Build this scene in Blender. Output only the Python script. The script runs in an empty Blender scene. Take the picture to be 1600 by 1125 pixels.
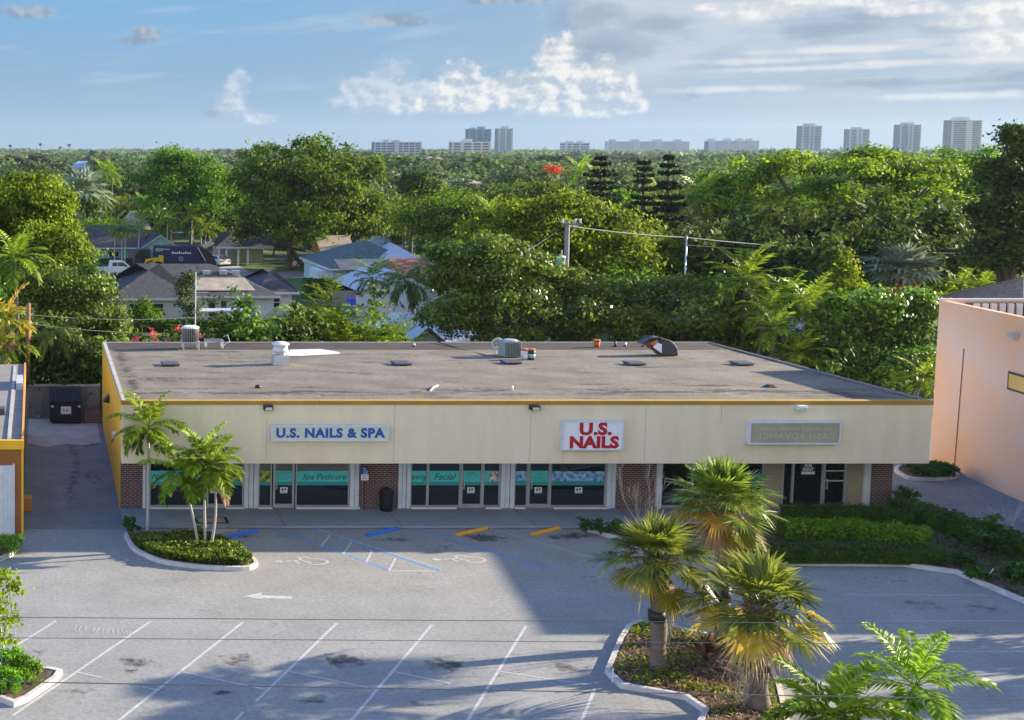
SUN_E=4.8; SKY_S=.15; EXPO=1.68; SKY=(1.0,.2,4.0); SKY_TINT=(.31,.80,1.30); HAZE=0.00006; BACK=(2.1,1.76,1.28)
import bpy, math, random
import numpy as np
from mathutils import Vector, Matrix, noise as mnoise
R=math.radians
sc=bpy.context.scene
COL=sc.collection
# ------------------------------------------------------------------ camera model (a shift lens on a level-ish drone camera)
F=1872.0; H=15.6; CX=50.0; P=R(4.5); CY=236+F*math.tan(P)
PITCH=P
def ray(px,py,P=PITCH,F=F,CX=CX,CY=CY):
    a=(px-CX)/F; b=(py-CY)/F
    return (a, math.cos(P)-b*math.sin(P), -math.sin(P)-b*math.cos(P))
def g(px,py,z=0.0,H=H):            # point of the plane at height z that the photo shows at a pixel
    d=ray(px,py); t=(z-H)/d[2]; return (d[0]*t,d[1]*t,z)
def at(px,py,Y,H=H):               # point at depth Y
    d=ray(px,py); t=Y/d[1]; return (d[0]*t,Y,H+d[2]*t)
cam=bpy.data.cameras.new('camera'); camo=bpy.data.objects.new('camera',cam); COL.objects.link(camo)
camo.location=(0,0,H); camo.rotation_euler=(R(90)-PITCH,0,0)
cam.sensor_width=36; cam.lens=F/1600*36; cam.shift_x=(800-CX)/1600; cam.shift_y=-(562.5-CY)/1600
cam.clip_start=0.5; cam.clip_end=30000
sc.camera=camo
# ------------------------------------------------------------------ materials
def newmat(name):
    m=bpy.data.materials.new(name); m.use_nodes=True
    nt=m.node_tree; b=nt.nodes['Principled BSDF']; return m,nt,b
def mat(name,col,rough=0.7,var=0.15,scale=3.0,bump=0.0,metal=0.0,spec=0.4,detail=6,col2=None,stretch=None,fine=0.0):
    m,nt,b=newmat(name); N=nt.nodes; L=nt.links
    tc=N.new('ShaderNodeTexCoord'); mp=N.new('ShaderNodeMapping')
    if stretch: mp.inputs['Scale'].default_value=stretch
    L.new(tc.outputs['Object'],mp.inputs[0])
    no=N.new('ShaderNodeTexNoise'); no.inputs['Scale'].default_value=scale; no.inputs['Detail'].default_value=detail; no.inputs['Roughness'].default_value=.62
    L.new(mp.outputs[0],no.inputs['Vector'])
    cr=N.new('ShaderNodeValToRGB'); e=cr.color_ramp.elements
    c2=col2 if col2 else tuple(c*(1+var) for c in col); c1=col if col2 else tuple(c*(1-var) for c in col)
    e[0].position=.34; e[1].position=.66
    e[0].color=(*c1,1); e[1].color=(*c2,1)
    L.new(no.outputs[0],cr.inputs[0]); out=cr.outputs[0]
    if fine:
        n2=N.new('ShaderNodeTexNoise'); n2.inputs['Scale'].default_value=28; n2.inputs['Detail'].default_value=5; n2.inputs['Roughness'].default_value=.75
        L.new(tc.outputs['Object'],n2.inputs['Vector'])
        mr=N.new('ShaderNodeMapRange'); mr.inputs[1].default_value=.3; mr.inputs[2].default_value=.7; mr.inputs[3].default_value=1-fine; mr.inputs[4].default_value=1+fine
        L.new(n2.outputs[0],mr.inputs[0])
        mx=N.new('ShaderNodeMix'); mx.data_type='RGBA'; mx.blend_type='MULTIPLY'; mx.inputs[0].default_value=1
        L.new(out,mx.inputs[6]); L.new(mr.outputs[0],mx.inputs[7]); out=mx.outputs[2]
    L.new(out,b.inputs['Base Color'])
    b.inputs['Roughness'].default_value=rough; b.inputs['Metallic'].default_value=metal; b.inputs['Specular IOR Level'].default_value=spec
    if bump:
        bp=N.new('ShaderNodeBump'); bp.inputs['Strength'].default_value=bump; bp.inputs['Distance'].default_value=.05
        L.new(no.outputs[0],bp.inputs['Height']); L.new(bp.outputs[0],b.inputs['Normal'])
    return m
def leafmat(name,dark,light,trans=.35,rough=.6,spec=.12):
    """leaf colour varies clump by clump (attribute tone) and leaf by leaf (random per island)"""
    m,nt,b=newmat(name); N=nt.nodes; L=nt.links
    a=N.new('ShaderNodeAttribute'); a.attribute_name='tone'
    ge=N.new('ShaderNodeNewGeometry'); oi=N.new('ShaderNodeObjectInfo')
    m1=N.new('ShaderNodeMath'); m1.operation='MULTIPLY_ADD'; m1.inputs[1].default_value=.45; L.new(ge.outputs['Random Per Island'],m1.inputs[0])
    m2=N.new('ShaderNodeMath'); m2.operation='MULTIPLY'; m2.inputs[1].default_value=.65; L.new(a.outputs['Fac'],m2.inputs[0]); L.new(m2.outputs[0],m1.inputs[2])
    cr=N.new('ShaderNodeValToRGB'); e=cr.color_ramp.elements
    e[0].position=.22; e[1].position=.92; e[0].color=(*dark,1); e[1].color=(*light,1)
    L.new(m1.outputs[0],cr.inputs[0])
    hs=N.new('ShaderNodeHueSaturation'); mr=N.new('ShaderNodeMapRange'); mr.inputs[3].default_value=.485; mr.inputs[4].default_value=.515
    L.new(oi.outputs['Random'],mr.inputs[0]); L.new(mr.outputs[0],hs.inputs['Hue']); L.new(cr.outputs[0],hs.inputs['Color'])
    mv=N.new('ShaderNodeMapRange'); mv.inputs[3].default_value=.8; mv.inputs[4].default_value=1.2; L.new(oi.outputs['Random'],mv.inputs[0]); L.new(mv.outputs[0],hs.inputs['Value'])
    L.new(hs.outputs[0],b.inputs['Base Color']); b.inputs['Roughness'].default_value=rough; b.inputs['Specular IOR Level'].default_value=spec
    tr=N.new('ShaderNodeBsdfTranslucent'); L.new(hs.outputs[0],tr.inputs[0])
    mx=N.new('ShaderNodeMixShader'); mx.inputs[0].default_value=trans
    L.new(b.outputs[0],mx.inputs[1]); L.new(tr.outputs[0],mx.inputs[2]); L.new(mx.outputs[0],N['Material Output'].inputs[0])
    return m
def attrmat(name,base,base2,stain,attr='stain',scale=1.2,fine=.2,rough=.85,bump=.15):
    m,nt,b=newmat(name); N=nt.nodes; L=nt.links
    tc=N.new('ShaderNodeTexCoord'); no=N.new('ShaderNodeTexNoise'); no.inputs['Scale'].default_value=scale; no.inputs['Detail'].default_value=8; no.inputs['Roughness'].default_value=.6
    L.new(tc.outputs['Object'],no.inputs['Vector'])
    cr=N.new('ShaderNodeValToRGB'); e=cr.color_ramp.elements; e[0].position=.3; e[1].position=.7; e[0].color=(*base,1); e[1].color=(*base2,1)
    L.new(no.outputs[0],cr.inputs[0])
    n2=N.new('ShaderNodeTexNoise'); n2.inputs['Scale'].default_value=6.5; n2.inputs['Detail'].default_value=7; n2.inputs['Roughness'].default_value=.82
    L.new(tc.outputs['Object'],n2.inputs['Vector'])
    mr=N.new('ShaderNodeMapRange'); mr.inputs[1].default_value=.3; mr.inputs[2].default_value=.7; mr.inputs[3].default_value=1-fine; mr.inputs[4].default_value=1+fine; L.new(n2.outputs[0],mr.inputs[0])
    mm=N.new('ShaderNodeMix'); mm.data_type='RGBA'; mm.blend_type='MULTIPLY'; mm.inputs[0].default_value=1; L.new(cr.outputs[0],mm.inputs[6]); L.new(mr.outputs[0],mm.inputs[7])
    a=N.new('ShaderNodeAttribute'); a.attribute_name=attr
    # break the painted stain up with fine noise
    ad=N.new('ShaderNodeMath'); ad.operation='MULTIPLY_ADD'; ad.inputs[1].default_value=1.0; L.new(a.outputs['Fac'],ad.inputs[0])
    sb=N.new('ShaderNodeMath'); sb.operation='MULTIPLY_ADD'; sb.inputs[1].default_value=2.6; sb.inputs[2].default_value=-1.3
    n3=N.new('ShaderNodeTexNoise'); n3.inputs['Scale'].default_value=3.2; n3.inputs['Detail'].default_value=8; n3.inputs['Roughness'].default_value=.72; L.new(tc.outputs['Object'],n3.inputs['Vector'])
    L.new(n3.outputs[0],sb.inputs[0]); 
    mu=N.new('ShaderNodeMath'); mu.operation='MULTIPLY'; L.new(sb.outputs[0],mu.inputs[0]); 
    gt=N.new('ShaderNodeMath'); gt.operation='GREATER_THAN'; gt.inputs[1].default_value=.01; L.new(a.outputs['Fac'],gt.inputs[0]); L.new(gt.outputs[0],mu.inputs[1])
    L.new(mu.outputs[0],ad.inputs[2]); ad.use_clamp=True
    mc=N.new('ShaderNodeMapRange'); mc.inputs[1].default_value=.22; mc.inputs[2].default_value=.85; mc.inputs[4].default_value=.86; L.new(ad.outputs[0],mc.inputs[0])
    mx=N.new('ShaderNodeMix'); mx.data_type='RGBA'; L.new(mc.outputs[0],mx.inputs[0]); L.new(mm.outputs[2],mx.inputs[6]); mx.inputs[7].default_value=(*stain,1)
    L.new(mx.outputs[2],b.inputs['Base Color']); b.inputs['Roughness'].default_value=rough; b.inputs['Specular IOR Level'].default_value=.3
    bp=N.new('ShaderNodeBump'); bp.inputs['Strength'].default_value=bump; bp.inputs['Distance'].default_value=.02; L.new(n2.outputs[0],bp.inputs['Height']); L.new(bp.outputs[0],b.inputs['Normal'])
    return m
def brickmat():
    m,nt,b=newmat('brick'); N=nt.nodes; L=nt.links
    tc=N.new('ShaderNodeTexCoord'); sx=N.new('ShaderNodeSeparateXYZ'); L.new(tc.outputs['Object'],sx.inputs[0])
    ad=N.new('ShaderNodeMath'); ad.operation='ADD'; L.new(sx.outputs[0],ad.inputs[0]); L.new(sx.outputs[1],ad.inputs[1])
    cb=N.new('ShaderNodeCombineXYZ'); L.new(ad.outputs[0],cb.inputs[0]); L.new(sx.outputs[2],cb.inputs[1])
    bt=N.new('ShaderNodeTexBrick'); L.new(cb.outputs[0],bt.inputs['Vector'])
    bt.inputs['Color1'].default_value=(.12,.035,.025,1); bt.inputs['Color2'].default_value=(.055,.018,.014,1); bt.inputs['Mortar'].default_value=(.3,.26,.23,1)
    bt.inputs['Scale'].default_value=1; bt.inputs['Mortar Size'].default_value=.012; bt.inputs['Brick Width'].default_value=.235; bt.inputs['Row Height'].default_value=.09
    L.new(bt.outputs[0],b.inputs['Base Color']); b.inputs['Roughness'].default_value=.85
    bp=N.new('ShaderNodeBump'); bp.inputs['Strength'].default_value=.4; bp.inputs['Distance'].default_value=.01; bp.invert=True
    L.new(bt.outputs['Fac'],bp.inputs['Height']); L.new(bp.outputs[0],b.inputs['Normal'])
    return m
def glassmat(name,col=(.012,.014,.016),rough=.03,spec=1.0):
    m,nt,b=newmat(name); N=nt.nodes; L=nt.links
    tc=N.new('ShaderNodeTexCoord'); no=N.new('ShaderNodeTexNoise'); no.inputs['Scale'].default_value=.9; no.inputs['Detail'].default_value=2; L.new(tc.outputs['Object'],no.inputs['Vector'])
    bp=N.new('ShaderNodeBump'); bp.inputs['Strength'].default_value=.05; bp.inputs['Distance'].default_value=.05; L.new(no.outputs[0],bp.inputs['Height']); L.new(bp.outputs[0],b.inputs['Normal'])
    b.inputs['Base Color'].default_value=(*col,1); b.inputs['Roughness'].default_value=rough; b.inputs['Specular IOR Level'].default_value=spec
    return m
M={}
M['asphalt']=attrmat('asphalt',(.225,.227,.213),(.285,.287,.27),(.03,.028,.025),scale=.5,fine=.30)
M['dark_asphalt']=attrmat('dark_asphalt',(.15,.158,.156),(.225,.23,.225),(.02,.02,.02),scale=.6,fine=.25)
M['roofing']=attrmat('roofing',(.118,.102,.075),(.222,.195,.150),(.028,.024,.02),scale=.42,fine=.42,bump=.4)
M['bitumen']=mat('bitumen',(.022,.018,.016),.85,scale=1.3,col2=(.10,.072,.06),stretch=(.5,3.5,1),fine=.25)
M['concrete']=mat('concrete',(.36,.355,.34),.85,.14,1.2,.1,fine=.16)
M['kerb']=mat('kerb',(.5,.475,.44),.85,.16,2.2,.1,fine=.14)
M['walk']=mat('walk',(.25,.27,.28),.8,.12,.9,.08,fine=.14)
M['soil']=mat('soil',(.09,.06,.04),.95,.5,3.5,.5,fine=.35)
M['grass']=mat('grass',(.035,.06,.015),.95,scale=.12,col2=(.10,.12,.04),fine=.35)
M['lawn']=mat('lawn',(.06,.13,.015),.95,.3,.8,fine=.3)
M['cream']=mat('cream',(.74,.625,.42),.8,scale=1.1,col2=(.82,.705,.49),bump=.06,fine=.06,stretch=(1,1,.22))
M['ochre']=mat('ochre',(.38,.215,.035),.75,.12,1.2,.05,fine=.1)
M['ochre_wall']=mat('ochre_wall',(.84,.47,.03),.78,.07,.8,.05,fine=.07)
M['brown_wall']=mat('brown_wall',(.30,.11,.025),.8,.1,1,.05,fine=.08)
M['pink_wall']=mat('pink_wall',(.66,.50,.39),.8,scale=.22,col2=(.76,.41,.19),bump=.08,fine=.05,detail=3)
M['brick']=brickmat()
M['white']=mat('white',(.62,.63,.64),.55,.06,2)
M['white_trim']=mat('white_trim',(.62,.65,.67),.5,.08,3)
M['alum']=mat('alum',(.42,.42,.41),.4,.1,4,metal=.3)
M['steel']=mat('steel',(.55,.56,.57),.38,.12,5,metal=.6)
M['glass']=glassmat('glass')
M['window_dark']=glassmat('window_dark',(.02,.024,.028),.12,.5)
M['car_glass']=glassmat('car_glass',(.015,.018,.022),.06,.7)
M['teal']=mat('teal',(.09,.56,.52),.5,.07,3)
M['teal_deep']=mat('teal_deep',(.03,.30,.29),.5,.07,3)
M['blue_pattern']=mat('blue_pattern',(.03,.12,.5),.5,scale=5,col2=(.45,.75,.85),detail=2)
M['floral']=mat('floral',(.03,.02,.02),.5,scale=4.5,col2=(.45,.6,.05),detail=1)
M['floral_red']=mat('floral_red',(.3,.03,.03),.5,scale=6,col2=(.8,.75,.7),detail=1)
M['ink']=mat('ink',(.02,.03,.035),.6,.05,3)
M['black']=mat('black',(.015,.015,.017),.5,.2,4)
M['rubber']=mat('rubber',(.02,.02,.02),.8,.2,6)
M['sign_blue']=mat('sign_blue',(.015,.09,.36),.45,.06,4)
M['sign_red']=mat('sign_red',(.45,.008,.02),.45,.06,4)
M['sign_face']=mat('sign_face',(.60,.62,.50),.5,.05,3)
M['sign_white']=mat('sign_white',(.78,.78,.80),.4,.03,2)
M['sign_olive']=mat('sign_olive',(.36,.35,.23),.5,.08,1.5)
M['sign_ghost']=mat('sign_ghost',(.46,.45,.31),.5,.08,3)
M['paint_blue']=mat('paint_blue',(.03,.17,.62),.6,.15,4,fine=.15)
M['paint_orange']=mat('paint_orange',(.80,.36,.02),.6,.12,4,fine=.12)
M['mark_white']=mat('mark_white',(.50,.50,.50),.8,scale=6,col2=(.36,.36,.355),fine=.2)
M['mark_faint']=mat('mark_faint',(.36,.36,.355),.8,scale=6,col2=(.31,.305,.30),fine=.2)
M['mark_blue']=mat('mark_blue',(.07,.22,.52),.8,scale=5,col2=(.17,.30,.48),fine=.2)
M['bark']=mat('bark',(.085,.065,.048),.95,.4,4,.6,stretch=(1,1,.35),fine=.2)
M['palm_bark']=mat('palm_bark',(.15,.12,.095),.9,.3,6,.5,stretch=(.6,.6,3),fine=.2)
M['pale_bark']=mat('pale_bark',(.42,.40,.37),.85,.2,5,.25,stretch=(.5,.5,4))
M['boots']=mat('boots',(.13,.085,.05),.95,.45,7,.7,fine=.3)
M['crownshaft']=mat('crownshaft',(.10,.20,.03),.5,.15,4)
M['wood']=mat('wood',(.24,.12,.07),.85,.25,4,.2,stretch=(2,2,.2),fine=.2)
M['grey_wood']=mat('grey_wood',(.30,.28,.26),.85,.2,4,.2,stretch=(2,2,.2),fine=.2)
M['shingle']=mat('shingle',(.06,.06,.068),.9,.3,2.5,.2,fine=.3)
M['shingle_teal']=mat('shingle_teal',(.075,.12,.125),.9,.25,1.5,.2,fine=.25)
M['tile_red']=mat('tile_red',(.24,.105,.07),.85,.25,3,.2,fine=.2)
M['roof_tan']=mat('roof_tan',(.36,.31,.24),.85,.2,1,.1,fine=.15)
M['thatch']=mat('thatch',(.26,.21,.16),.95,.3,4,.4,fine=.3)
M['metal_roof']=mat('metal_roof',(.42,.45,.47),.55,.1,1.2,metal=0)
M['metal_blue']=mat('metal_blue',(.24,.34,.46),.45,.1,1.2,metal=.15)
M['house_white']=mat('house_white',(.58,.62,.65),.8,.05,1,fine=.05)
M['house_teal']=mat('house_teal',(.18,.38,.42),.8,.07,1,fine=.05)
M['house_mint']=mat('house_mint',(.35,.56,.54),.8,.06,1,fine=.05)
M['house_orange']=mat('house_orange',(.62,.28,.06),.8,.07,1)
M['house_cream']=mat('house_cream',(.66,.58,.46),.8,.06,1)
M['weathered']=mat('weathered',(.17,.16,.15),.9,scale=2.0,col2=(.26,.24,.22),stretch=(.35,4,1),fine=.2)
M['old_wall']=mat('old_wall',(.11,.105,.10),.9,scale=1.2,col2=(.24,.225,.21),stretch=(1,1,.35),fine=.2)
M['dumpster']=mat('dumpster',(.018,.022,.026),.55,.3,4)
M['hvac']=mat('hvac',(.24,.30,.27),.6,.12,4)
M['hvac_dark']=mat('hvac_dark',(.06,.065,.07),.6,.25,9)
M['rust']=mat('rust',(.30,.08,.03),.8,scale=3,col2=(.55,.22,.10),fine=.2)
M['clay']=mat('clay',(.50,.13,.03),.7,.2,4)
M['car_white']=mat('car_white',(.78,.79,.80),.3,.02,1,spec=.6)
M['car_silver']=mat('car_silver',(.62,.65,.68),.3,.02,1,spec=.6)
M['car_red']=mat('car_red',(.32,.03,.04),.3,.04,1,spec=.6)
M['truck_blue']=mat('truck_blue',(.006,.012,.05),.3,.2,2,spec=.6)
M['yellow']=mat('yellow',(.70,.45,.01),.5,.08,3)
M['lamp_red']=mat('lamp_red',(.5,.01,.01),.3,.05,3)
M['tan_panel']=mat('tan_panel',(.34,.28,.18),.8,.12,9,fine=.2)
M['tower']=mat('tower',(.46,.48,.52),.7,.05,.05)
M['tower_warm']=mat('tower_warm',(.60,.56,.52),.7,.05,.05)
M['tower_glass']=mat('tower_glass',(.10,.13,.18),.3,.15,.2)
M['tower_blue']=mat('tower_blue',(.16,.30,.42),.4,.1,.2)
M['win_amber']=glassmat('win_amber',(.36,.25,.05),.2,.5)
M['paper']=mat('paper',(.74,.74,.72),.7,.03,4)
M['wire']=mat('wire',(.12,.12,.125),.6,.1,2)
M['wire_pale']=mat('wire_pale',(.42,.42,.42),.5,.1,2)
M['turq_can']=mat('turq_can',(.30,.50,.52),.5,.1,3)
M['tarp']=mat('tarp',(.02,.07,.62),.6,.15,2)
# foliage
M['leaf_mid']=leafmat('leaf_mid',(.018,.045,.005),(.22,.39,.022),.48)
M['leaf_yellow']=leafmat('leaf_yellow',(.032,.062,.004),(.33,.45,.018),.5)
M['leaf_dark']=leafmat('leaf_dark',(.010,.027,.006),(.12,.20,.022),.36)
M['leaf_bright']=leafmat('leaf_bright',(.07,.15,.005),(.40,.55,.015),.52)
M['leaf_glossy']=leafmat('leaf_glossy',(.018,.05,.005),(.25,.40,.03),.44,.4,.35)
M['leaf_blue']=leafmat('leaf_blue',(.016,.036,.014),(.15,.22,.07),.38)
M['needle']=leafmat('needle',(.010,.022,.010),(.035,.06,.022),.1)
M['frond']=leafmat('frond',(.06,.13,.008),(.36,.48,.03),.42,.45)
M['sabal']=leafmat('sabal',(.05,.095,.010),(.36,.43,.05),.42,.42,.4)
M['frond_dark']=leafmat('frond_dark',(.035,.07,.012),(.13,.20,.03),.3,.45)
M['frond_silver']=leafmat('frond_silver',(.12,.17,.10),(.34,.40,.26),.3,.5)
M['frond_gold']=leafmat('frond_gold',(.20,.22,.015),(.62,.37,.05),.45,.5)
M['frond_dead']=leafmat('frond_dead',(.20,.11,.05),(.55,.40,.26),.3,.7)
M['hedge']=leafmat('hedge',(.016,.055,.009),(.08,.18,.025),.2,.45)
M['hedge_bright']=leafmat('hedge_bright',(.06,.17,.01),(.24,.42,.025),.35,.45)
M['flower_pink']=leafmat('flower_pink',(.55,.05,.12),(.75,.15,.25),.3)
M['flower_red']=leafmat('flower_red',(.6,.06,.01),(.8,.16,.03),.3)
M['twig']=mat('twig',(.40,.33,.24),.9,.25,6)
M['twig_grey']=mat('twig_grey',(.30,.27,.24),.9,.25,6)
# ------------------------------------------------------------------ mesh building
class MB:
    def __init__(s): s.v=[]; s.f=[]; s.t=[]
    def quad(s,*p,t=0.5):
        i=len(s.v); s.v.extend(p); s.f.append(tuple(range(i,i+len(p)))); s.t.append(t); return s
    def box(s,x0,x1,y0,y1,z0,z1):
        i=len(s.v); s.v+= [(x0,y0,z0),(x1,y0,z0),(x1,y1,z0),(x0,y1,z0),(x0,y0,z1),(x1,y0,z1),(x1,y1,z1),(x0,y1,z1)]
        for q in ((3,2,1,0),(4,5,6,7),(0,1,5,4),(1,2,6,5),(2,3,7,6),(3,0,4,7)): s.f.append(tuple(i+k for k in q)); s.t.append(.5)
        return s
    def obox(s,c,ux,sx,sy,z0,z1):     # box rotated about z; ux=angle
        ca,sa=math.cos(ux),math.sin(ux); n=len(s.v)
        s.box(-sx/2,sx/2,-sy/2,sy/2,z0,z1)
        for k in range(n,len(s.v)):
            x,y,z=s.v[k]; s.v[k]=(c[0]+x*ca-y*sa,c[1]+x*sa+y*ca,z)
        return s
    def prism(s,poly,z0,z1,cap=True):
        n=len(poly); i=len(s.v)
        s.v+=[(p[0],p[1],z0) for p in poly]+[(p[0],p[1],z1) for p in poly]
        for k in range(n):
            j=(k+1)%n; s.f.append((i+k,i+j,i+n+j,i+n+k)); s.t.append(.5)
        if cap:
            s.f.append(tuple(i+n+k for k in range(n))); s.t.append(.5); s.f.append(tuple(i+k for k in reversed(range(n)))); s.t.append(.5)
        return s
    def tube(s,pts,rad,n=8,cap=True,t=.5):
        pts=[Vector(p) for p in pts]
        if not hasattr(rad,'__len__'): rad=[rad]*len(pts)
        i=len(s.v); up=Vector((0,0,1))
        for k,p in enumerate(pts):
            d=(pts[min(k+1,len(pts)-1)]-pts[max(k-1,0)]).normalized()
            a=d.cross(up) if abs(d.z)<.95 else d.cross(Vector((1,0,0)))
            a.normalize(); b=d.cross(a)
            for q in range(n):
                w=2*math.pi*q/n; o=p+(a*math.cos(w)+b*math.sin(w))*rad[k]; s.v.append((o.x,o.y,o.z))
        for k in range(len(pts)-1):
            for q in range(n):
                r=(q+1)%n; s.f.append((i+k*n+q,i+k*n+r,i+(k+1)*n+r,i+(k+1)*n+q)); s.t.append(t)
        if cap:
            s.f.append(tuple(i+q for q in reversed(range(n)))); s.t.append(t); s.f.append(tuple(i+(len(pts)-1)*n+q for q in range(n))); s.t.append(t)
        return s
    def lathe(s,c,prof,n=20):         # prof: (r,z)
        i=len(s.v)
        for r,z in prof:
            for q in range(n):
                w=2*math.pi*q/n; s.v.append((c[0]+r*math.cos(w),c[1]+r*math.sin(w),c[2]+z))
        for k in range(len(prof)-1):
            for q in range(n):
                r=(q+1)%n; s.f.append((i+k*n+q,i+k*n+r,i+(k+1)*n+r,i+(k+1)*n+q)); s.t.append(.5)
        s.f.append(tuple(i+q for q in reversed(range(n)))); s.t.append(.5); s.f.append(tuple(i+(len(prof)-1)*n+q for q in range(n))); s.t.append(.5)
        return s
    def mesh(s,name,off=(0,0,0)):
        me=bpy.data.meshes.new(name)
        me.from_pydata([(x-off[0],y-off[1],z-off[2]) for x,y,z in s.v],[],s.f); me.update()
        a=me.attributes.new('tone','FLOAT','FACE'); a.data.foreach_set('value',np.array(s.t,dtype=np.float32))
        return me
def npmesh(name,V,nq,tone=None):      # V: (4*nq,3) quads
    me=bpy.data.meshes.new(name); me.vertices.add(len(V)); me.vertices.foreach_set('co',np.ascontiguousarray(V,dtype=np.float32).ravel())
    me.loops.add(4*nq); me.loops.foreach_set('vertex_index',np.arange(4*nq,dtype=np.int32))
    me.polygons.add(nq); me.polygons.foreach_set('loop_start',np.arange(0,4*nq,4,dtype=np.int32)); me.polygons.foreach_set('loop_total',np.full(nq,4,dtype=np.int32))
    me.update(calc_edges=True)
    if tone is not None:
        a=me.attributes.new('tone','FLOAT','FACE'); a.data.foreach_set('value',tone.astype(np.float32))
    return me
def link(name,me,m,parent=None,loc=(0,0,0),smooth=False):
    o=bpy.data.objects.new(name,me); COL.objects.link(o); o.location=loc
    if m is not None:
        me.materials.clear(); me.materials.append(M[m] if isinstance(m,str) else m)
    if parent: o.parent=parent
    if smooth and len(me.polygons): me.polygons.foreach_set('use_smooth',np.ones(len(me.polygons),dtype=bool))
    return o
def bev(o,w=.02,seg=2):
    md=o.modifiers.new('bevel','BEVEL'); md.width=w; md.segments=seg; md.limit_method='ANGLE'; return o
def tag(o,label=None,cat=None,group=None,kind=None):
    if label: o['label']=label
    if cat: o['category']=cat
    if group: o['group']=group
    if kind: o['kind']=kind
    return o
def thing(name,label,cat,loc=(0,0,0),group=None):
    o=bpy.data.objects.new(name,None); COL.objects.link(o); o.location=loc; o.empty_display_size=.2
    return tag(o,label,cat,group)
def wloc(o):
    v=Vector((0,0,0))
    while o: v+=o.location; o=o.parent
    return v
def part(name,mb,m,parent,smooth=False):        # mb in world coordinates
    off=wloc(parent)
    return link(name,mb.mesh(name,off),m,parent,smooth=smooth)
def solo(name,mb,m,label,cat,loc=(0,0,0),group=None,smooth=False):
    o=link(name,mb.mesh(name,loc),m,None,loc,smooth); return tag(o,label,cat,group)
def struct(name,mb,m):
    o=link(name,mb.mesh(name),m); o['kind']='structure'; return o
def dup(root,loc,rz=0,s=1.0,label=None,group=None,sz=None):
    def cp(o,par):
        c=o.copy(); COL.objects.link(c)
        if par is not None: c.parent=par
        for k in o.children: cp(k,c)
        return c
    r=cp(root,None); r.location=loc; r.rotation_euler=(0,0,rz); r.scale=(s,s,sz or s)
    if label: r['label']=label
    if group: r['group']=group
    return r
def textmesh(body,size,extrude=.0,shear=0,offset=0,align='CENTER',mirror=False,spacing=1.0,xs=1.0):
    cu=bpy.data.curves.new('lettering','FONT'); cu.body=body; cu.size=size; cu.extrude=extrude; cu.shear=shear; cu.offset=offset
    cu.align_x=align; cu.align_y='CENTER'; cu.space_character=spacing; cu.resolution_u=3
    o=bpy.data.objects.new('lettering',cu); COL.objects.link(o)
    dg=bpy.context.evaluated_depsgraph_get(); dg.update()
    me=bpy.data.meshes.new_from_object(o.evaluated_get(dg)); bpy.data.objects.remove(o)
    for v in me.vertices:
        x,y,z=v.co; v.co=((-x if mirror else x)*xs,-z,y)      # stands upright facing -Y
    if mirror: me.flip_normals()
    return me
def text(name,body,size,pos,m,parent,**k):
    me=textmesh(body,size,**k); off=wloc(parent)
    return link(name,me,m,parent,(pos[0]-off.x,pos[1]-off.y,pos[2]-off.z))

M['rust_dark']=mat('rust_dark',(.035,.02,.015),.8,scale=2.2,col2=(.30,.10,.05),fine=.2)
rnd=random.Random(7)
# ================================================================== SETTING
def fb(x,y,s=1.0,o=4): return mnoise.fractal(Vector((x*s,y*s,0.3)),1.0,2.0,o)
struct('ground',MB().quad((-9000,-300,-.03),(9000,-300,-.03),(9000,12000,-.03),(-9000,12000,-.03)),'grass')
struct('pavement_base',MB().quad((-40,5,-.01),(85,5,-.01),(85,69.5,-.01),(-40,69.5,-.01)),'dark_asphalt')
def gridsheet(name,x0,x1,y0,y1,res,zf,stf,m,xl=None,xr=None):
    nx=int((x1-x0)/res)+1; ny=int((y1-y0)/res)+1
    V=[];S=[]
    for j in range(ny):
        y=y0+(y1-y0)*j/(ny-1); a=xl(y) if xl else x0; b=xr(y) if xr else x1
        for i in range(nx):
            x=a+(b-a)*i/(nx-1); V.append((x,y,zf(x,y))); S.append(stf(x,y))
    Fc=[(j*nx+i,j*nx+i+1,(j+1)*nx+i+1,(j+1)*nx+i) for j in range(ny-1) for i in range(nx-1)]
    me=bpy.data.meshes.new(name); me.from_pydata(V,[],Fc); me.update()
    a=me.attributes.new('stain','FLOAT','POINT'); a.data.foreach_set('value',np.array(S,dtype=np.float32))
    return me
SP=[(755,841,.95,.5,.85),(885,838,.95,.45,.8),(615,843,.9,.35,.5),(700,845,.4,.2,.3),(540,1032,.75,.55,.8),(700,1038,.8,.5,.75),(215,1036,.6,.5,.7),(205,1048,.25,.12,.8),(372,1030,.6,.5,.6),
    (880,1042,.5,.35,.65),(490,1095,.5,.3,.6),(345,1083,.3,.14,.9),(385,838,.6,.3,.55),(58,1019,.35,.2,.5),(320,957,.5,.2,.25),(770,1055,.5,.3,.3),(930,905,.9,.6,.15),(1440,945,.8,.5,.4),(1380,905,.9,.5,.3),(1540,950,.6,.4,.5),
    (1500,985,1.0,.5,.3),(120,1080,.7,.3,.3),(660,1100,.6,.3,.3),(690,855,.9,.5,.3),(450,975,.8,.3,.15),(250,905,1.2,.5,.12),(440,838,.35,.18,.4)]
SPW=[(*g(px,py)[:2],rx,ry,s) for px,py,rx,ry,s in SP]
def lotstain(x,y):
    s=0
    for a,b,rx,ry,st in SPW:
        dx=(x-a)/rx; dy=(y-b)/ry
        if abs(dx)<2 and abs(dy)<2:
            d=math.hypot(dx,dy)+.45*fb(x,y,2.2)
            s=max(s,st*max(0,min(1,1.5-1.25*d)))
    w=fb(x,y,.23,3)*.10+fb(x*.5,y*1.6,.9,3)*.06            # general mottling and tyre wear
    return max(0,min(1,s+max(0,w)))
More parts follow.
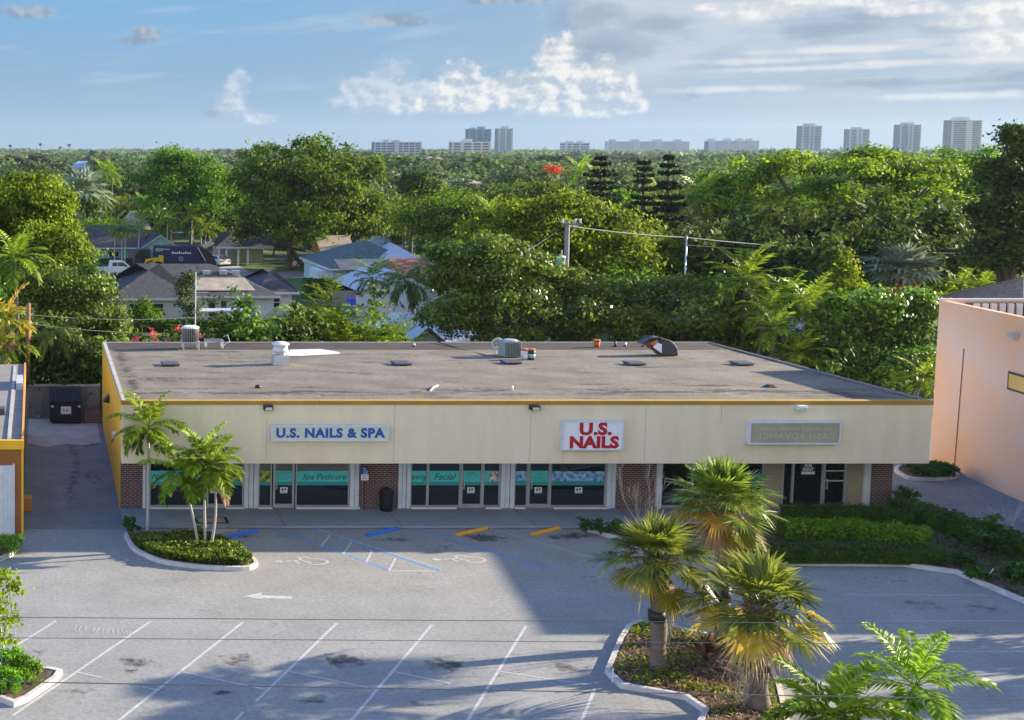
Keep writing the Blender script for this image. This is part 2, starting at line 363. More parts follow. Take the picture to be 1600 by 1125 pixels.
me=gridsheet('parking_lot',-6,36.5,29,48.5,.13,lambda x,y:0,lotstain,'asphalt'); o=link('parking_lot',me,'asphalt'); o['kind']='structure'
def alleystain(x,y):
    s=max(0,.55*(1-abs(x-2.0+.25*math.sin(y*.5))/.45)) * (1 if y>54 else max(0,(y-50)/4))
    for a,b,rx,ry,st in ((1.9,64.5,.5,1.3,.8),(2.9,63.3,.5,.9,.8),(2.9,56.5,.5,1.2,.4),(1.2,65.5,.4,.6,.4)):
        s=max(s,st*max(0,min(1,1.4-math.hypot((x-a)/rx,(y-b)/ry)-.4*fb(x,y,2))))
    return max(0,min(1,s+fb(x,y,.5)*.10))
me=gridsheet('alley',-.35,3.9,48.5,69.3,.16,lambda x,y:0.0,alleystain,'x'); o=link('alley',me,'dark_asphalt'); o['kind']='structure'
ap=MB(); apx=[(-.2,68.9),(3.75,68.9),(3.7,63.4),(2.9,62.7),(1.8,63.0),(.8,62.3),(-.25,63.2)]; ap.quad(*[(x,y,.006) for x,y in reversed(apx)]); struct('alley_apron',ap,'concrete')
me=gridsheet('side_drive',37.4,46,46.0,70,.3,lambda x,y:0.002,lambda x,y:max(0,fb(x,y,.6))*.4,'x'); o=link('side_drive',me,'dark_asphalt'); o['kind']='structure'
def WX(px): return g(px,797)[0]
YW=51.15
# walk in front of the shops with its scored joints
sw=MB().box(3.85,38.2,48.58,YW+.1,0,.11)
o=struct('walkway',sw,'walk'); bev(o,.02)
jt=MB()
for px0 in (427,600,800,960):
    x=WX(px0); jt.box(x-.012,x+.012,48.6,YW-.02,.108,.113)
struct('walkway_joints',jt,'black')
def mline(mb,a,b,w=.1,z=.004):
    a=Vector(g(*a)); b=Vector(g(*b)); d=(b-a).normalized(); n=Vector((-d.y,d.x,0))*w/2
    L=(b-a).length; k=max(1,int(L/.5))
    mb.quad(*[(p.x,p.y,z) for p in (a-n,b-n,b+n,a+n)])
wl=MB()
for a,b in (((88,970),(15,1015)),((235,971),(20,1118)),((380,972),(180,1130)),((526,974),(400,1096)),((675,976),(545,1130)),((822,978),(728,1130)),((930,1075),(907,1130)),((380,1112),(366,1128))):
    mline(wl,a,b,.09)
for a,b in (((285,1050),(417,1078)),((452,1049),(591,1078)),((614,1049),(703,1068)),((778,1049),(918,1070)),((118,1050),(160,1059)),((222,1073),(249,1079))):
    mline(wl,a,b,.07,.006)
struct('parking_lines',wl,'mark_white')
fl=MB()
for a,b in (((767,826),(932,873)),((1317,929),(1545,930)),((1392,970),(1610,970)),((1485,1018),(1610,1018)),((1573,1072),(1620,1072)),((605,892),(682,892))):
    mline(fl,a,b,.09)
# worn lettering strokes on the bay floor
for k in range(13):
    x=120+k*7+rnd.uniform(-1,1); y=980+k*.8; 
    if k in (3,): continue
    mline(fl,(x,y-3),(x+rnd.uniform(-5,5),y+4),.06,.005)
struct('worn_markings',fl,'mark_faint')
bl=MB()
for a,b in (((427,826),(612,892)),((490,826),(688,892)),((652,826),(862,891))): mline(bl,a,b,.13)
struct('blue_bay_lines',bl,'mark_blue')
wh=MB()
mline(wh,(496,827),(690,890),.06,.005)
for a,b in (((515,836),(502,854)),((549,847),(536,866)),((582,859),(572,879)),((618,872),(608,892)),((605,892.5),(680,892.5))): mline(wh,a,b,.09,.006)
struct('access_hatching',wh,'mark_white')
def gpoly(mb,pts,z=.0055): mb.quad(*[(x,y,z) for x,y,_ in (g(*p) for p in pts)])
ar=MB()
gpoly(ar,[(379,932),(410,926),(408,930),(456,932),(456,936),(408,935),(420,938)])
gpoly(ar,[(1244,1058),(1262,1056),(1243,1042),(1248,1041),(1272,1057),(1290,1071),(1284,1071),(1268,1062)])
gpoly(ar,[(1449,1056),(1468,1055),(1472,1062),(1484,1076),(1479,1077),(1464,1062),(1455,1062)])
struct('lane_arrows',ar,'mark_white')
def wheelchair(cx,cy):
    mb=MB(); c=Vector(g(cx,cy)); a=R(35)      # laid along the bay, read from the aisle
    def w(u,v): return (c.x+u*math.cos(a)*1.35-v*math.sin(a)*.9,c.y+u*math.sin(a)*.6+v*math.cos(a)*.9,.0055)
    def seg(p,q,t=.09):
        d=Vector((q[0]-p[0],q[1]-p[1])).normalized(); n=(-d.y*t/2,d.x*t/2)
        mb.quad(w(p[0]-n[0],p[1]-n[1]),w(q[0]-n[0],q[1]-n[1]),w(q[0]+n[0],q[1]+n[1]),w(p[0]+n[0],p[1]+n[1]))
    arc=[(.25+.42*math.cos(t),-.15+.42*math.sin(t)) for t in [R(-150+k*26) for k in range(10)]]
    for p,q in zip(arc,arc[1:]): seg(p,q)
    for p,q in (((-.55,.25),(-.05,.12)),((-.05,.12),(.05,-.3)),((-.05,.12),(.1,.5)),((.1,.5),(.45,.42)),((-.3,.18),(-.3,-.2))): seg(p,q)
    mb.prism([(w(-.75+.14*math.cos(t),.3+.14*math.sin(t))) for t in [k*.785 for k in range(8)]],.0055,.0065)
    struct('wheelchair_symbol',mb,'mark_white')
wheelchair(476,877); wheelchair(722,874)
def inset(poly,w):
    n=len(poly); out=[]
    A=sum(poly[i][0]*poly[(i+1)%n][1]-poly[(i+1)%n][0]*poly[i][1] for i in range(n)); sg=1 if A>0 else -1
    for i in range(n):
        p0,p1,p2=(Vector(poly[i-1][:2]),Vector(poly[i][:2]),Vector(poly[(i+1)%n][:2]))
        d1=(p1-p0).normalized(); d2=(p2-p1).normalized(); n1=Vector((-d1.y,d1.x))*sg; n2=Vector((-d2.y,d2.x))*sg
        b=(n1+n2); b=b/max(.35,b.length_squared)*2; out.append((p1.x+b.x*w,p1.y+b.y*w))
    return out
def smoothpoly(poly,it=2):
    for _ in range(it):
        q=[]
        for i in range(len(poly)):
            a=poly[i]; b=poly[(i+1)%len(poly)]; q+=[(a[0]*.8+b[0]*.2,a[1]*.8+b[1]*.2),(a[0]*.2+b[0]*.8,a[1]*.2+b[1]*.8)]
        poly=q
    return poly
def island(px,kname,sname,it=2,w=.16,h=.15):
    poly=smoothpoly([g(*p)[:2] for p in px],it); inn=inset(poly,w); n=len(poly); mb=MB()
    i0=0; mb.v=[(x,y,-.005) for x,y in poly]+[(x,y,h) for x,y in inset(poly,.02)]+[(x,y,h) for x,y in inn]+[(x,y,0) for x,y in inn]
    for k in range(n):
        j=(k+1)%n
        for r in range(3): mb.f.append((r*n+k,r*n+j,(r+1)*n+j,(r+1)*n+k)); mb.t.append(.5)
    struct(kname,mb,'kerb')
    sb=MB(); cx=sum(p[0] for p in inn)/n; cy=sum(p[1] for p in inn)/n
    sb.v=[(x,y,h-.03) for x,y in inn]; sb.f=[tuple(range(n))]; sb.t=[.5]
    struct(sname,sb,'soil'); return poly,inn
isl_left,_=island([(190,832),(205,862),(250,882),(320,891),(390,893),(406,884),(392,870),(355,851),(318,840),(262,842),(222,838)],'kerb','planting_bed')
isl_palm,_=island([(995,974),(1019,975),(1078,989),(1160,1006),(1215,1050),(1245,1170),(1070,1170),(1104,1100),(936,1070),(973,985)],'kerb','planting_bed',1)
isl_corner,_=island([(-70,1040),(72,1047),(105,1054),(28,1108),(-2,1096),(-70,1086)],'kerb','planting_bed',1)
isl_edge,_=island([(-60,842),(22,846),(33,855),(22,868),(-2,880),(-60,888)],'kerb','planting_bed')
# right hand beds: kerb line from the strip's planter round to the hedges
isl_right,_=island([(903,826),(955,842),(1010,862),(1130,872),(1200,884),(1466,886),(1605,946),(1760,1010),(1800,925),(1500,800),(1390,801),(1180,806),(1160,818)],'kerb','planting_bed',1)
isl_back,_=island([(1392,735),(1415,727),(1490,728),(1502,742),(1490,751),(1420,752)],'kerb','planting_bed')
# brick coloured paver strip and paving slab by the near palm
struct('path_slab',MB().prism([g(226,838)[:2],g(262,842)[:2],g(318,840)[:2],g(372,828)[:2],g(300,828)[:2]],0,.05),'concrete')
# neighbourhood street and drives beyond the hedge
struct('street',MB().quad((-60,147,-.01),(120,147,-.01),(120,155,-.01),(-60,155,-.01)),'weathered')
lw=MB()
for x0,x1,y0,y1 in ((-40,60,155,167),(-40,60,135,147),(20,48,86,104)): lw.quad((x0,y0,-.015),(x1,y0,-.015),(x1,y1,-.015),(x0,y1,-.015))
struct('lawn',lw,'lawn')
struct('driveway',MB().quad((23.5,154.9,-.008),(28.2,154.9,-.008),(28.2,168,-.008),(23.5,168,-.008)),'concrete')
struct('sandy_yard',MB().quad((29,96,-.008),(44,96,-.008),(44,112,-.008),(29,112,-.008)),'roof_tan')
# ================================================================== MAIN BUILDING
FY=48.95
B=thing('shop_building','long single storey shop building with cream fascia, brick piers and grey gravel roof','building',(20,YW,0))
def zr(y): return 5.22-.0345*(y-FY)
XL=lambda y:3.72+(y-FY)*.0178; XR=lambda y:37.3+(y-FY)*.092
YB=68.4
part('wall',MB().prism([(3.84,YW+.02),(3.84+.15,YW+.02),(4.2,YB),(4.05,YB)],0,4.55),'ochre_wall',B)
# upper wedge of the side wall up to the sloping roof
wd=MB(); p=[(3.84,YW+.02,4.55),(4.05,YB,4.55),(4.05,YB,zr(YB)-.02),(3.84,YW+.02,zr(YW)-.02)]
wd.quad(*p); wd.quad(*[(x+.15,y,z) for x,y,z in reversed(p)]); part('wall_top',wd,'ochre_wall',B)
part('rear_wall',MB().box(4.2,38.6,YB-.2,YB,0,4.5),'ochre_wall',B)
part('end_wall',MB().prism([(37.2,YW),(37.38,YW),(38.9,YB),(38.7,YB)],0,4.5),'cream',B)
part('inner_wall',MB().box(4.1,37.1,YW+1.4,YW+1.6,0,4.4),'black',B)
def roofstain(x,y):
    s=0
    zone=max(0,1-abs(y-51.6)/1.5)       # the ponding strip behind the fascia
    s=max(s,zone*max(0,min(1,(fb(x*.34,y*1.9,.9,5)+.10)*2.6)))
    e=min(x-XL(y),9); s=max(s,max(0,.95-abs(e-.75)/.55)*max(0,min(1,.65+1.0*fb(x,y,1.6))) if e<1.5 else 0)
    er=XR(y)-x; s=max(s,max(0,1-er/1.3)*max(0,min(1,.55+.9*fb(x,y,.9))))
    s=max(s,max(0,1-math.hypot((x-35.2)/2.8,(y-50.5)/1.0))*.8)
    s=max(s,max(0,min(1,fb(x*.4,y*1.8,.7,5)-.22))*1.3)
    return max(0,min(1,s))
YS=65.6
def roofgrid():
    nx=230; ny=112; V=[];S=[]
    for j in range(ny):
        y=FY+.06+(YS-FY-.06)*j/(ny-1)
        for i in range(nx):
            x=XL(y)+.1+(XR(y)-XL(y)-.15)*i/(nx-1); V.append((x-20,y-YW,zr(y))); S.append(roofstain(x,y))
    me=bpy.data.meshes.new('roof'); me.from_pydata(V,[],[(j*nx+i,j*nx+i+1,(j+1)*nx+i+1,(j+1)*nx+i) for j in range(ny-1) for i in range(nx-1)]); me.update()
    a=me.attributes.new('stain','FLOAT','POINT'); a.data.foreach_set('value',np.array(S,dtype=np.float32)); return me
rf=link('roof',roofgrid(),'roofing',B)
# bitumen strip along the back with its laps and a white patch
bt=MB()
for k in range(7):
    y0=YS+k*(YB-YS)/7; y1=YS+(k+1)*(YB-YS)/7+.03
    bt.quad((XL(y0)+.1,y0,zr(y0)+.012+k*.002),(XR(y0)-.1,y0,zr(y0)+.012+k*.002),(XR(y1)-.1,y1,zr(y1)+.006+k*.002),(XL(y1)+.1,y1,zr(y1)+.006+k*.002))
lap=part('bitumen_strip',bt,'bitumen',rf)
def rp(px,py):      # point of the sloping roof at a pixel
    y=55
    for _ in range(12): q=g(px,py,zr(y)); y=q[1]
    return q
wp=MB()
pp=[rp(*q) for q in ((446,552),(455,547),(500,546),(520,549),(533,552),(528,554),(470,557),(450,557))]
wp.quad(*[(x,y,z+.03) for x,y,z in pp]); part('sealant_patch',wp,'white_trim',rf)
# edge flashing
ed=MB()
ed.quad((XL(FY),FY,zr(FY)+.09),(XL(FY)+.16,FY,zr(FY)+.09),(XL(YB)+.2,YB,zr(YB)+.09),(XL(YB),YB,zr(YB)+.09))
ed.quad((XL(FY)+.16,FY,zr(FY)+.09),(XL(FY)+.18,FY,zr(FY)-.02),(XL(YB)+.22,YB,zr(YB)-.02),(XL(YB)+.2,YB,zr(YB)+.09))
ed.quad((XL(FY),FY,zr(FY)-.12),(XL(FY),FY,zr(FY)+.09),(XL(YB),YB,zr(YB)+.09),(XL(YB),YB,zr(YB)-.12))
part('edge_flashing',ed,'concrete',rf)
part('rear_flashing',MB().box(XL(YB),XR(YB),YB-.05,YB+.1,zr(YB)-.15,zr(YB)+.07),'concrete',rf)
rf2=MB(); rf2.tube([(XR(FY)-.05,FY+.1,zr(FY)+.03),(XR(YB)-.05,YB,zr(YB)+.03)],.06,6); part('side_flashing',rf2,'weathered',rf)
fa=MB().box(3.72,37.3,FY,FY+.3,2.65,5.13); fo=part('fascia',fa,'cream',B); 
part('fascia_end',MB().box(3.735,3.9,FY+.3,YW+.02,2.68,5.15),'ochre_wall',B)
part('fascia_end',MB().box(37.1,37.285,FY+.3,YW,2.68,5.1),'cream',B)
part('soffit',MB().box(3.9,37.1,FY+.3,YW+.3,2.66,2.70),'cream',B)
tr=MB()
for x0,x1 in ((3.70,11.9),(11.915,18.9),(18.915,21.4),(21.415,29.6),(29.615,37.32)): tr.box(x0,x1,FY-.035,FY+.32,5.13,5.29)
part('fascia_trim',tr,'ochre',B)
for px,y0,y1 in ((617,630,722),(1010,630,722),(880,703,722),(830,645,722),(417,655,720),(1128,630,660)):
    a=at(px,y0,FY); b=at(px,y1,FY); part('control_joint',MB().box(a[0]-.008,a[0]+.008,FY-.004,FY+.01,b[2],a[2]),'concrete',fo)
# --- storefront
ZT=2.66
def pier(a,b): 
    part('brick_pier',MB().box(WX(a),WX(b),YW-.02,YW+.4,.1,ZT),'brick',B)
def pil(a,b):       # white accordion-shutter posts: a stack of slim vertical posts
    mb=MB(); x0,x1=WX(a),WX(b); n=max(1,round((x1-x0)/.2))
    for k in range(n):
        u0=x0+(x1-x0)*k/n+.012; u1=x0+(x1-x0)*(k+1)/n-.012; d=.0 if k%2 else .05
        mb.box(u0,u1,YW-.06-d,YW+.2,.1,ZT)
    mb.box(x0+.003,x1-.003,YW+.02,YW+.22,.1,ZT-.004)
    bev(part('shutter_post',mb,'white_trim',B),.012)
for a,b in ((188,222),(560,620),(960,1022),(1357,1391)): pier(a,b)
for a,b in ((222,233),(380,403),(545,560),(620,640),(780,802),(945,960),(1022,1031),(1345,1357)): pil(a,b)
def window(a,b,z0=.22,m='glass',lab=None):
    x0,x1=WX(a),WX(b); fw=.055; mb=MB()
    mb.box(x0,x0+fw,YW-.02,YW+.1,.1,ZT); mb.box(x1-fw,x1,YW-.02,YW+.1,.1,ZT)
    mb.box(x0+fw,x1-fw,YW-.015,YW+.095,.1,z0); mb.box(x0+fw,x1-fw,YW-.015,YW+.095,ZT-.1,ZT-.003)
    w=part('window',mb,'alum',B)
    part('pane',MB().box(x0+fw-.01,x1-fw+.01,YW+.03,YW+.045,z0-.01,ZT-.09),m,w)
    return w,x0,x1
def door(a,b):
    x0,x1=WX(a),WX(b); mb=MB()
    mb.box(x0,x0+.09,YW-.04,YW+.1,.1,ZT); mb.box(x1-.09,x1,YW-.04,YW+.1,.1,ZT); mb.box(x0+.09,x1-.09,YW-.035,YW+.09,.1,.28); mb.box(x0+.09,x1-.09,YW-.035,YW+.09,2.36,2.46)
    mb.box(x0+.09,x1-.09,YW-.035,YW+.09,ZT-.06,ZT-.003)
    d=part('door',mb,'alum',B)
    part('pane',MB().box(x0+.08,x1-.08,YW+.02,YW+.035,.27,ZT-.05),'glass',d)
    hb=MB().tube([(x0+.14,YW-.1,.95),(x0+.14,YW-.1,1.4)],.018,6); hb.box(x0+.13,x0+.15,YW-.1,YW+.02,.97,.99); hb.box(x0+.13,x0+.15,YW-.1,YW+.02,1.35,1.37); part('handle',hb,'steel',d)
    return d,x0,x1
def banner(w,x0,x1,m='teal',z0=1.25,z1=1.74):
    mb=MB().box(x0+.06,x1-.06,YW+.014,YW+.018,z0,z1); return part('window_banner',mb,m,w)
def strip(w,x0,x1,z0=1.10,z1=1.247): part('banner_hem',MB().box(x0+.06,x1-.06,YW+.012,YW+.017,z0,z1),'teal_deep',w)
def notice(w,px,py):
    x=WX(px); z=at(px,py,YW)[2]
    part('notice',MB().box(x-.16,x+.16,YW+.005,YW+.012,z-.13,z+.13),'paper',w)
    mb=MB(); mb.box(x-.1,x-.02,YW+.001,YW+.004,z-.02,z+.08); mb.box(x+.01,x+.1,YW+.001,YW+.004,z,z+.08); mb.box(x-.12,x+.12,YW+.001,YW+.004,z-.09,z-.07); part('notice_print',mb,'ink',w)
GL={}
w,a,b=window(233,322); banner(w,a,b); strip(w,a,b); wa=w
text('window_lettering','Nail Enhancement',.36,((a+b)/2+.1,YW+.008,1.47),'ink',w,shear=.35,xs=.95)
d,a,b=door(322,352); banner(d,a,b); strip(d,a,b); notice(d,334,766)
w,a,b=window(352,380); banner(w,a,b); strip(w,a,b); part('floral_print',MB().box(a+.1,b-.1,YW+.007,YW+.011,1.27,1.72),'floral',w)
w,a,b=window(403,424); banner(w,a,b,'floral',1.25,1.74); strip(w,a,b)
d,a,b=door(426,459); banner(d,a,b); strip(d,a,b); notice(d,443,766)
for k in range(4): part('door_lettering',MB().box(a+.16,b-.16-.1*(k%2),YW+.004,YW+.008,1.66-k*.1,1.685-k*.1),'teal_deep',d)
w,a,b=window(461,545); banner(w,a,b); strip(w,a,b)
text('window_lettering','Spa Pedicure',.37,((a+b)/2+.06,YW+.008,1.47),'ink',w,shear=.35)
w,a,b=window(640,667); banner(w,a,b); strip(w,a,b); text('window_lettering','axing',.36,((a+b)/2-.02,YW+.008,1.47),'ink',w,shear=.35,xs=.9)
w,a,b=window(667,718); banner(w,a,b); strip(w,a,b); text('window_lettering','Facial',.42,((a+b)/2,YW+.008,1.47),'ink',w,shear=.35)
d,a,b=door(718,753); banner(d,a,b); strip(d,a,b); notice(d,735,766)
mb=MB(); mb.tube([((a+b)/2-.2,YW+.006,1.6),((a+b)/2-.1,YW+.006,1.45),((a+b)/2+.05,YW+.006,1.68),((a+b)/2+.3,YW+.006,1.42)],.012,4); part('door_lettering',mb,'teal_deep',d); text('door_lettering','U.S.',.2,((a+b)/2-.05,YW+.008,1.6),'teal_deep',d)
w,a,b=window(753,780); banner(w,a,b); strip(w,a,b); part('floral_print',MB().prism([(a+.3,YW+.007),(b-.08,YW+.007),(b-.08,YW+.011),(a+.3,YW+.011)],1.27,1.68),'floral_red',w)
w,a,b=window(802,823); banner(w,a,b,'blue_pattern',1.29,1.72); strip(w,a,b,1.10,1.285)
d,a,b=door(823,858); banner(d,a,b); strip(d,a,b); notice(d,840,766); text('door_lettering','U.S.',.2,((a+b)/2,YW+.008,1.6),'teal_deep',d)
for k in range(2): part('door_lettering',MB().box(a+.2,b-.2,YW+.004,YW+.008,1.42-k*.1,1.445-k*.1),'teal_deep',d)
w,a,b=window(858,945); banner(w,a,b,'blue_pattern',1.29,1.72); strip(w,a,b,1.10,1.285); notice(w,903,766)
# low white sills (shutter tracks)
sl=MB()
for p0,p1 in ((233,322),(352,380),(403,424),(461,560),(640,711),(756,780),(802,818),(862,945)): sl.box(WX(p0),WX(p1),YW-.22,YW-.08,.11,.19)
for p0,p1 in ((1232,1281),(1320,1350)): sl.box(WX(p0),WX(p1),YW-.22,YW-.08,.11,.19)
part('sill',sl,'white',B)
# vacant unit to the right
for p0,p1 in ((1031,1080),(1080,1135),(1135,1190)): window(p0,p1)
part('infill_panel',MB().box(WX(1190),WX(1220),YW-.01,YW+.1,.1,ZT),'tan_panel',B)
window(1220,1236); w,a,b=window(1236,1283)
fr=part('rent_board',MB().box(WX(1248),WX(1271),YW+.0,YW+.02,1.58,2.08),'ink',w)
text('rent_lettering','FOR',.17,(WX(1259.5),YW-.004,1.96),'sign_white',w,offset=.008); text('rent_lettering','RENT',.19,(WX(1259.5),YW-.004,1.80),'sign_white',w,offset=.008)
part('rent_panel',MB().box(WX(1249),WX(1270),YW-.006,YW-.001,1.59,1.71),'sign_white',w)
d,a,b=door(1283,1319)
for z in (1.28,1.72): part('door_bar',MB().box(a+.1,b-.1,YW-.02,YW+.0,z,z+.05),'white_trim',d)
part('infill_panel',MB().box(WX(1319),WX(1345),YW-.01,YW+.1,.1,ZT),'tan_panel',B)
# wall lights: three flood lamps on the fascia, one black pack on the side wall
for px,m in ((418,'black'),(833,'black'),(1248,'white_trim')):
    p=at(px,636,FY); mb=MB(); x,z=p[0],p[2]
    i=len(mb.v); mb.quad((x-.19,FY-.02,z+.12),(x+.19,FY-.02,z+.12),(x+.19,FY-.34,z+.06),(x-.19,FY-.34,z+.06))
    mb.box(x-.19,x+.19,FY-.3,FY-.003,z-.09,z+.11); l=part('flood_light',mb,m,B); bev(l,.015)
    part('lens',MB().box(x-.14,x+.14,FY-.312,FY-.3,z-.07,z+.05),'sign_face',l)
wl2=MB(); q=(3.9,60.0,3.0)
wl2.v=[(3.9,59.7,3.3),(3.9,60.3,3.3),(3.62,60.3,2.95),(3.62,59.7,2.95),(3.9,59.7,2.9),(3.9,60.3,2.9)]; wl2.f=[(0,1,2,3),(3,2,5,4),(0,3,4),(1,5,2),(0,4,5,1)]; wl2.t=[.5]*5
part('wall_pack',wl2,'black',B)
part('meter_box',MB().box(3.72,3.92,54.6,54.95,2.3,2.6),'white_trim',B)
# --- signs
def sign(name,label,p0,p1,depth,facem):
    a=at(p0[0],p0[1],FY-depth); b=at(p1[0],p1[1],FY-depth); x0,x1,z1,z0=a[0],b[0],a[2],b[2]
    S=thing(name,label,'sign',((x0+x1)/2,FY-.002,z0))
    fw=.07; mb=MB(); yf=FY-depth
    mb.box(x0,x1,yf,FY-.002,z1-fw,z1); mb.box(x0,x1,yf,FY-.002,z0,z0+fw); mb.box(x0,x0+fw,yf,FY-.002,z0+fw,z1-fw); mb.box(x1-fw,x1,yf,FY-.002,z0+fw,z1-fw)
    bev(part('frame',mb,'white_trim',S),.012)
    part('face',MB().box(x0+fw,x1-fw,yf+.03,FY-.01,z0+fw,z1-fw),facem,S)
    return S,(x0+x1)/2,(z0+z1)/2,yf+.026
S,x,z,y=sign('shop_sign','long white framed sign with blue U.S. NAILS & SPA letters',(424,665),(608,690),.28,'sign_face')
text('lettering','U.S. NAILS & SPA',.52,(x,y,z+.0),'sign_blue',S,offset=.026,extrude=.004,xs=1.06,spacing=1.10)
S,x,z,y=sign('shop_sign','squarish white sign with two lines of red letters reading U.S. NAILS',(880,658),(974,704),.28,'sign_white')
text('lettering','U.S.',.68,(x+.1,y,z+.26),'sign_red',S,offset=.034,extrude=.004,xs=1.18,spacing=1.05); text('lettering','NAILS',.66,(x+.05,y,z-.30),'sign_red',S,offset=.034,extrude=.004,xs=1.14,spacing=1.03)
S,x,z,y=sign('shop_sign','faded olive blank sign with ghostly reversed letters above the vacant unit',(1172,659),(1314,695),.30,'sign_olive')
text('ghost_lettering','CASH ADVANCE',.36,(x+.05,y,z-.14),'sign_ghost',S,offset=.006,mirror=True,xs=1.12,spacing=1.1)
mb=MB()
for k in range(22):
    if k%7==5: continue
    u=x-1.45+k*.135; h=rnd.uniform(.10,.16); mb.box(u,u+.045,y-.003,y,z+.12,z+.12+h); mb.box(u+.045,u+.09,y-.003,y,z+.12+h*.5*rnd.random(),z+.15+h*.5)
part('ghost_lettering',mb,'sign_ghost',S)
# ================================================================== LOT FURNITURE
def wheel_stop(px,py,m,label,ang):
    c=g(px,py); W=thing('wheel_stop',label,'wheel stop',c,'wheel stops at the head of the bays')
    mb=MB(); L=1.78; a=ang
    prof=[(-.085,0),(.085,0),(.07,.07),(.045,.11),(-.045,.11),(-.07,.07)]
    ca,sa=math.cos(a),math.sin(a); n=len(prof)
    for u in (-L/2,L/2):
        for v,z in prof: mb.v.append((c[0]+u*ca-v*sa,c[1]+u*sa+v*ca,z+.004))
    for k in range(n): mb.f.append((k,(k+1)%n,n+(k+1)%n,n+k)); mb.t.append(.5)
    mb.f.append(tuple(reversed(range(n)))); mb.f.append(tuple(range(n,2*n))); mb.t+=[.5,.5]
    bev(part('concrete_bar',mb,m,W),.012)
    pn=MB()
    for u in (-.6,.6): pn.lathe((c[0]+u*ca,c[1]+u*sa,.112),[(.022,0),(.022,.012)],8)
    part('anchor_pin',pn,'steel',W)
a=R(30)
wheel_stop(376,836,'paint_blue','blue wheel stop nearest the left palm bed, beside the path',a)
wheel_stop(597,832.5,'paint_blue','blue wheel stop in front of the black bin and brick pier',a)
wheel_stop(737,832,'paint_orange','orange wheel stop in front of the Facial window',a)
wheel_stop(853,831.5,'paint_orange','orange wheel stop nearest the small round shrubs at the right end',a)
# litter bin
c=(WX(599),YW-.42,.11); T=thing('trash_bin','black domed rubbish bin against the brick pier between the shops','bin',c)
part('bin_body',MB().lathe(c,[(.24,0),(.27,.05),(.30,.75),(.30,.78)],20),'black',T,True)
part('bin_lid',MB().lathe(c,[(.315,.76),(.315,.83),(.27,.92),(.15,.98),(.03,1.0)],20),'rubber',T,True)
# disabled parking sign on a post
x=at(570,735,YW-.35)[0]; c=(x,YW-.35,.11); T=thing('parking_sign','blue and white wheelchair parking sign on a post by the brick pier','sign',c)
part('post',MB().tube([(x,YW-.33,.11),(x,YW-.33,2.05)],.025,6),'black',T)
part('sign_plate',MB().box(x-.15,x+.15,YW-.372,YW-.36,1.70,2.0),'sign_blue',T)
part('lower_plate',MB().box(x-.16,x+.16,YW-.372,YW-.36,1.42,1.69),'sign_white',T)
mb=MB(); arc=[(x+.02+.07*math.cos(t),YW-.376,1.80+.07*math.sin(t)) for t in [R(-200+k*25) for k in range(11)]]; mb.tube(arc,.012,4); mb.tube([(x-.02,YW-.376,1.95),(x-.01,YW-.376,1.86),(x+.06,YW-.376,1.86),(x+.1,YW-.376,1.76)],.014,4); mb.lathe((x-.025,YW-.376,1.95),[(.025,-.02),(.025,.02)],8)
part('wheelchair_emblem',mb,'sign_white',T)
mb=MB()
for k in range(3): mb.box(x-.11,x+.11,YW-.376,YW-.373,1.48+k*.07,1.50+k*.07)
part('sign_print',mb,'sign_blue',T)
# doormat
mx0,mx1=g(300,805,.115)[0],g(352,805,.115)[0]; ym=g(330,812,.115)[1]
T=thing('doormat','dark framed doormat lying on the walk behind the leaning palms','doormat',((mx0+mx1)/2,ym,.112))
part('mat_edge',MB().box(mx0,mx1,ym-.5,ym+.35,.112,.124),'rubber',T); part('mat_pile',MB().box(mx0+.14,mx1-.14,ym-.4,ym+.25,.124,.132),'tan_panel',T)
# ================================================================== ROOF EQUIPMENT
q=rp(440,571); T=thing('exhaust_fan','white mushroom exhaust fan on a square curb near the white roof patch','fan',q)
cx,cy,cz=q
def frustum(mb,c,a,b,z0,z1):
    i=len(mb.v)
    for s,z in ((a,z0),(b,z1)): mb.v+=[(c[0]-s,c[1]-s,c[2]+z),(c[0]+s,c[1]-s,c[2]+z),(c[0]+s,c[1]+s,c[2]+z),(c[0]-s,c[1]+s,c[2]+z)]
    for f in ((3,2,1,0),(4,5,6,7),(0,1,5,4),(1,2,6,5),(2,3,7,6),(3,0,4,7)): mb.f.append(tuple(i+k for k in f)); mb.t.append(.5)
    return mb
part('curb',frustum(MB(),(cx,cy+.35,cz-.05),.42,.36,0,.55),'steel',T)
part('cowl',MB().lathe((cx,cy+.35,cz),[(.26,.5),(.24,.62),(.38,.68),(.40,.74),(.36,.78),(.37,.98),(.45,1.02),(.44,1.06),(.38,1.07),(.30,1.13),(.1,1.16)],20),'white',T,True)
for i,(px,py) in enumerate(((266,571),(627,570),(798,568),(991,570),(1159,570))):
    q=rp(px,py); nm=('low flat roof vent nearest the left flashing','low flat roof vent in the middle of the roof, left of the air unit','low flat roof vent just in front of the air unit','low flat roof vent in front of the fallen cowl','low flat roof vent nearest the right edge of the roof')[i]
    T=thing('roof_vent',nm,'vent',q,'low vents across the roof'); mb=MB().box(q[0]-.42,q[0]+.42,q[1]-.28,q[1]+.28,q[2]-.02,q[2]+.10); part('vent_box',mb,'hvac_dark',T)
    part('vent_cap',frustum(MB(),(q[0],q[1],q[2]),.46,.40,.105,.15),'hvac_dark',T)
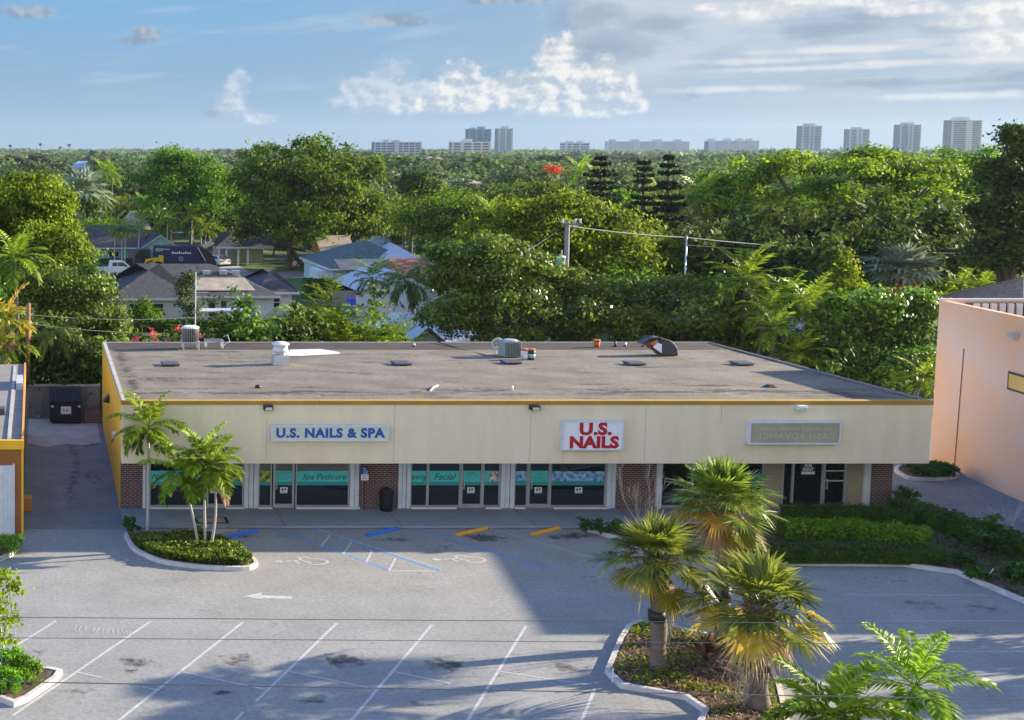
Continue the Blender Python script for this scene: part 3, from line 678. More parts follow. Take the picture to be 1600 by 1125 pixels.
# condenser on its stand, behind left
q=rp(299,547); cx,cy,cz=q; cy+=.45
T=thing('condenser_unit','dark round cage air conditioner on a legged rack at the rear roof edge','air conditioner',(cx,cy,cz))
mb=MB().box(cx-.5,cx+.5,cy-.45,cy+.45,cz+.38,cz+.44)
part('rack',mb,'steel',T)
for sx in (-.42,.42):
    for sy in (-.38,.38): part('leg',MB().tube([(cx+sx,cy+sy,cz-.05),(cx+sx,cy+sy,cz+.385)],.03,6),'steel',T)
part('casing',MB().lathe((cx,cy,cz),[(.46,.45),(.46,1.15),(.44,1.18)],24),'hvac_dark',T,True)
part('top_ring',MB().lathe((cx,cy,cz),[(.48,1.16),(.48,1.22),(.40,1.27),(.2,1.24)],24),'white_trim',T,True)
rb=MB()
for k in range(28):
    w=2*math.pi*k/28; rb.box(cx+.468*math.cos(w)-.006,cx+.468*math.cos(w)+.006,cy+.468*math.sin(w)-.006,cy+.468*math.sin(w)+.006,cz+.46,cz+1.15)
part('grille',rb,'steel',T)
q=rp(337,545); cx,cy,cz=q; cy+=.4
T=thing('equipment_rack','empty low pipe rack with bent conduits beside the condenser','rack',(cx,cy,cz))
part('top_frame',MB().tube([(cx-.55,cy-.3,cz+.42),(cx+.45,cy-.3,cz+.42),(cx+.45,cy+.3,cz+.42),(cx-.55,cy+.3,cz+.42),(cx-.55,cy-.3,cz+.42)],.035,6),'steel',T)
for sx in (-.5,.4):
    for sy in (-.3,.3): part('leg',MB().tube([(cx+sx,cy+sy,cz-.05),(cx+sx,cy+sy,cz+.42)],.03,6),'white_trim',T)
part('conduit',MB().tube([(cx+.4,cy-.2,cz+.1),(cx+.75,cy-.2,cz+.35),(cx+.85,cy-.1,cz+.32),(cx+.7,cy,cz+.75),(cx+.5,cy,cz+.62)],.03,6),'steel',T)
# satellite dish, air unit, paint buckets
q=rp(801,559); cx,cy,cz=q; cy+=.4
T=thing('air_unit','square greenish louvred air conditioning unit beside the round white dish','air conditioner',(cx,cy,cz))
bev(part('cabinet',MB().box(cx-.46,cx+.46,cy-.42,cy+.42,cz+.02,cz+.86),'hvac',T),.04)
lv=MB()
for k in range(11): lv.box(cx-.40+k*.075,cx-.37+k*.075,cy-.435,cy-.42,cz+.08,cz+.78)
part('louvre',lv,'hvac_dark',T); part('fan_guard',MB().lathe((cx,cy,cz),[(.36,.865),(.36,.90),(.30,.92),(.06,.93)],20),'steel',T,True)
q=rp(780,556); cx,cy,cz=q; cy+=.3
T=thing('satellite_dish','small round white satellite dish left of the square air unit','dish',(cx,cy,cz))
part('mast',MB().tube([(cx,cy+.1,cz-.05),(cx,cy+.1,cz+.55)],.03,6),'steel',T)
ds=MB(); n=20; i0=0; ds.v=[(cx,cy+.10,cz+.6)]
for r,d in ((.15,.09),(.27,.04),(.34,0)):
    for k in range(n): w=2*math.pi*k/n; ds.v.append((cx+r*math.cos(w)*.98,cy+d-.12*math.sin(w)*r,cz+.6+r*math.sin(w)))
ds.f=[(0,1+k,1+(k+1)%n) for k in range(n)]+[(1+a*n+k,1+a*n+(k+1)%n,1+(a+1)*n+(k+1)%n,1+(a+1)*n+k) for a in range(2) for k in range(n)]; ds.t=[.5]*len(ds.f)
o=part('reflector',ds,'white',T,True); md=o.modifiers.new('s','SOLIDIFY'); md.thickness=.02
part('feed_arm',MB().tube([(cx,cy+.05,cz+.3),(cx,cy-.4,cz+.5)],.015,5),'steel',T)
for px,lab,mm,m2 in ((819,'white paint bucket with a red rim standing nearest the air unit','white','rust'),(830,'dark paint bucket with a teal label right of the white one','black','turq_can')):
    q=rp(px,562); T=thing('paint_bucket',lab,'bucket',q,'two paint buckets on the roof')
    part('bucket_wall',MB().lathe(q,[(.16,0),(.185,.36),(.19,.5)],16),mm,T,True); part('rim',MB().lathe(q,[(.195,.49),(.2,.56),(.18,.58)],16),m2 if mm=='white' else 'rust',T,True)
    if mm=='black': part('label_band',MB().lathe(q,[(.179,.1),(.192,.32)],16),m2,T,True)
    if mm=='white': part('label_band',MB().box(q[0]-.09,q[0]+.09,q[1]-.195,q[1]-.18,q[2]+.12,q[2]+.3),'sign_white',T)
q=rp(932.5,543); T=thing('flower_pot','orange clay chimney pot near the rear roof edge','pot',q); part('pot_wall',MB().lathe(q,[(.14,0),(.16,.34)],14),'clay',T,True); part('pot_rim',MB().lathe(q,[(.18,.34),(.18,.44),(.15,.45)],14),'clay',T,True)
for px,lab,mm,h in ((961,'short dark vent pipe right of the orange clay pot','black',.33),(977,'thin pale vent pipe between the dark pipe and the fallen cowl','steel',.28),(1005,'pale vent pipe stub just left of the fallen cowl','white_trim',.32),(647,'small pale vent stub at the rear edge left of the dish','white_trim',.2)):
    q=rp(px,542); T=thing('vent_pipe',lab,'pipe',q,'vent pipes along the rear of the roof'); part('pipe',MB().tube([(q[0],q[1],q[2]-.05),(q[0],q[1],q[2]+h)],.055,10),mm,T,True); part('pipe_collar',MB().lathe(q,[(.1,0),(.07,.1)],10),'black',T,True)
# toppled cowl: half a cone lying open, rust and white inside, dark blue-grey hood outside
q=rp(1040,557); cx,cy,cz=q
T=thing('toppled_cowl','large toppled sheet metal cowl, open rusty mouth and dark hood on the roof','cowl',(cx,cy,cz))
def pz(px,py): p=at(px,py,cy); return (p[0],p[2])
def xzprism(pts,y0,y1,mb=None):
    mb=mb or MB(); n=len(pts); i=len(mb.v); mb.v+=[(x,y0,z) for x,z in pts]+[(x,y1,z) for x,z in pts]
    mb.f+=[tuple(i+k for k in range(n)),tuple(i+n+k for k in reversed(range(n)))]+[(i+k,i+n+k,i+n+(k+1)%n,i+(k+1)%n) for k in range(n)]; mb.t+=[.5]*(n+2); return mb
ho=part('hood',xzprism([pz(*q) for q in ((1036,556.5),(1034,529),(1040,529.5),(1048,532),(1055,537),(1060,545),(1061,556.5))],cy+.05,cy+.95),'hvac_dark',T); bev(ho,.05,3)
A,Bp,Cp,D=pz(1008,538),pz(1022,529),pz(1034,529),pz(1035,556)
mm=MB(); mm.quad((A[0],cy+.3,A[1]),(D[0],cy+.03,D[1]),(Cp[0],cy+.6,Cp[1]-.02),(Bp[0],cy+.7,Bp[1]-.02))
o=part('mouth',mm,'rust_dark',T); md=o.modifiers.new('s','SOLIDIFY'); md.thickness=.05
tp=MB(); tp.quad((A[0]-.03,cy+.22,A[1]+.02),(Bp[0],cy+.25,Bp[1]+.03),(Cp[0],cy+.1,Cp[1]+.04),(Cp[0],cy+.9,Cp[1]+.04),(Bp[0],cy+.95,Bp[1]+.03),(A[0]-.03,cy+.8,A[1]+.02))
o=part('upper_lip',tp,'hvac_dark',T); md=o.modifiers.new('s','SOLIDIFY'); md.thickness=.04
q1,q2,q3,q4=pz(1022,543),pz(1034,552),pz(1034.5,538),pz(1029,536)
wq_=MB(); wq_.quad((q1[0],cy+.12,q1[1]),(q2[0],cy+.0,q2[1]),(q3[0],cy+.02,q3[1]),(q4[0],cy+.10,q4[1])); part('white_patch',wq_,'sign_white',T)
q1,q2,q3,q4=pz(1018,537),pz(1023,542),pz(1031,534),pz(1029,531)
wq_=MB(); wq_.quad((q1[0],cy+.16,q1[1]),(q2[0],cy+.11,q2[1]),(q3[0],cy+.08,q3[1]),(q4[0],cy+.13,q4[1])); part('rust_patch',wq_,'rust',T)
for a,b,lab in (((672,611),(684,604),'bent white pipe offcut lying near the front of the roof'),):
    a=rp(*a); b=rp(*b); solo('pipe_offcut',MB().tube([a,((a[0]+b[0])/2,(a[1]+b[1])/2,a[2]+.06),(b[0],b[1],b[2]+.05)],.04,6),'white',lab,'pipe',a)
a=rp(1203,605); solo('roof_rag',frustum(MB(),(a[0],a[1],a[2]),.22,.08,0,.12),'black','small crumpled black lump near the front right of the roof','rag',a)
a=rp(403,606); solo('roof_drain',MB().lathe(a,[(.14,0),(.12,.1),(.05,.14)],10),'black','dark little dome drain above the blue lettered sign','drain',a,None,True)
a=rp(800,609); solo('roof_bottle',MB().lathe(a,[(.07,0),(.07,.12),(.03,.18)],8),'white','tiny white cup left near the front of the roof above the middle','cup',a)
# cable running over the rear edge to the air unit
a=rp(700,543); b=rp(760,556); solo('roof_cable',MB().tube([(a[0],YB,zr(YB)+.12),(a[0]+.4,a[1]-.6,a[2]+.02),((a[0]+b[0])/2+.3,(a[1]+b[1])/2,a[2]+.03),(b[0],b[1],b[2]+.03),(b[0]+.9,b[1]+.2,b[2]+.03)],.03,5),'black','black cable snaking across the bitumen strip toward the air unit','cable',a)
# ================================================================== LEFT BUILDING
LX=-.36; LF=47.8; LB=65.2
T=thing('orange_building','low orange brown building at the left with a grey roof and white shutter','building',(LX-5,LF,0))
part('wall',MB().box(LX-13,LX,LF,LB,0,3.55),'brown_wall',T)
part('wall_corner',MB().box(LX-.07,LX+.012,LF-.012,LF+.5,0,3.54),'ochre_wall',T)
rg=MB().quad((LX-13,LF+.05,3.86),(LX-.06,LF+.05,3.86),(LX-.06,LB,3.9),(LX-13,LB,3.9)); rf0=part('roof',rg,'weathered',T)
part('roof_trim',MB().box(LX-13,LX+.02,LF-.1,LF+.06,3.56,3.93),'ochre_wall',T)
part('side_trim',MB().box(LX-.06,LX+.03,LF+.06,LB,3.5,4.0),'house_orange',T)
part('gutter',MB().box(LX-.65,LX-.5,LF+.2,LB-.5,3.87,3.93),'concrete',T)
p0=at(0,727,LF)[0]; p1=at(20,727,LF)[0]; zt=at(10,727,LF)[2]
mb=MB().box(p0-2.6,p1,LF-.05,LF+.02,.02,zt); 
for k in range(18): mb.box(p0-2.6+k*.18,p0-2.58+k*.18,LF-.07,LF-.05,.05,zt-.03)
part('shutter',mb,'white_trim',T); part('shutter_frame',MB().box(p1,p1+.08,LF-.08,LF+.02,.02,zt+.08),'white',T)
part('meter_step',MB().box(LX-.01,LX+.35,51.0,51.6,0,.55),'house_orange',T)
rd=MB().box(LX-.42,LX-.1,58.2,60.4,3.88,4.22); part('roof_duct',rd,'metal_roof',T); part('roof_box',MB().box(LX-1.25,LX-.85,52.6,53.2,3.88,4.15),'hvac_dark',T)
# pendant roof vent (white) on left
q=(LX-2.4,61.2,3.9); part('roof_vent',frustum(MB(),q,.28,.16,0,.3),'white',T)
# ================================================================== BACK OF THE ALLEY
T=thing('yard_wall','stained grey concrete wall closing the rear of the alley','wall',(2,69.4,0)); part('wall_panel',MB().box(-.2,4.0,69.4,69.65,0,1.85),'old_wall',T); part('wall_cap',MB().box(-.22,4.0,69.36,69.7,1.85,1.92),'concrete',T)
solo('side_fence',MB().box(-.9,-.2,69.45,69.6,0,1.7),'grey_wood','short grey board fence beside the wooden pole','fence',(-.5,69.5,0))
dx0,dx1=g(78,660)[0],g(127,660)[0]; dy=67.6
T=thing('dumpster','black ribbed dumpster with a white notice at the end of the alley','dumpster',((dx0+dx1)/2,dy,0))
mb=MB(); i=0; mb.v=[(dx0,dy,.15),(dx1,dy,.15),(dx1,dy+1.1,.15),(dx0,dy+1.1,.15),(dx0,dy-.12,1.3),(dx1,dy-.12,1.3),(dx1,dy+1.1,1.9),(dx0,dy+1.1,1.9)]
mb.f=[(3,2,1,0),(4,5,6,7),(0,1,5,4),(1,2,6,5),(2,3,7,6),(3,0,4,7)]; mb.t=[.5]*6; part('bin_body',mb,'dumpster',T)
rb=MB()
for k in range(9): x=dx0+.1+k*(dx1-dx0-.2)/8; rb.v+=[(x-.05,dy-.14,1.32),(x+.05,dy-.14,1.32),(x+.05,dy+1.08,1.96),(x-.05,dy+1.08,1.96),(x-.04,dy-.1,1.38),(x+.04,dy-.1,1.38),(x+.04,dy+1.05,2.02),(x-.04,dy+1.05,2.02)]; n=len(rb.v)-8; rb.f+=[tuple(n+j for j in f) for f in ((4,5,6,7),(0,1,5,4),(1,2,6,5),(3,0,4,7))]; rb.t+=[.5]*4
rb.box(dx0-.03,dx1+.03,dy-.16,dy-.1,1.28,1.36); part('lid',rb,'black',T)
part('notice',MB().box(dx0+.62,dx0+1.2,dy-.11,dy-.09,.62,1.05),'paper',T); part('notice_print',MB().lathe((dx0+.98,dy-.115,.84),[(.05,-.04),(.05,.04)],8).lathe((dx0+.78,dy-.115,.84),[(.045,-.04),(.045,.04)],8),'sign_blue',T)
part('reflector',MB().box(dx0+.05,dx0+.22,dy-.11,dy-.09,1.0,1.11),'sign_face',T); part('reflector',MB().box(dx1-.22,dx1-.08,dy-.11,dy-.09,1.0,1.11),'white',T)
for u in (dx0+.15,dx1-.15): part('caster',MB().tube([(u-.04,dy+.2,.08),(u+.04,dy+.2,.08)],.08,10),'rubber',T)
solo('brick_bench',MB().box(3.0,3.95,67.9,68.8,0,.75),'brick','low dark brick block between the dumpster and the yellow wall','wall',(3.4,68.3,0))
# wood pole
q=g(42,650); px,py=q[0],q[1]; top=at(47,474,py)[2]
T=thing('wooden_pole','weathered brown wooden utility pole behind the low orange building','pole',(px,py,0))
part('pole_shaft',MB().tube([(px,py,0),(px+.05,py,top*.5),(px+.1,py,top)],[.16,.15,.12],12),'wood',T,True)
part('insulator',MB().lathe((px+.22,py,top-1.2),[(.05,0),(.05,.16)],8),'white',T); part('bracket',MB().tube([(px-.1,py,top-1.3),(px+.24,py,top-1.2)],.025,5),'steel',T)
solo('leaning_plank',MB().quad((px+.55,py-.4,0),(px+.75,py-.4,0),(px+.45,py+.1,1.5),(px+.25,py+.1,1.5)).quad((px+.25,py+.14,1.5),(px+.45,py+.14,1.5),(px+.75,py-.36,0),(px+.55,py-.36,0)).quad((px+.75,py-.4,0),(px+.75,py-.36,0),(px+.45,py+.14,1.5),(px+.45,py+.1,1.5)),'grey_wood','grey plank leaning at the foot of the wooden pole','plank',(px+.5,py,0))
def wire(name,pts,r,m,label,sag=.0,n=24,group=None):
    P=[]
    for a,b in zip(pts,pts[1:]):
        for k in range(n):
            t=k/n; P.append((a[0]+(b[0]-a[0])*t,a[1]+(b[1]-a[1])*t,a[2]+(b[2]-a[2])*t-sag*4*t*(1-t)))
    P.append(pts[-1]); return solo(name,MB().tube(P,r,5),m,label,'cable',pts[0],group)
gw='overhead lines across the front of the lot'
wire('power_line',[at(-900,958,20),at(2500,982,20)],.0065,'wire','thin grey overhead wire, upper of the three across the lot',0,30,gw)
wire('power_line',[at(-900,990,20.5),at(2500,1014,20.5)],.006,'wire','thin grey overhead wire, middle one of the three across the lot',0,30,gw)
wire('power_line',[at(-900,1049,19),at(2500,1109,19)],.009,'wire','thickest black overhead wire, lowest of the three across the lot',0,30,gw)
gr='service wires behind the shop'
for k,(y0,y1,lab) in enumerate(((492,494,'upper thin cable from the wooden pole toward the hedge'),(506,520,'lower thin cable from the wooden pole sloping down toward the roof'))):
    wire('service_wire',[at(47,y0,py),at(330,y1,76)],.022,'wire',lab,.25,12,gr)
    pass
# white pipe mast on the shop's rear
q=at(306,425,70.5); T=thing('mast','thin white metal mast rising beside the condenser','mast',(q[0],70.5,0)); part('mast_tube',MB().tube([(q[0],70.5,0),(q[0],70.5,q[2])],.032,8),'white_trim',T); b=at(306,457,70.5); part('cross_bar',MB().tube([(q[0]-.1,70.5,b[2]),(q[0]+.75,70.5,b[2]+.02)],.02,5),'white',T)
# concrete utility pole with transformer
UY=86.0; t0=at(887,346,UY); T=thing('utility_pole','grey concrete utility pole with crossarm and transformer rising from the big ficus','pole',(t0[0],UY,0))
part('pole_shaft',MB().tube([(t0[0],UY,0),(t0[0],UY,t0[2])],[.22,.16],10),'weathered',T,True)
z=t0[2]-.12; part('crossarm',MB().box(t0[0]-.55,t0[0]+.95,UY-.28,UY-.2,z-.12,z),'weathered',T)
for u in (-.45,.45,.8): part('insulator',MB().lathe((t0[0]+u,UY-.24,z),[(.06,0),(.1,.08),(.06,.16),(.1,.24),(.04,.34)],8),'white_trim',T,True)
part('brace',MB().tube([(t0[0]+.7,UY-.22,z-.1),(t0[0]+.15,UY-.22,z-.7)],.03,5),'steel',T)
tc=at(876,409,UY-.5); can=part('transformer',MB().lathe((tc[0],UY-.5,tc[2]-.55),[(.28,0),(.3,.1),(.3,.85),(.34,.88),(.3,.95),(.1,1.0)],14),'turq_can',T,True); part('bushing',MB().tube([(tc[0]+.05,UY-.5,tc[2]+.4),(tc[0]+.05,UY-.5,tc[2]+.85)],.05,6),'steel',can)
p1=at(1073,370,88); T=thing('slim_pole','slim grey metal pole at the right edge of the big ficus','pole',(p1[0],88,0)); part('pole_shaft',MB().tube([(p1[0],88,0),(p1[0],88,p1[2])],.06,8),'steel',T,True); part('pole_cap',MB().lathe((p1[0],88,p1[2]-.02),[(.08,0),(.07,.08)],8),'steel',T)
gb='wires strung behind the shop between poles'
wire('phone_wire',[(t0[0],UY,t0[2]-.3),(p1[0],88,p1[2]-.05),at(1340,391,90),at(1700,396,92)],.035,'wire_pale','pale thick wire running right from the slim grey pole across the dark trees',.12,14,gb)
wire('phone_wire',[(p1[0],88,p1[2]-.6),at(1340,397,90.5),at(1700,402,92.5)],.02,'wire','dark thin wire just under the pale thick one',.1,14,gb)
wire('phone_wire',[at(650,478,80),at(870,362,UY)],.018,'wire_pale','thin wire climbing to the transformer pole from the left',.4,14,gb)
# ================================================================== PINK BUILDING
a=g(1453,720); b=g(1600,785); dx,dy=b[0]-a[0],b[1]-a[1]; L=math.hypot(dx,dy); ux,uy=dx/L,dy/L; k=(42.7-a[1])/uy; e=(a[0]+ux*k,42.7); nx,ny=-uy,ux    # +X side
nx,ny=abs(nx),(ux if nx>0 else -ux)
HP=8.18
T=thing('pink_building','tall plain salmon stucco building at the right edge','building',(a[0],a[1],0))
W=17; p=[(a[0],a[1]),(e[0],e[1]),(e[0]+W,e[1]+.0),(a[0]+W+1,a[1])]
part('wall',MB().prism(list(reversed(p)),0,HP-1.0,cap=True),'pink_wall',T)
pw=MB(); inn=inset(p,.28); n=4; z0,z1=HP-1.0,HP
pw.v=[(x,y,z0) for x,y in p]+[(x,y,z1) for x,y in p]+[(x,y,z1) for x,y in inn]+[(x,y,z0) for x,y in inn]
for r in range(3):
    for q in range(4): j=(q+1)%4; pw.f.append((r*4+q,r*4+j,(r+1)*4+j,(r+1)*4+q)); pw.t.append(.5)
part('parapet',pw,'pink_wall',T)
part('parapet_cap',MB().prism([(a[0]-.03,a[1]+.03),(a[0]-.03,a[1]-.2),(a[0]+W+1,a[1]-.2),(a[0]+W+1,a[1]+.03)],HP,HP+.08),'white',T)
rl=MB()
for kk in range(22): x=a[0]+.9+kk*.42; rl.box(x,x+.28,a[1]-1.1,a[1]-1.0,HP-.95,HP-.05)
part('rooftop_screen',rl,'metal_roof',T); part('rooftop_screen',MB().box(a[0]+.6,a[0]+14,a[1]-.95,a[1]-.9,HP-.95,HP-.02),'hvac_dark',T)
def onwall(s,z,o=.0): return (a[0]+ux*s-nx*o,a[1]+uy*s-ny*o,z)
def pinkpt(px,py):      # where a pixel's ray meets the wall
    d=ray(px,py); best=None
    t=(a[0]*uy-a[1]*ux)/(d[0]*uy-d[1]*ux); X,Y,Z=d[0]*t,d[1]*t,H+d[2]*t
    return ((X-a[0])*ux+(Y-a[1])*uy,Z)
s0,zt=pinkpt(1577,579); s1,zb=pinkpt(1608,619)
def wq(mb,s0,s1,z0,z1,o): mb.quad(onwall(s0,z0,o),onwall(s1,z0,o),onwall(s1,z1,o),onwall(s0,z1,o)); return mb
def wbox(mb,s0,s1,z0,z1,o0,o1):
    c=[onwall(s,z,o) for o in (o0,o1) for s,z in ((s0,z0),(s1,z0),(s1,z1),(s0,z1))]; i=len(mb.v); mb.v+=c
    for f in ((0,1,2,3),(7,6,5,4),(0,4,5,1),(1,5,6,2),(2,6,7,3),(3,7,4,0)): mb.f.append(tuple(i+q for q in f)); mb.t.append(.5)
    return mb
zm=(zt+zb)/2; hh=.42
wf=part('window',wbox(MB(),s0,s0+2.4,zm-hh,zm+hh,.0,.05),'bark',T); part('pane',wbox(MB(),s0+.1,s0+2.3,zm-hh+.1,zm+hh-.1,.052,.06),'win_amber',wf)
s2,z2=pinkpt(1588,524); fl=part('wall_lamp',wbox(MB(),s2-.2,s2+.2,z2-.12,z2+.12,.0,.3),'steel',T)
s3,z3=pinkpt(1507,545); s4,z4=pinkpt(1492,730); part('conduit',MB().tube([onwall(s3,z3,.03),onwall((s3+s4)/2,(z3+z4)/2,.03),onwall(s4,max(.1,z4),.03)],.018,6),'wood',T)
# ================================================================== NEIGHBOURHOOD HOUSES
def hip(mb,x0,x1,y0,y1,z,h,rin,gl=False,gr=False):
    ym=(y0+y1)/2; xa=x0 if gl else x0+rin; xb=x1 if gr else x1-rin
    A,Bq,C,D=(x0,y0,z),(x1,y0,z),(x1,y1,z),(x0,y1,z); E,Fq=(xa,ym,z+h),(xb,ym,z+h)
    mb.quad(A,Bq,Fq,E); mb.quad(C,D,E,Fq)
    if not gl: mb.quad(D,A,E)
    if not gr: mb.quad(Bq,C,Fq)
    mb.quad(D,C,Bq,A)
    return mb
def house(label,x0,x1,y0,y1,wall,roof,hw=2.55,rh=1.9,rin=3.5,gl=False,gr=False,ov=.5,wins=(),doors=(),rz=0,name='house',gable=None,seams=False,rmat2=None):
    T=thing(name,label,'house',((x0+x1)/2,(y0+y1)/2,0))
    w=MB().box(x0,x1,y0,y1,0,hw); ym=(y0+y1)/2
    for flag,x in ((gl,x0),(gr,x1)):
        if flag: w.quad((x,y0,hw),(x,y1,hw),(x,ym,hw+rh*.93)); 
    part('wall',w,wall,T)
    r=part('roof',hip(MB(),x0-ov,x1+ov,y0-ov,y1+ov,hw+.06,rh,rin,gl,gr),roof,T)
    part('eave_board',MB().box(x0-ov-.02,x1+ov+.02,y0-ov-.03,y0-ov+.03,hw-.14,hw+.055).box(x0-ov-.03,x0-ov+.03,y0-ov+.03,y1+ov,hw-.14,hw+.055),'white',T)
    for (u,wd,z0,z1) in wins:
        f=part('window',MB().box(u-.06,u+wd+.06,y0-.06,y0-.003,z0-.06,z1+.06),'white',T); mb=MB().box(u,u+wd,y0-.075,y0-.061,z0,z1); part('pane',mb,'window_dark',f)
        part('glazing_bar',MB().box(u,u+wd,y0-.085,y0-.076,(z0+z1)/2-.03,(z0+z1)/2+.03),'white_trim',f)
    for (u,wd) in doors: d=part('door',MB().box(u,u+wd,y0-.05,y0-.003,0,2.1),'weathered',T); part('handle',MB().box(u+wd-.15,u+wd-.08,y0-.09,y0-.05,.95,1.05),'steel',d)
    if seams:
        sm=MB(); n=int((x1-x0+2*ov)/.55)
        for k in range(1,n): x=x0-ov+(x1-x0+2*ov)*k/n; d=min(1,(x-(x0-ov))/rin if not gl else 1,(x1+ov-x)/rin if not gr else 1); sm.quad((x-.03,y0-ov,hw+.10),(x+.03,y0-ov,hw+.10),(x+.03,y0-ov+(ym-y0+ov)*d,hw+.10+rh*d),(x-.03,y0-ov+(ym-y0+ov)*d,hw+.10+rh*d))
        part('roof_seam',sm,'metal_blue',r)
    return T,r
# grey-roofed white house just behind the hedge (front house)
hy=107.5
def hx(px,y=hy): return at(px,460,y)[0]
T,r=house('white house with dark grey hip roof and solar panel behind the palms',hx(176),hx(428),hy,hy+11,'house_white','shingle',2.55,2.35,5.5,wins=((hx(212),1.25,1.0,2.1),(hx(239),.85,1.3,2.1),(hx(326),.6,.7,2.1),(hx(370),1.3,1.0,2.1),(hx(345),.5,1.0,2.1)))
# front hip wing
wg=MB(); x0,x1=hx(176)-.5,hx(303); yf=hy-2.2
part('wing_roof',hip(MB(),x0,x1,yf,hy+9,2.64,2.55,5.0),'shingle',T); part('wing_wall',MB().box(x0+.5,x1-.5,yf+.5,hy+.0,0,2.58),'house_white',T)
part('wing_eave',MB().box(x0-.02,x1+.02,yf-.03,yf+.03,2.42,2.635),'white',T)
for u,wd,z0,z1 in ((hx(203,yf),1.35,1.0,2.05),(hx(239,yf),.95,1.25,2.05)):
    f=part('window',MB().box(u-.06,u+wd+.06,yf+.44,yf+.497,z0-.06,z1+.06),'white',T); part('pane',MB().box(u,u+wd,yf+.425,yf+.439,z0,z1),'window_dark',f); part('glazing_bar',MB().box(u,u+wd,yf+.41,yf+.424,(z0+z1)/2-.03,(z0+z1)/2+.03),'white_trim',f)
sp=MB(); u0,u1=hx(308),hx(400)
def rz_(y): return 2.61+2.35*(y-(hy-.5))/6.0
sp.quad((u0,hy+.3,rz_(hy+.3)+.12),(u1,hy+.3,rz_(hy+.3)+.12),(u1-.6,hy+2.6,rz_(hy+2.6)+.12),(u0,hy+2.6,rz_(hy+2.6)+.12)); sp.quad((u0,hy+.3,rz_(hy+.3)+.05),(u1,hy+.3,rz_(hy+.3)+.05),(u1,hy+.3,rz_(hy+.3)+.12),(u0,hy+.3,rz_(hy+.3)+.12)); part('solar_panel',sp,'roof_tan',r)
for px in (325,352,372):
    x=hx(px); part('skylight',MB().box(x,x+.75,hy+3.4,hy+4.0,rz_(hy+3.2),rz_(hy+4.0)+.12),'steel',r)
house('small white gabled house end beside the grey hip roof',hx(405,112),hx(452,112),111,120,'house_white','shingle',2.5,1.7,2.5,wins=((hx(420,112),.8,1.1,2.0),),ov=.6)
T=thing('patio_cover','low flat pale blue patio canopy behind the condenser','canopy',(18,101,0)); xx0,xx1=at(310,485,101)[0],at(388,485,101)[0]; zz=at(340,484,101)[2]; part('canopy_roof',MB().box(xx0,xx1,100,102,zz-.08,zz),'metal_roof',T)
for x in (xx0+.1,xx1-.1): part('post',MB().tube([(x,100.2,0),(x,100.2,zz-.08)],.05,6),'white',T)
# teal house across the street
ty=161.0
def tx(px): return at(px,400,ty)[0]
T,r=house('teal house with grey roof and mint gable across the street',tx(120),tx(222),ty,ty+9,'house_teal','shingle',2.6,2.7,2,gl=True,gr=True,wins=((tx(134),1.0,.9,2.0),(tx(168),1.5,.6,2.1)),doors=((tx(200),1.0),))
gx0,gx1=tx(212),tx(282); gm=(gx0+gx1)/2
gb_=MB().box(gx0+.4,gx1-.4,ty-2.5,ty+6,0,2.55); part('gable_wall',gb_,'house_teal',T)
part('gable_front',MB().quad((gx0+.3,ty-2.52,2.55),(gx1-.3,ty-2.52,2.55),(gm,ty-2.52,4.35)),'house_mint',T)
part('gable_roof',MB().quad((gx0,ty-2.9,2.5),(gm,ty-2.9,4.55),(gm,ty+6,4.55),(gx0,ty+6,2.5)).quad((gm,ty-2.9,4.55),(gx1,ty-2.9,2.5),(gx1,ty+6,2.5),(gm,ty+6,4.55)),'shingle',T)
bg=MB()
for xa,xb,za,zb in ((gx0,gm,2.5,4.55),(gm,gx1,4.55,2.5)): bg.quad((xa,ty-2.93,za-.22),(xb,ty-2.93,zb-.22),(xb,ty-2.93,zb+.04),(xa,ty-2.93,za+.04))
part('barge_board',bg,'house_mint',T); 
f=part('window',MB().box(tx(234),tx(252),ty-2.58,ty-2.51,.9,2.1),'white',T); part('pane',MB().box(tx(234)+.1,tx(242.4),ty-2.6,ty-2.581,1,2.0).box(tx(243.4),tx(252)-.1,ty-2.6,ty-2.581,1,2.0),'window_dark',f)
solo('house',hip(MB(),tx(200),tx(258),ty+16,ty+24,4.0,2.6,2).box(tx(202),tx(256),ty+16.6,ty+23.4,0,3.99),'roof_tan','pale tan hipped roof peeking over the teal house','house',(tx(230),ty+20,0))
# white garden wall right of teal house + carport house
solo('garden_wall',MB().box(tx(276),tx(312),ty-.5,ty-.3,0,2.0),'house_white','plain white garden wall beside the mint gable','wall',(tx(290),ty-.4,0))
cy_=163.5
def cxp(px): return at(px,390,cy_)[0]
T=thing('carport_house','cream house with white carport posts and grey gable roof behind the silver car','house',(cxp(365),cy_,0))
part('wall',MB().box(cxp(352),cxp(420),cy_+4,cy_+11,0,2.6),'house_cream',T); part('garage_door',MB().box(cxp(353),cxp(372),cy_+3.9,cy_+3.99,0,2.3),'house_white',T)
part('roof',hip(MB(),cxp(336),cxp(425),cy_-1,cy_+11,2.6,2.7,4.5,gl=False,gr=True),'shingle',T); part('eave_board',MB().box(cxp(336)-.03,cxp(425),cy_-1.05,cy_-.98,2.35,2.6),'white',T)
for px in (341,352.5,371,386): part('post',MB().box(cxp(px)-.13,cxp(px)+.13,cy_-.8,cy_-.55,0,2.55),'white',T)
part('side_panel',MB().quad((cxp(318),cy_+1,2.0),(cxp(338),cy_+1,2.95),(cxp(338),cy_+6,2.95),(cxp(318),cy_+6,2.0)),'house_cream',T)
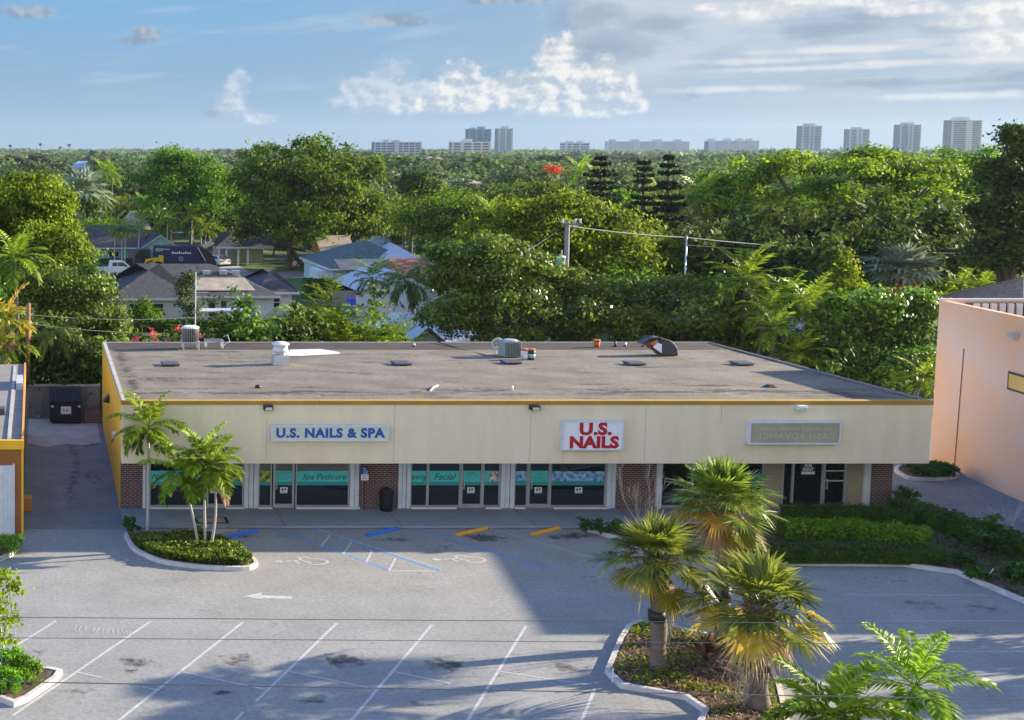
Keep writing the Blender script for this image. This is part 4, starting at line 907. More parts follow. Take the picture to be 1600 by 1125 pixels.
# blue-green roofed house in the middle
by=133
def bx(px): return at(px,420,by)[0]
T,r=house('pale blue house with wide teal shingle roof below the banyan',bx(520),bx(668),by,by+14,'house_mint','shingle_teal',2.5,2.6,5.5,wins=((bx(580),1.2,1,2),))
gx0,gx1=bx(572),bx(690); gm=bx(642); part('gable_roof',MB().quad((gx0,by-3,2.55),(gm,by-3,4.0),(gm,by+8,4.9),(gx0,by+5,2.6)).quad((gm,by-3,4.0),(gx1,by-3,2.55),(gx1,by+6,2.6),(gm,by+8,4.9)),'metal_roof',T)
part('barge_board',MB().quad((gx0,by-3.03,2.35),(gm,by-3.03,3.8),(gm,by-3.03,4.05),(gx0,by-3.03,2.6)).quad((gm,by-3.03,3.8),(gx1,by-3.03,2.35),(gx1,by-3.03,2.6),(gm,by-3.03,4.05)),'house_white',T)
part('gable_wall',MB().quad((gx0+.5,by-2.9,0),(gx1-.5,by-2.9,0),(gx1-.5,by-2.9,2.6),(gm,by-2.9,3.9),(gx0+.5,by-2.9,2.6)),'house_mint',T)
fr_=MB().quad((bx(529),by-.9,2.45),(bx(606),by-.9,2.45),(bx(609),by+1.7,3.5),(bx(527),by+1.7,3.45)); part('sunlit_slope',fr_,'roof_tan',r)
hv=MB().box(bx(500),bx(522),by+1,by+5,0,2.2); part('porch',hv,'house_white',T)
house('orange house with pale gable roof half hidden by the banyan trunks',at(505,400,150)[0],at(548,400,150)[0],149,157,'house_orange','roof_tan',2.6,2.2,1.5,gl=True,gr=True)
# white house with red roof
wy=116.5
def wx(px): return at(px,450,wy)[0]
T,r=house('white gabled house with terracotta roof behind the white garden wall',wx(622),wx(700),wy+3,wy+13,'house_white','tile_red',2.5,1.9,2,gr=True)
gx0,gx1,gm=wx(556),wx(668),wx(618)
part('gable_wall',MB().quad((gx0+.5,wy,0),(gx1-.5,wy,0),(gx1-.5,wy,2.4),(gm,wy,3.6),(gx0+.5,wy,2.0)),'house_white',T)
part('gable_roof',MB().quad((gx0,wy-.4,2.0),(gm,wy-.4,3.85),(gm,wy+9,3.85),(gx0,wy+9,2.0)).quad((gm,wy-.4,3.85),(gx1,wy-.4,2.3),(gx1,wy+9,2.3),(gm,wy+9,3.85)),'metal_roof',T)
part('barge_board',MB().quad((gx0,wy-.43,1.75),(gm,wy-.43,3.6),(gm,wy-.43,3.9),(gx0,wy-.43,2.05)).quad((gm,wy-.43,3.6),(gx1,wy-.43,2.05),(gx1,wy-.43,2.35),(gm,wy-.43,3.9)),'white',T)
part('window',MB().box(wx(590),wx(600),wy-.06,wy-.003,1.2,1.9),'window_dark',T)
wy2=112.5
T=thing('garden_wall','long white garden wall behind the drooping queen palm','wall',(wx(620),wy2,0)); part('wall_panel',MB().box(at(557,480,wy2)[0],at(662,480,wy2)[0],wy2,wy2+.2,0,1.9),'house_white',T); part('wall_cap',MB().box(at(557,480,wy2)[0]-.05,at(662,480,wy2)[0]+.05,wy2-.04,wy2+.24,1.9,1.97),'white',T)
q=at(549,465,114); solo('blue_tarp',frustum(MB(),(q[0],114,0),.6,.3,0.2,q[2]-.1),'tarp','bright blue tarp heap left of the white garden wall','tarp',(q[0],114,0))
solo('board_fence',MB().box(at(520,440,117)[0],at(560,440,117)[0],117,117.15,0,1.9),'grey_wood','grey board fence behind the blue tarp','fence',(at(540,440,117)[0],117,0))
# metal roofed cottage right behind the shop
my=84
def mx_(px): return at(px,510,my)[0]
T=thing('cottage','mint cottage with pale standing seam metal roof just behind the shop','house',(mx_(700),my,0))
z1=at(680,536,my)[2]; zrg=at(690,503,my+2)[2]; zl=z1-.1
part('wall',MB().box(mx_(640),mx_(790),my+.4,my+7,0,zl),'house_mint',T)
part('gable_wall',MB().quad((mx_(636),my-.4,zl-.3),(mx_(700),my-.4,zl-.3),(mx_(664),my-.4,zrg-.25)),'house_mint',T)
ro=MB().quad((mx_(628),my-.8,zl),(mx_(664),my-.8,zrg),(mx_(658),my+7,zrg+.05),(mx_(610),my+7,zl)).quad((mx_(664),my-.8,zrg),(mx_(706),my-.8,zl-.25),(mx_(800),my-.8,zl-.25),(mx_(790),my+6,zrg),(mx_(658),my+7,zrg+.05))
r=part('roof',ro,'metal_roof',T)
sm=MB()
for k in range(1,9):
    t=k/9; A=Vector((mx_(706+94*t),my-.8,zl-.24)); Bv=Vector((mx_(664+126*t*.98),my-.8+(6.5*t),zrg+.02)); d=Vector((.035,0,.03)); sm.quad(tuple(A-d*Vector((1,0,0))+Vector((0,0,.03))),tuple(A+Vector((.035,0,.03))),tuple(Bv+Vector((.035,0,.03))),tuple(Bv+Vector((-.035,0,.03))))
part('roof_seam',sm,'metal_blue',r)
part('barge_board',MB().quad((mx_(628),my-.83,zl-.2),(mx_(664),my-.83,zrg-.18),(mx_(664),my-.83,zrg+.03),(mx_(628),my-.83,zl+.03)).quad((mx_(664),my-.83,zrg-.18),(mx_(706),my-.83,zl-.45),(mx_(706),my-.83,zl-.22),(mx_(664),my-.83,zrg+.03)),'shingle_teal',T)
# right-hand pieces of roof
q=at(1262,510,82); zz=q[2]; T=thing('metal_shed','ribbed pale metal shed roof glimpsed between the right hand palms','shed',(q[0],82,0)); r=part('roof',MB().quad((q[0]-1.3,81,zz-.7),(q[0]+1.4,81,zz-.45),(q[0]+1.4,84,zz+.5),(q[0]-1.0,84,zz+.45)),'metal_roof',T); part('wall',MB().box(q[0]-1.2,q[0]+1.3,81.3,84,0,zz-.75),'house_white',T)
sm=MB()
for k in range(7): u=q[0]-1.2+k*.42; sm.quad((u,81,zz-.66+.09*k/2.5),(u+.06,81,zz-.66+.09*k/2.5),(u+.1,84,zz+.5),(u+.04,84,zz+.5))
part('roof_rib',sm,'metal_blue',r)
q=at(1562,446,82); T=thing('thatched_hut','brown thatched hut roof behind the pink building','hut',(q[0],82,0)); zz=q[2]; part('roof',hip(MB(),q[0]-1.6,q[0]+8,78,86,zz-1.3,1.9,3.2),'thatch',T); part('wall',MB().box(q[0]-1.0,q[0]+7,79,85,0,zz-1.3),'house_cream',T)
# far houses peeking over the canopy
for lab,px0,px1,py0,py1,Y,wm,rm in (
 ('far white two storey house with blue grey hip roof among the trees',114,148,262,252,420,'house_white','metal_blue'),
 ('far low building with long salmon roof at the left margin',22,64,280,271,330,'house_cream','roof_tan'),
 ('far house with bright blue metal roof left of the banyan',346,370,288,277,290,'house_white','metal_roof'),
 ('far flat roofed pinkish house with white terrace rail',602,630,277,268,330,'house_cream','roof_tan'),
 ('far cream bungalow roof in front of the low towers',716,750,288,280,260,'house_cream','roof_tan'),
 ('distant pale roof just left of the twin tall towers',668,692,249,245,700,'house_white','roof_tan'),
 ('white house wall seen through the trunks right of the banyan',606,630,368,356,175,'house_white','roof_tan'),
 ('white house front showing behind the carport palms',118,160,333,325,215,'house_white','roof_tan'),
 ('teal metal roof glimpse under the dark right hand trees',1232,1266,374,364,120,'house_white','metal_blue')):
    x0,x1=at(px0,py0,Y)[0],at(px1,py0,Y)[0]; zt=at(px0,py1,Y)[2]; ze=at(px0,py0,Y)[2]
    hw=max(2.2,ze+.2); rh=max(.9,zt-hw)
    house(lab,x0,x1,Y,Y+9,wm,rm,hw,rh,min(3,(x1-x0)*.3),ov=.4,wins=((x0+(x1-x0)*.25,1.0,hw-1.5,hw-.5),(x0+(x1-x0)*.65,1.0,hw-1.5,hw-.5)))
# ================================================================== VEHICLES (side profiles with real width, glass, wheels)
def wheel(parent,x,y,r,w):
    wv=MB().tube([(x,y-w/2,r),(x,y+w/2,r)],r,16); o=part('wheel',wv,'rubber',parent); part('rim',MB().tube([(x,y-w/2-.012,r),(x,y+w/2+.012,r)],r*.6,12),'steel',o); return o
def shell(prof,y0,y1,tuck):          # prof: (x,z) outline, upper points tucked in
    mb=MB(); n=len(prof); 
    for y,sg in ((y0,1),(y1,-1)): mb.v+=[(x,y+sg*tuck(z),z) for x,z in prof]
    mb.f=[tuple(range(n)),tuple(reversed(range(n,2*n)))]+[(k,n+k,n+(k+1)%n,(k+1)%n) for k in range(n)]; mb.t=[.5]*len(mb.f); return mb
def place(T,loc,rz): T.location=loc; T.rotation_euler=(0,0,rz)
# pickup, nose to the right
T=thing('pickup_truck','white extended cab pickup truck parked on the street left of the blue truck','pickup',(0,0,0))
bd=shell([(-2.9,.55),(-2.9,1.15),(-2.85,1.22),(.75,1.22),(1.0,1.2),(2.6,1.08),(2.85,.95),(2.9,.5)],-.98,.98,lambda z:0)
bev(part('body',bd,'car_white',T),.05,2)
cb=shell([(-.85,1.2),(-.75,1.82),(-.6,1.93),(.75,1.93),(.95,1.86),(1.75,1.2)],-.96,.96,lambda z:(z-1.2)*.2); bev(part('cab',cb,'car_white',T),.04,2)
part('bed_liner',MB().box(-2.75,-.95,-.82,.82,1.2,1.235),'black',T)
for s in (-1,1):
    y=s*.90; 
    for prof in ([(-.6,1.3),(-.55,1.75),(.05,1.78),(.05,1.3)],[(.12,1.3),(.12,1.78),(.75,1.78),(1.4,1.3)]):
        part('window',MB().quad(*[(x,s*(.965-(z-1.2)*.2),z) for x,z in (prof if s<0 else prof[::-1])]),'car_glass',T)
    part('tail_light',MB().box(-2.93,-2.86,s*.8-.1,s*.8+.1,.8,1.12),'lamp_red',T); part('headlight',MB().box(2.78,2.9,s*.75-.16,s*.75+.16,.72,.95),'sign_white',T)
    for x in (-1.85,1.9): wheel(T,x,s*.86,.41,.26)
part('windscreen',MB().quad((.98,-.78,1.84),(.98,.78,1.84),(1.68,.88,1.27),(1.68,-.88,1.27)),'car_glass',T)
part('bumper',MB().box(-3.05,-2.9,-.9,.9,.5,.72),'steel',T); part('mirror',MB().box(1.05,1.2,-1.15,-.98,1.25,1.42),'black',T)
q=g(181,431); place(T,(q[0],q[1],0),R(4))
# sedan/hatch: silver car seen three-quarter from behind
def sedan(label,paint,q,rz,group=None):
    T=thing('parked_car',label,'car',(0,0,0),group)
    bev(part('body',shell([(-2.2,.35),(-2.22,.85),(-2.1,.98),(1.2,.95),(2.1,.78),(2.25,.55),(2.2,.3)],-.88,.88,lambda z:0),paint,T),.08,3)
    bev(part('cabin',shell([(-2.0,.95),(-1.3,1.42),(-.4,1.5),(.25,1.46),(1.25,.93)],-.84,.84,lambda z:(z-.93)*.32),paint,T),.04,2)
    part('rear_window',MB().quad((-1.98,.66,1.03),(-1.98,-.66,1.03),(-1.36,-.56,1.42),(-1.36,.56,1.42)),'car_glass',T)
    part('windscreen',MB().quad((1.18,-.7,1.0),(1.18,.7,1.0),(.32,.58,1.45),(.32,-.58,1.45)),'car_glass',T)
    for s in (-1,1):
        prof=[(-1.6,1.05),(-1.15,1.38),(.2,1.4),(.95,1.02)]; part('window',MB().quad(*[(x,s*(.85-(z-.93)*.32),z) for x,z in (prof if s>0 else prof[::-1])]),'car_glass',T)
        part('tail_light',MB().box(-2.26,-2.1,s*.66-.17,s*.66+.17,.72,.9),'lamp_red',T); part('headlight',MB().box(2.1,2.22,s*.62-.18,s*.62+.18,.58,.74),'sign_white',T)
        for x in (-1.35,1.35): wheel(T,x,s*.78,.32,.2)
    part('number_plate',MB().box(-2.25,-2.215,-.26,.26,.55,.68),'sign_white',T)
    place(T,q,rz); return T
q=g(338,415); sedan('silver hatchback standing in the carport drive beside the blue truck','car_silver',(q[0],q[1],0),R(115),'parked cars in the neighbourhood')
q=g(127,419); sedan('dark red car showing its rear at the left of the pickup','car_red',(q[0],q[1],0),R(20),'parked cars in the neighbourhood')
q=g(484,418); sedan('white car half hidden under the banyan trunks','car_white',(q[0],q[1],0),R(160),'parked cars in the neighbourhood')
# dark blue refuse truck, tailgate to the right
T=thing('refuse_truck','big dark blue refuse truck with a rounded loading tail','truck',(0,0,0))
bev(part('hopper',shell([(-3.6,1.0),(-3.6,3.35),(1.9,3.4),(2.0,3.3),(2.6,1.0)],-1.22,1.22,lambda z:0),'truck_blue',T),.06,2)
bev(part('tailgate',shell([(1.95,3.4),(2.6,3.25),(3.6,2.6),(4.35,1.5),(4.4,.8),(2.4,.75)],-1.18,1.18,lambda z:0),'black',T),.05,2)
part('lift_arm',shell([(1.75,3.45),(2.0,3.45),(3.2,1.3),(2.95,1.2)],-1.28,1.28,lambda z:0),'truck_blue',T)
part('lift_rail',MB().tube([(1.95,-1.3,3.3),(3.0,-1.3,1.5)],.07,6),'steel',T)
part('chassis',MB().box(-5.9,3.2,-.6,.6,.6,.95),'black',T)
bev(part('cab',shell([(-5.95,.7),(-5.95,2.0),(-5.6,2.85),(-4.1,2.9),(-4.1,.7)],-1.15,1.15,lambda z:0),'black',T),.06,2)
part('windscreen',MB().quad((-5.98,-1.0,2.0),(-5.98,1.0,2.0),(-5.66,.95,2.75),(-5.66,-.95,2.75)),'car_glass',T); part('window',MB().box(-5.4,-4.5,-1.17,-1.15,1.9,2.6),'car_glass',T)
for x in (-5.0,-1.0,1.2):
    for s in (-1,1): wheel(T,x,s*1.0,.52,.32)
em=MB(); 
for k in range(6): w=k*math.pi/3; em.box(-.15+.22*math.cos(w)-.08,-.15+.22*math.cos(w)+.08,-1.235,-1.222,1.75+.22*math.sin(w)-.08,1.75+.22*math.sin(w)+.08)
part('side_emblem',em,'metal_blue',T); lt=MB()
for k in range(9): lt.box(-1.3+k*.28,-1.12+k*.28,-1.235,-1.222,2.4,2.4+.18+.1*(k%3==0))
part('side_lettering',lt,'sign_white',T)
part('pale_graphic',MB().box(-3.4,-2.5,-1.232,-1.222,2.7,3.1).box(-2.9,-1.6,-1.2315,-1.2215,2.9,3.05),'metal_blue',T)
q=g(276,424); place(T,(q[0]+.6,q[1],0),R(-3))
T=thing('front_loader','yellow and black loader parked in front of the blue truck','loader',(0,0,0))
bev(part('bonnet',shell([(-1.2,.8),(-1.0,1.7),(.6,1.95),(.6,.8)],-.7,.7,lambda z:0),'yellow',T),.05,2); bev(part('rear_frame',MB().box(.62,1.25,-.8,.8,.6,2.2),'yellow',T),.05,2); part('roll_cage',MB().tube([(-.4,-.6,1.8),(-.3,-.6,2.5),(.5,-.6,2.5),(.6,-.6,1.9)],.06,6),'black',T)
for x,rr in ((-1.0,.55),(.6,.75)):
    for s in (-1,1): wheel(T,x,s*.85,rr,.4)
part('bucket',MB().box(-2.4,-1.4,-1,1,.3,1.0),'black',T); part('arm',MB().tube([(-.2,-.8,1.6),(-1.6,-.8,.9)],.1,6),'black',T)
q=g(238,424); place(T,(q[0],q[1]-1,0),0)
# ================================================================== SKYLINE
def tower(label,px0,px1,pyt,Y,dep,m='tower',glass='tower_glass',floors=20,fins=(),pent=(),rot=0,blocks=(),cls='apartment tower'):
    dep=dep*.5; x0,x1=at(px0,pyt,Y+dep)[0]*.998,at(px1,pyt,Y)[0]; zt=at(px0,pyt,Y)[2]; w=x1-x0; xc=(x0+x1)/2
    T=thing('apartment_tower',label,cls,(xc,Y,0),'apartment blocks on the skyline')
    part('tower_body',MB().box(x0,x1,Y,Y+dep,-5,zt),glass,T)
    sl=MB(); fh=zt/floors
    for k in range(1,floors+1): sl.box(x0-.3,x1+.3,Y-1.4,Y+dep+.3,k*fh-fh*.42,k*fh+.02)
    part('balcony_band',sl,m,T)
    for u,wd in fins:
        if wd>0: part('pier',MB().box(x0+w*u,x0+w*(u+wd),Y-2.2,Y+dep+.8,-5,zt+.6),m,T)
    for u0,u1,h in pent: part('penthouse',MB().box(x0+w*u0,x0+w*u1,Y+2,Y+dep-2,zt+.65,zt+h),m,T)
    return T
tower('rightmost and widest skyline tower, curved looking with stacked balconies',1478,1533,188,1500,26,'tower_warm','tower_glass',24,((0,.03),(.48,.2),(.97,.03)),((.2,.65,4),))
tower('tall blue grey tower second from the right on the skyline',1400,1438,195,1700,24,'tower','tower_glass',24,((0,.04),(.38,.08),(.55,.08),(.96,.04)),((.25,.75,3.5),))
tower('shortest looking tower of the right hand four, third from the right',1322,1358,202,1900,24,'tower','tower_glass',22,((.0,.06),(.33,.14),(.55,.1),(.94,.06)),((.3,.72,3.5),))
tower('leftmost tower of the right hand four above the yellow green tree',1248,1283,197,1800,24,'tower','tower_glass',23,((.0,.05),(.36,.08),(.56,.08),(.95,.05)),((.25,.75,4),))
tower('tall blue glass tower at left of the central pair',729,767,202,1750,28,'tower_blue','tower_glass',24,((.0,.03),(.3,.05),(.62,.05),(.95,.05)),((.5,.75,4),(.15,.3,2.5)))
tower('slim pale tower at right of the central pair',775,801,201,1800,26,'tower','tower_blue',25,((.0,.12),(.45,.12),(.88,.12)),((.4,.75,4),))
tower('long mid rise block with a white centre spine left of the tall pair',582,658,222,1400,20,'tower','tower_glass',9,((0,.02),(.13,.02),(.25,.02),(.43,.09),(.6,.02),(.73,.02),(.85,.02),(.97,.03)),((.22,.34,3),(.4,.55,2.5)))
tower('pale low block in front of the tall blue tower',703,766,222,1450,18,'tower_warm','tower_glass',8,((0,.04),(.22,.08),(.5,.05),(.75,.04),(.96,.04)),((.3,.55,4),))
tower('small hazy block at the left end of the low slab blocks',877,921,223,2000,24,'tower','tower_glass',7,((.05,.1),(.3,.05),(.6,.05)),((.2,.4,3),(.6,.8,3)))
tower('longest low slab block with four stair towers on the skyline',947,1077,221,2100,26,'tower','tower',7,((.0,.0),(.04,.05),(.3,.09),(.58,.09),(.84,.07)),((.04,.1,4),(.3,.39,4),(.58,.67,4),(.84,.91,4)))
tower('shorter low slab block with four stair towers, right of the longest',1103,1186,220,2050,26,'tower','tower',7,((.0,.12),(.35,.1),(.6,.08),(.8,.06)),((.04,.15,4),(.35,.45,4),(.6,.69,4),(.8,.88,4)))
tower('left one of two tiny distant towers at the far left horizon',291,298,231,3600,16,'tower','tower_glass',12,((.1,.2),))
tower('right one of two tiny distant towers at the far left horizon',304,312,231,3600,16,'tower','tower_glass',12,((.1,.2),))
for px,top,Y,lab in ((16,226,1500,'distant lattice floodlight mast at the far left edge'),(63,224,1500,'distant floodlight mast with a long head, tallest at left'),(94,229,1700,'distant short floodlight mast between the taller ones'),(108,225,1500,'distant floodlight mast nearest the two tiny towers'),(1206,227,1500,'distant thin mast between the slab block and the right towers')):
    q=at(px,top,Y); T=thing('light_mast',lab,'mast',(q[0],Y,0),'floodlight masts on the horizon'); part('mast_pole',MB().tube([(q[0],Y,0),(q[0],Y,q[2])],.35,6),'hvac_dark',T)
    if px<1200: part('lamp_head',MB().box(q[0]-1.8,q[0]+1.8,Y-.5,Y+.5,q[2]-3,q[2]),'hvac_dark',T)
# ================================================================== VEGETATION
nr=np.random.default_rng(11)
def leaves(pos,out,size,tone,asp=.5,flat=.35,jit=.9):
    n=len(pos)
    nrm=out*.75+nr.normal(0,jit*.55,(n,3))+np.array([0,0,flat]); nrm/=np.linalg.norm(nrm,axis=1,keepdims=True)+1e-9
    t=nr.normal(0,1,(n,3)); t-=nrm*np.sum(t*nrm,1,keepdims=True); t/=np.linalg.norm(t,axis=1,keepdims=True)+1e-9
    b=np.cross(nrm,t); s=(size*nr.uniform(.65,1.3,n))[:,None]; w=s*asp
    # pointed leaf: base, side, tip, side
    V=np.stack([pos-t*s*.5,pos+b*w*.5-t*s*.05,pos+t*s*.5-nrm*s*.12,pos-b*w*.5-t*s*.05],1).reshape(-1,3)
    return V
def crown(lobes,nclump,per,cr,leaf,zmin=-.55,asp=.55,shell_=(.72,1.04),flat=.35,sub=13):
    """leaf clumps on many uneven boughs (sub-lobes) that stick out of each lobe by different amounts, so the outline is ragged and dark gaps show between boughs"""
    lobes=np.array(lobes,dtype=float); S=[]
    for l in lobes:
        u=nr.normal(0,1,(sub*3,3)); u/=np.linalg.norm(u,axis=1,keepdims=True); u=u[u[:,2]>zmin-.15][:sub]
        rr=nr.uniform(.58,1.0,(len(u),1)); c=l[:3]+u*l[3:]*rr; k=nr.uniform(.24,.44,len(u))
        for q in range(len(u)): S.append((*c[q],l[3]*k[q],l[4]*k[q],l[5]*k[q]*.8,*u[q],nr.uniform(0,1)))
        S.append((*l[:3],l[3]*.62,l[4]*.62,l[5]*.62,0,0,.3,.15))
    S=np.array(S); ar=S[:,3]*S[:,5]; pr=ar/ar.sum(); idx=nr.choice(len(S),nclump,p=pr)
    L=S[idx]; u=nr.normal(0,1,(nclump,3))+L[:,6:9]*.9; u/=np.linalg.norm(u,axis=1,keepdims=True)+1e-9
    rf_=nr.uniform(.55,1.05,nclump)+(nr.random(nclump)<.07)*nr.uniform(.2,.7,nclump)
    c=L[:,:3]+u*L[:,3:6]*rf_[:,None]; n=nclump
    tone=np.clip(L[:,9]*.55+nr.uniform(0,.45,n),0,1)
    c2=np.repeat(c,per,0); u2=np.repeat(u,per,0); crr=np.repeat(cr*nr.uniform(.6,1.25,n),per)[:,None]
    off=nr.normal(0,1,(n*per,3))*crr*np.array([1,1,.55]); pos=c2+off; o2=u2+off/cr*.35
    tn=np.clip(np.repeat(tone,per)*.8+nr.uniform(0,.2,n*per),0,1)
    return leaves(pos,o2,np.full(n*per,leaf),tn,asp,flat),tn
def limbs(base,tops,r0,fork=.45,n=7):
    mb=MB(); base=Vector(base); cen=Vector((0,0,0))
    for t in tops: cen+=Vector(t)/len(tops)
    f=base+(Vector((base.x*.6+cen.x*.4,base.y*.6+cen.y*.4,base.z+(cen.z-base.z)*fork))-base)
    mb.tube([base,base+(f-base)*.12+Vector((0,0,.02)),base+(f-base)*.55+Vector((.05,.04,0)),f],[r0*1.5,r0*1.08,r0*.9,r0*.8],n)
    for t in tops:
        t=Vector(t); m=f.lerp(t,.5)+Vector((nr.uniform(-.3,.3),nr.uniform(-.3,.3),-.1*(t-f).length)); mb.tube([f-(f-base)*.06,m,t],[r0*.6,r0*.38,r0*.12],max(5,n-2))
        for _ in range(2):
            e=t+Vector((nr.uniform(-1,1),nr.uniform(-1,1),nr.uniform(.2,.9)))*min(.9,max(.3,(t-f).length*.15)); mb.tube([m.lerp(t,.4),e],[r0*.22,r0*.05],5)
    return mb
def tree(name,label,cat,base,lobes,leafm,nclump,per,cr,leaf,r0=.25,group=None,fork=.45,zmin=-.55,asp=.55,barkm='bark',trunks=None,flat=.35,shell_=(.72,1.04),sub=13):
    T=thing(name,label,cat,base,group)
    lb=[(l[0]-base[0],l[1]-base[1],l[2]-base[2],l[3],l[4],l[5]) for l in lobes]
    V,tn=crown(lb,nclump,per,cr,leaf,zmin,asp,shell_,flat,sub); o=link('crown',npmesh('crown',V,len(V)//4,tn),leafm,T)
    tops=[(l[0],l[1],l[2]-l[5]*.15) for l in lb]
    if trunks:
        mb=MB()
        for k,(bx_,by_) in enumerate(trunks):
            m2=limbs((bx_,by_,0),[tops[k%len(tops)],tops[(k*2+1)%len(tops)]],r0,fork,7); i=len(mb.v); mb.v+=m2.v; mb.f+=[tuple(i+q for q in f) for f in m2.f]; mb.t+=m2.t
    else: mb=limbs((0,0,0),tops[:7],r0,fork)
    link('trunk',mb.mesh('trunk'),barkm,T,smooth=True); return T
def PL(Y,*ls):            # lobes given as sizes seen in the photo at depth Y
    out=[]
    for l in ls:
        px,py,a,b=l[:4]; d=l[4] if len(l)>4 else 0; yy=Y+d; c=at(px,py,yy); rx=a*yy/F; rz=b*yy/F; out.append((*c,rx,rx*.85,rz))
    return out
HERO=[]
def hero(label,Y,px,ls,leafm,nclump,per,cr,leaf,r0=.3,name='broadleaf_tree',cat='tree',**k):
    leaf*=.82; nclump=int(nclump*1.35); lobes=PL(Y,*ls); b=at(px,300,Y); base=(b[0],Y,0)
    HERO.append((base[0],Y,max(abs(l[0]-base[0])+l[3] for l in lobes)))
    return tree(name,label,cat,base,lobes,leafm,nclump,per,cr,leaf,r0,**k)
# --- palms ---------------------------------------------------------------
def frond(mb,base,az,elev,L,droop,nl,ll,lw,tone,vee=.35,rach=.018,lean=.75,hang=.25,plume=0.0):
    p=Vector(base); pts=[p.copy()]; n=9; dirs=[]
    e=elev; ca,sa=math.cos(az),math.sin(az)
    for k in range(n):
        d=Vector((ca*math.cos(e),sa*math.cos(e),math.sin(e))); dirs.append(d); p=p+d*(L/n); pts.append(p.copy()); e-=droop/n*(.5+1.0*k/n)
    dirs.append(dirs[-1])
    mb.tube(pts,[rach*(1-.8*k/n) for k in range(n+1)],3,False,tone*.6)
    side=Vector((-sa,ca,0))
    for k in range(nl):
        s=.16+.84*(k+.5)/nl; x=s*n; i=min(n-1,int(x)); q=pts[i].lerp(pts[i+1],x-i); d=dirs[i]; up=side.cross(d)*-1
        if up.z<0: up=-up
        l=ll*(.45+.55*math.sin(math.pi*min(1,(s*.92+.12))**.8))*nr.uniform(.85,1.1)
        for sg in (-1,1):
            v=(side*sg*1.0+d*lean+up*(vee+plume*nr.uniform(-.9,.9))+Vector((0,0,-hang*nr.uniform(.5,1.5)))+Vector(nr.normal(0,.09,3))).normalized()
            w=v.cross(up); w=w.normalized()*lw*.5 if w.length>.01 else d*lw*.5
            m=q+v*l*.45; t=q+v*l+Vector((0,0,-hang*l*.8))
            i0=len(mb.v); mb.v+=[tuple(q),tuple(m+w),tuple(t),tuple(m-w)]; mb.f.append((i0,i0+1,i0+2,i0+3)); mb.t.append(max(0,min(1,tone+nr.uniform(-.2,.2))))
def fan(mb,base,az,elev,Lp,Rr,nseg,tone,droop=.35,spread=125,lw=1.0):
    ca,sa=math.cos(az),math.sin(az); f=Vector((ca*math.cos(elev),sa*math.cos(elev),math.sin(elev))); s=Vector((-sa,ca,0)); nn=f.cross(s); 
    if nn.z<0: nn=-nn
    b=Vector(base); h=b+f*Lp+Vector((0,0,-.06*Lp)); mb.tube([b,b+f*Lp*.55,h],[.022,.016,.012],3,False,tone*.6)
    f2=(f+Vector((0,0,-droop*.6))).normalized(); dth=R(2*spread)/nseg
    for k in range(nseg):
        th=-R(spread)+dth*(k+.5)+nr.uniform(-.03,.03); v=(f2*math.cos(th)+s*math.sin(th)+nn*.22*abs(math.sin(th))).normalized()
        l=Rr*(.72+.28*math.cos(th*.7))*nr.uniform(.88,1.08); w=nn.cross(v).normalized()*l*math.tan(dth*.5)*.5*1.15*lw
        m=h+v*l*.5+nn*(.02*(k%2)); t=h+v*l+Vector((0,0,-droop*l*nr.uniform(.4,1.0)))
        i0=len(mb.v); mb.v+=[tuple(h),tuple(m+w),tuple(t),tuple(m-w)]; mb.f.append((i0,i0+1,i0+2,i0+3)); mb.t.append(max(0,min(1,tone+nr.uniform(-.15,.15))))
def trunk_pts(b,t,bend=(0,0),n=8): 
    b=Vector(b); t=Vector(t); return [tuple(b.lerp(t,k/n)+Vector((bend[0],bend[1],0))*math.sin(math.pi*k/n)) for k in range(n+1)]
def feather_palm(label,base,top,L,nf,r=.09,bend=(0,0),frm='frond',barkm='pale_bark',shaft=.55,ll=.5,lw=.055,nl=26,name='feather_palm',group=None,droop=1.5,emin=-.35,emax=1.35,dead=0,hang=.25,vee=.35,plume=0.0):
    T=thing(name,label,'palm',base,group); b0=Vector(base); tp=Vector(top)-b0
    pts=trunk_pts((0,0,0),tp,bend); link('trunk',MB().tube(pts,[r*1.5]+[r*(1.05-.3*k/8) for k in range(1,9)],9).mesh('trunk'),barkm,T,smooth=True)
    d=(Vector(pts[-1])-Vector(pts[-2])).normalized(); ct=tp+d*shaft
    if shaft: link('crownshaft',MB().tube([tp-d*.02,tp+d*shaft*.5,ct],[r*1.15,r*1.05,r*.55],9).mesh('crownshaft'),'crownshaft',T,smooth=True)
    mb=MB()
    for k in range(nf):
        u=k/(nf-1); el=emax+(emin-emax)*u**.85; frond(mb,ct,k*2.39996+nr.uniform(-.25,.25),el,L*nr.uniform(.88,1.08)*(.8+.2*math.sin(math.pi*min(1,u+.25))),droop*(.6+.5*u),nl,ll,lw,.75-.5*u+nr.uniform(-.1,.1),hang=hang,vee=vee,plume=plume)
    link('fronds',mb.mesh('fronds'),frm,T)
    if dead:
        mb=MB()
        for k in range(dead): frond(mb,ct-d*.1,nr.uniform(0,6.28),-.55-nr.uniform(0,.5),L*.8,.7,nl,ll*.8,lw,nr.uniform(.2,.9),hang=.5)
        link('dead_fronds',mb.mesh('dead_fronds'),'frond_dead',T)
    return T
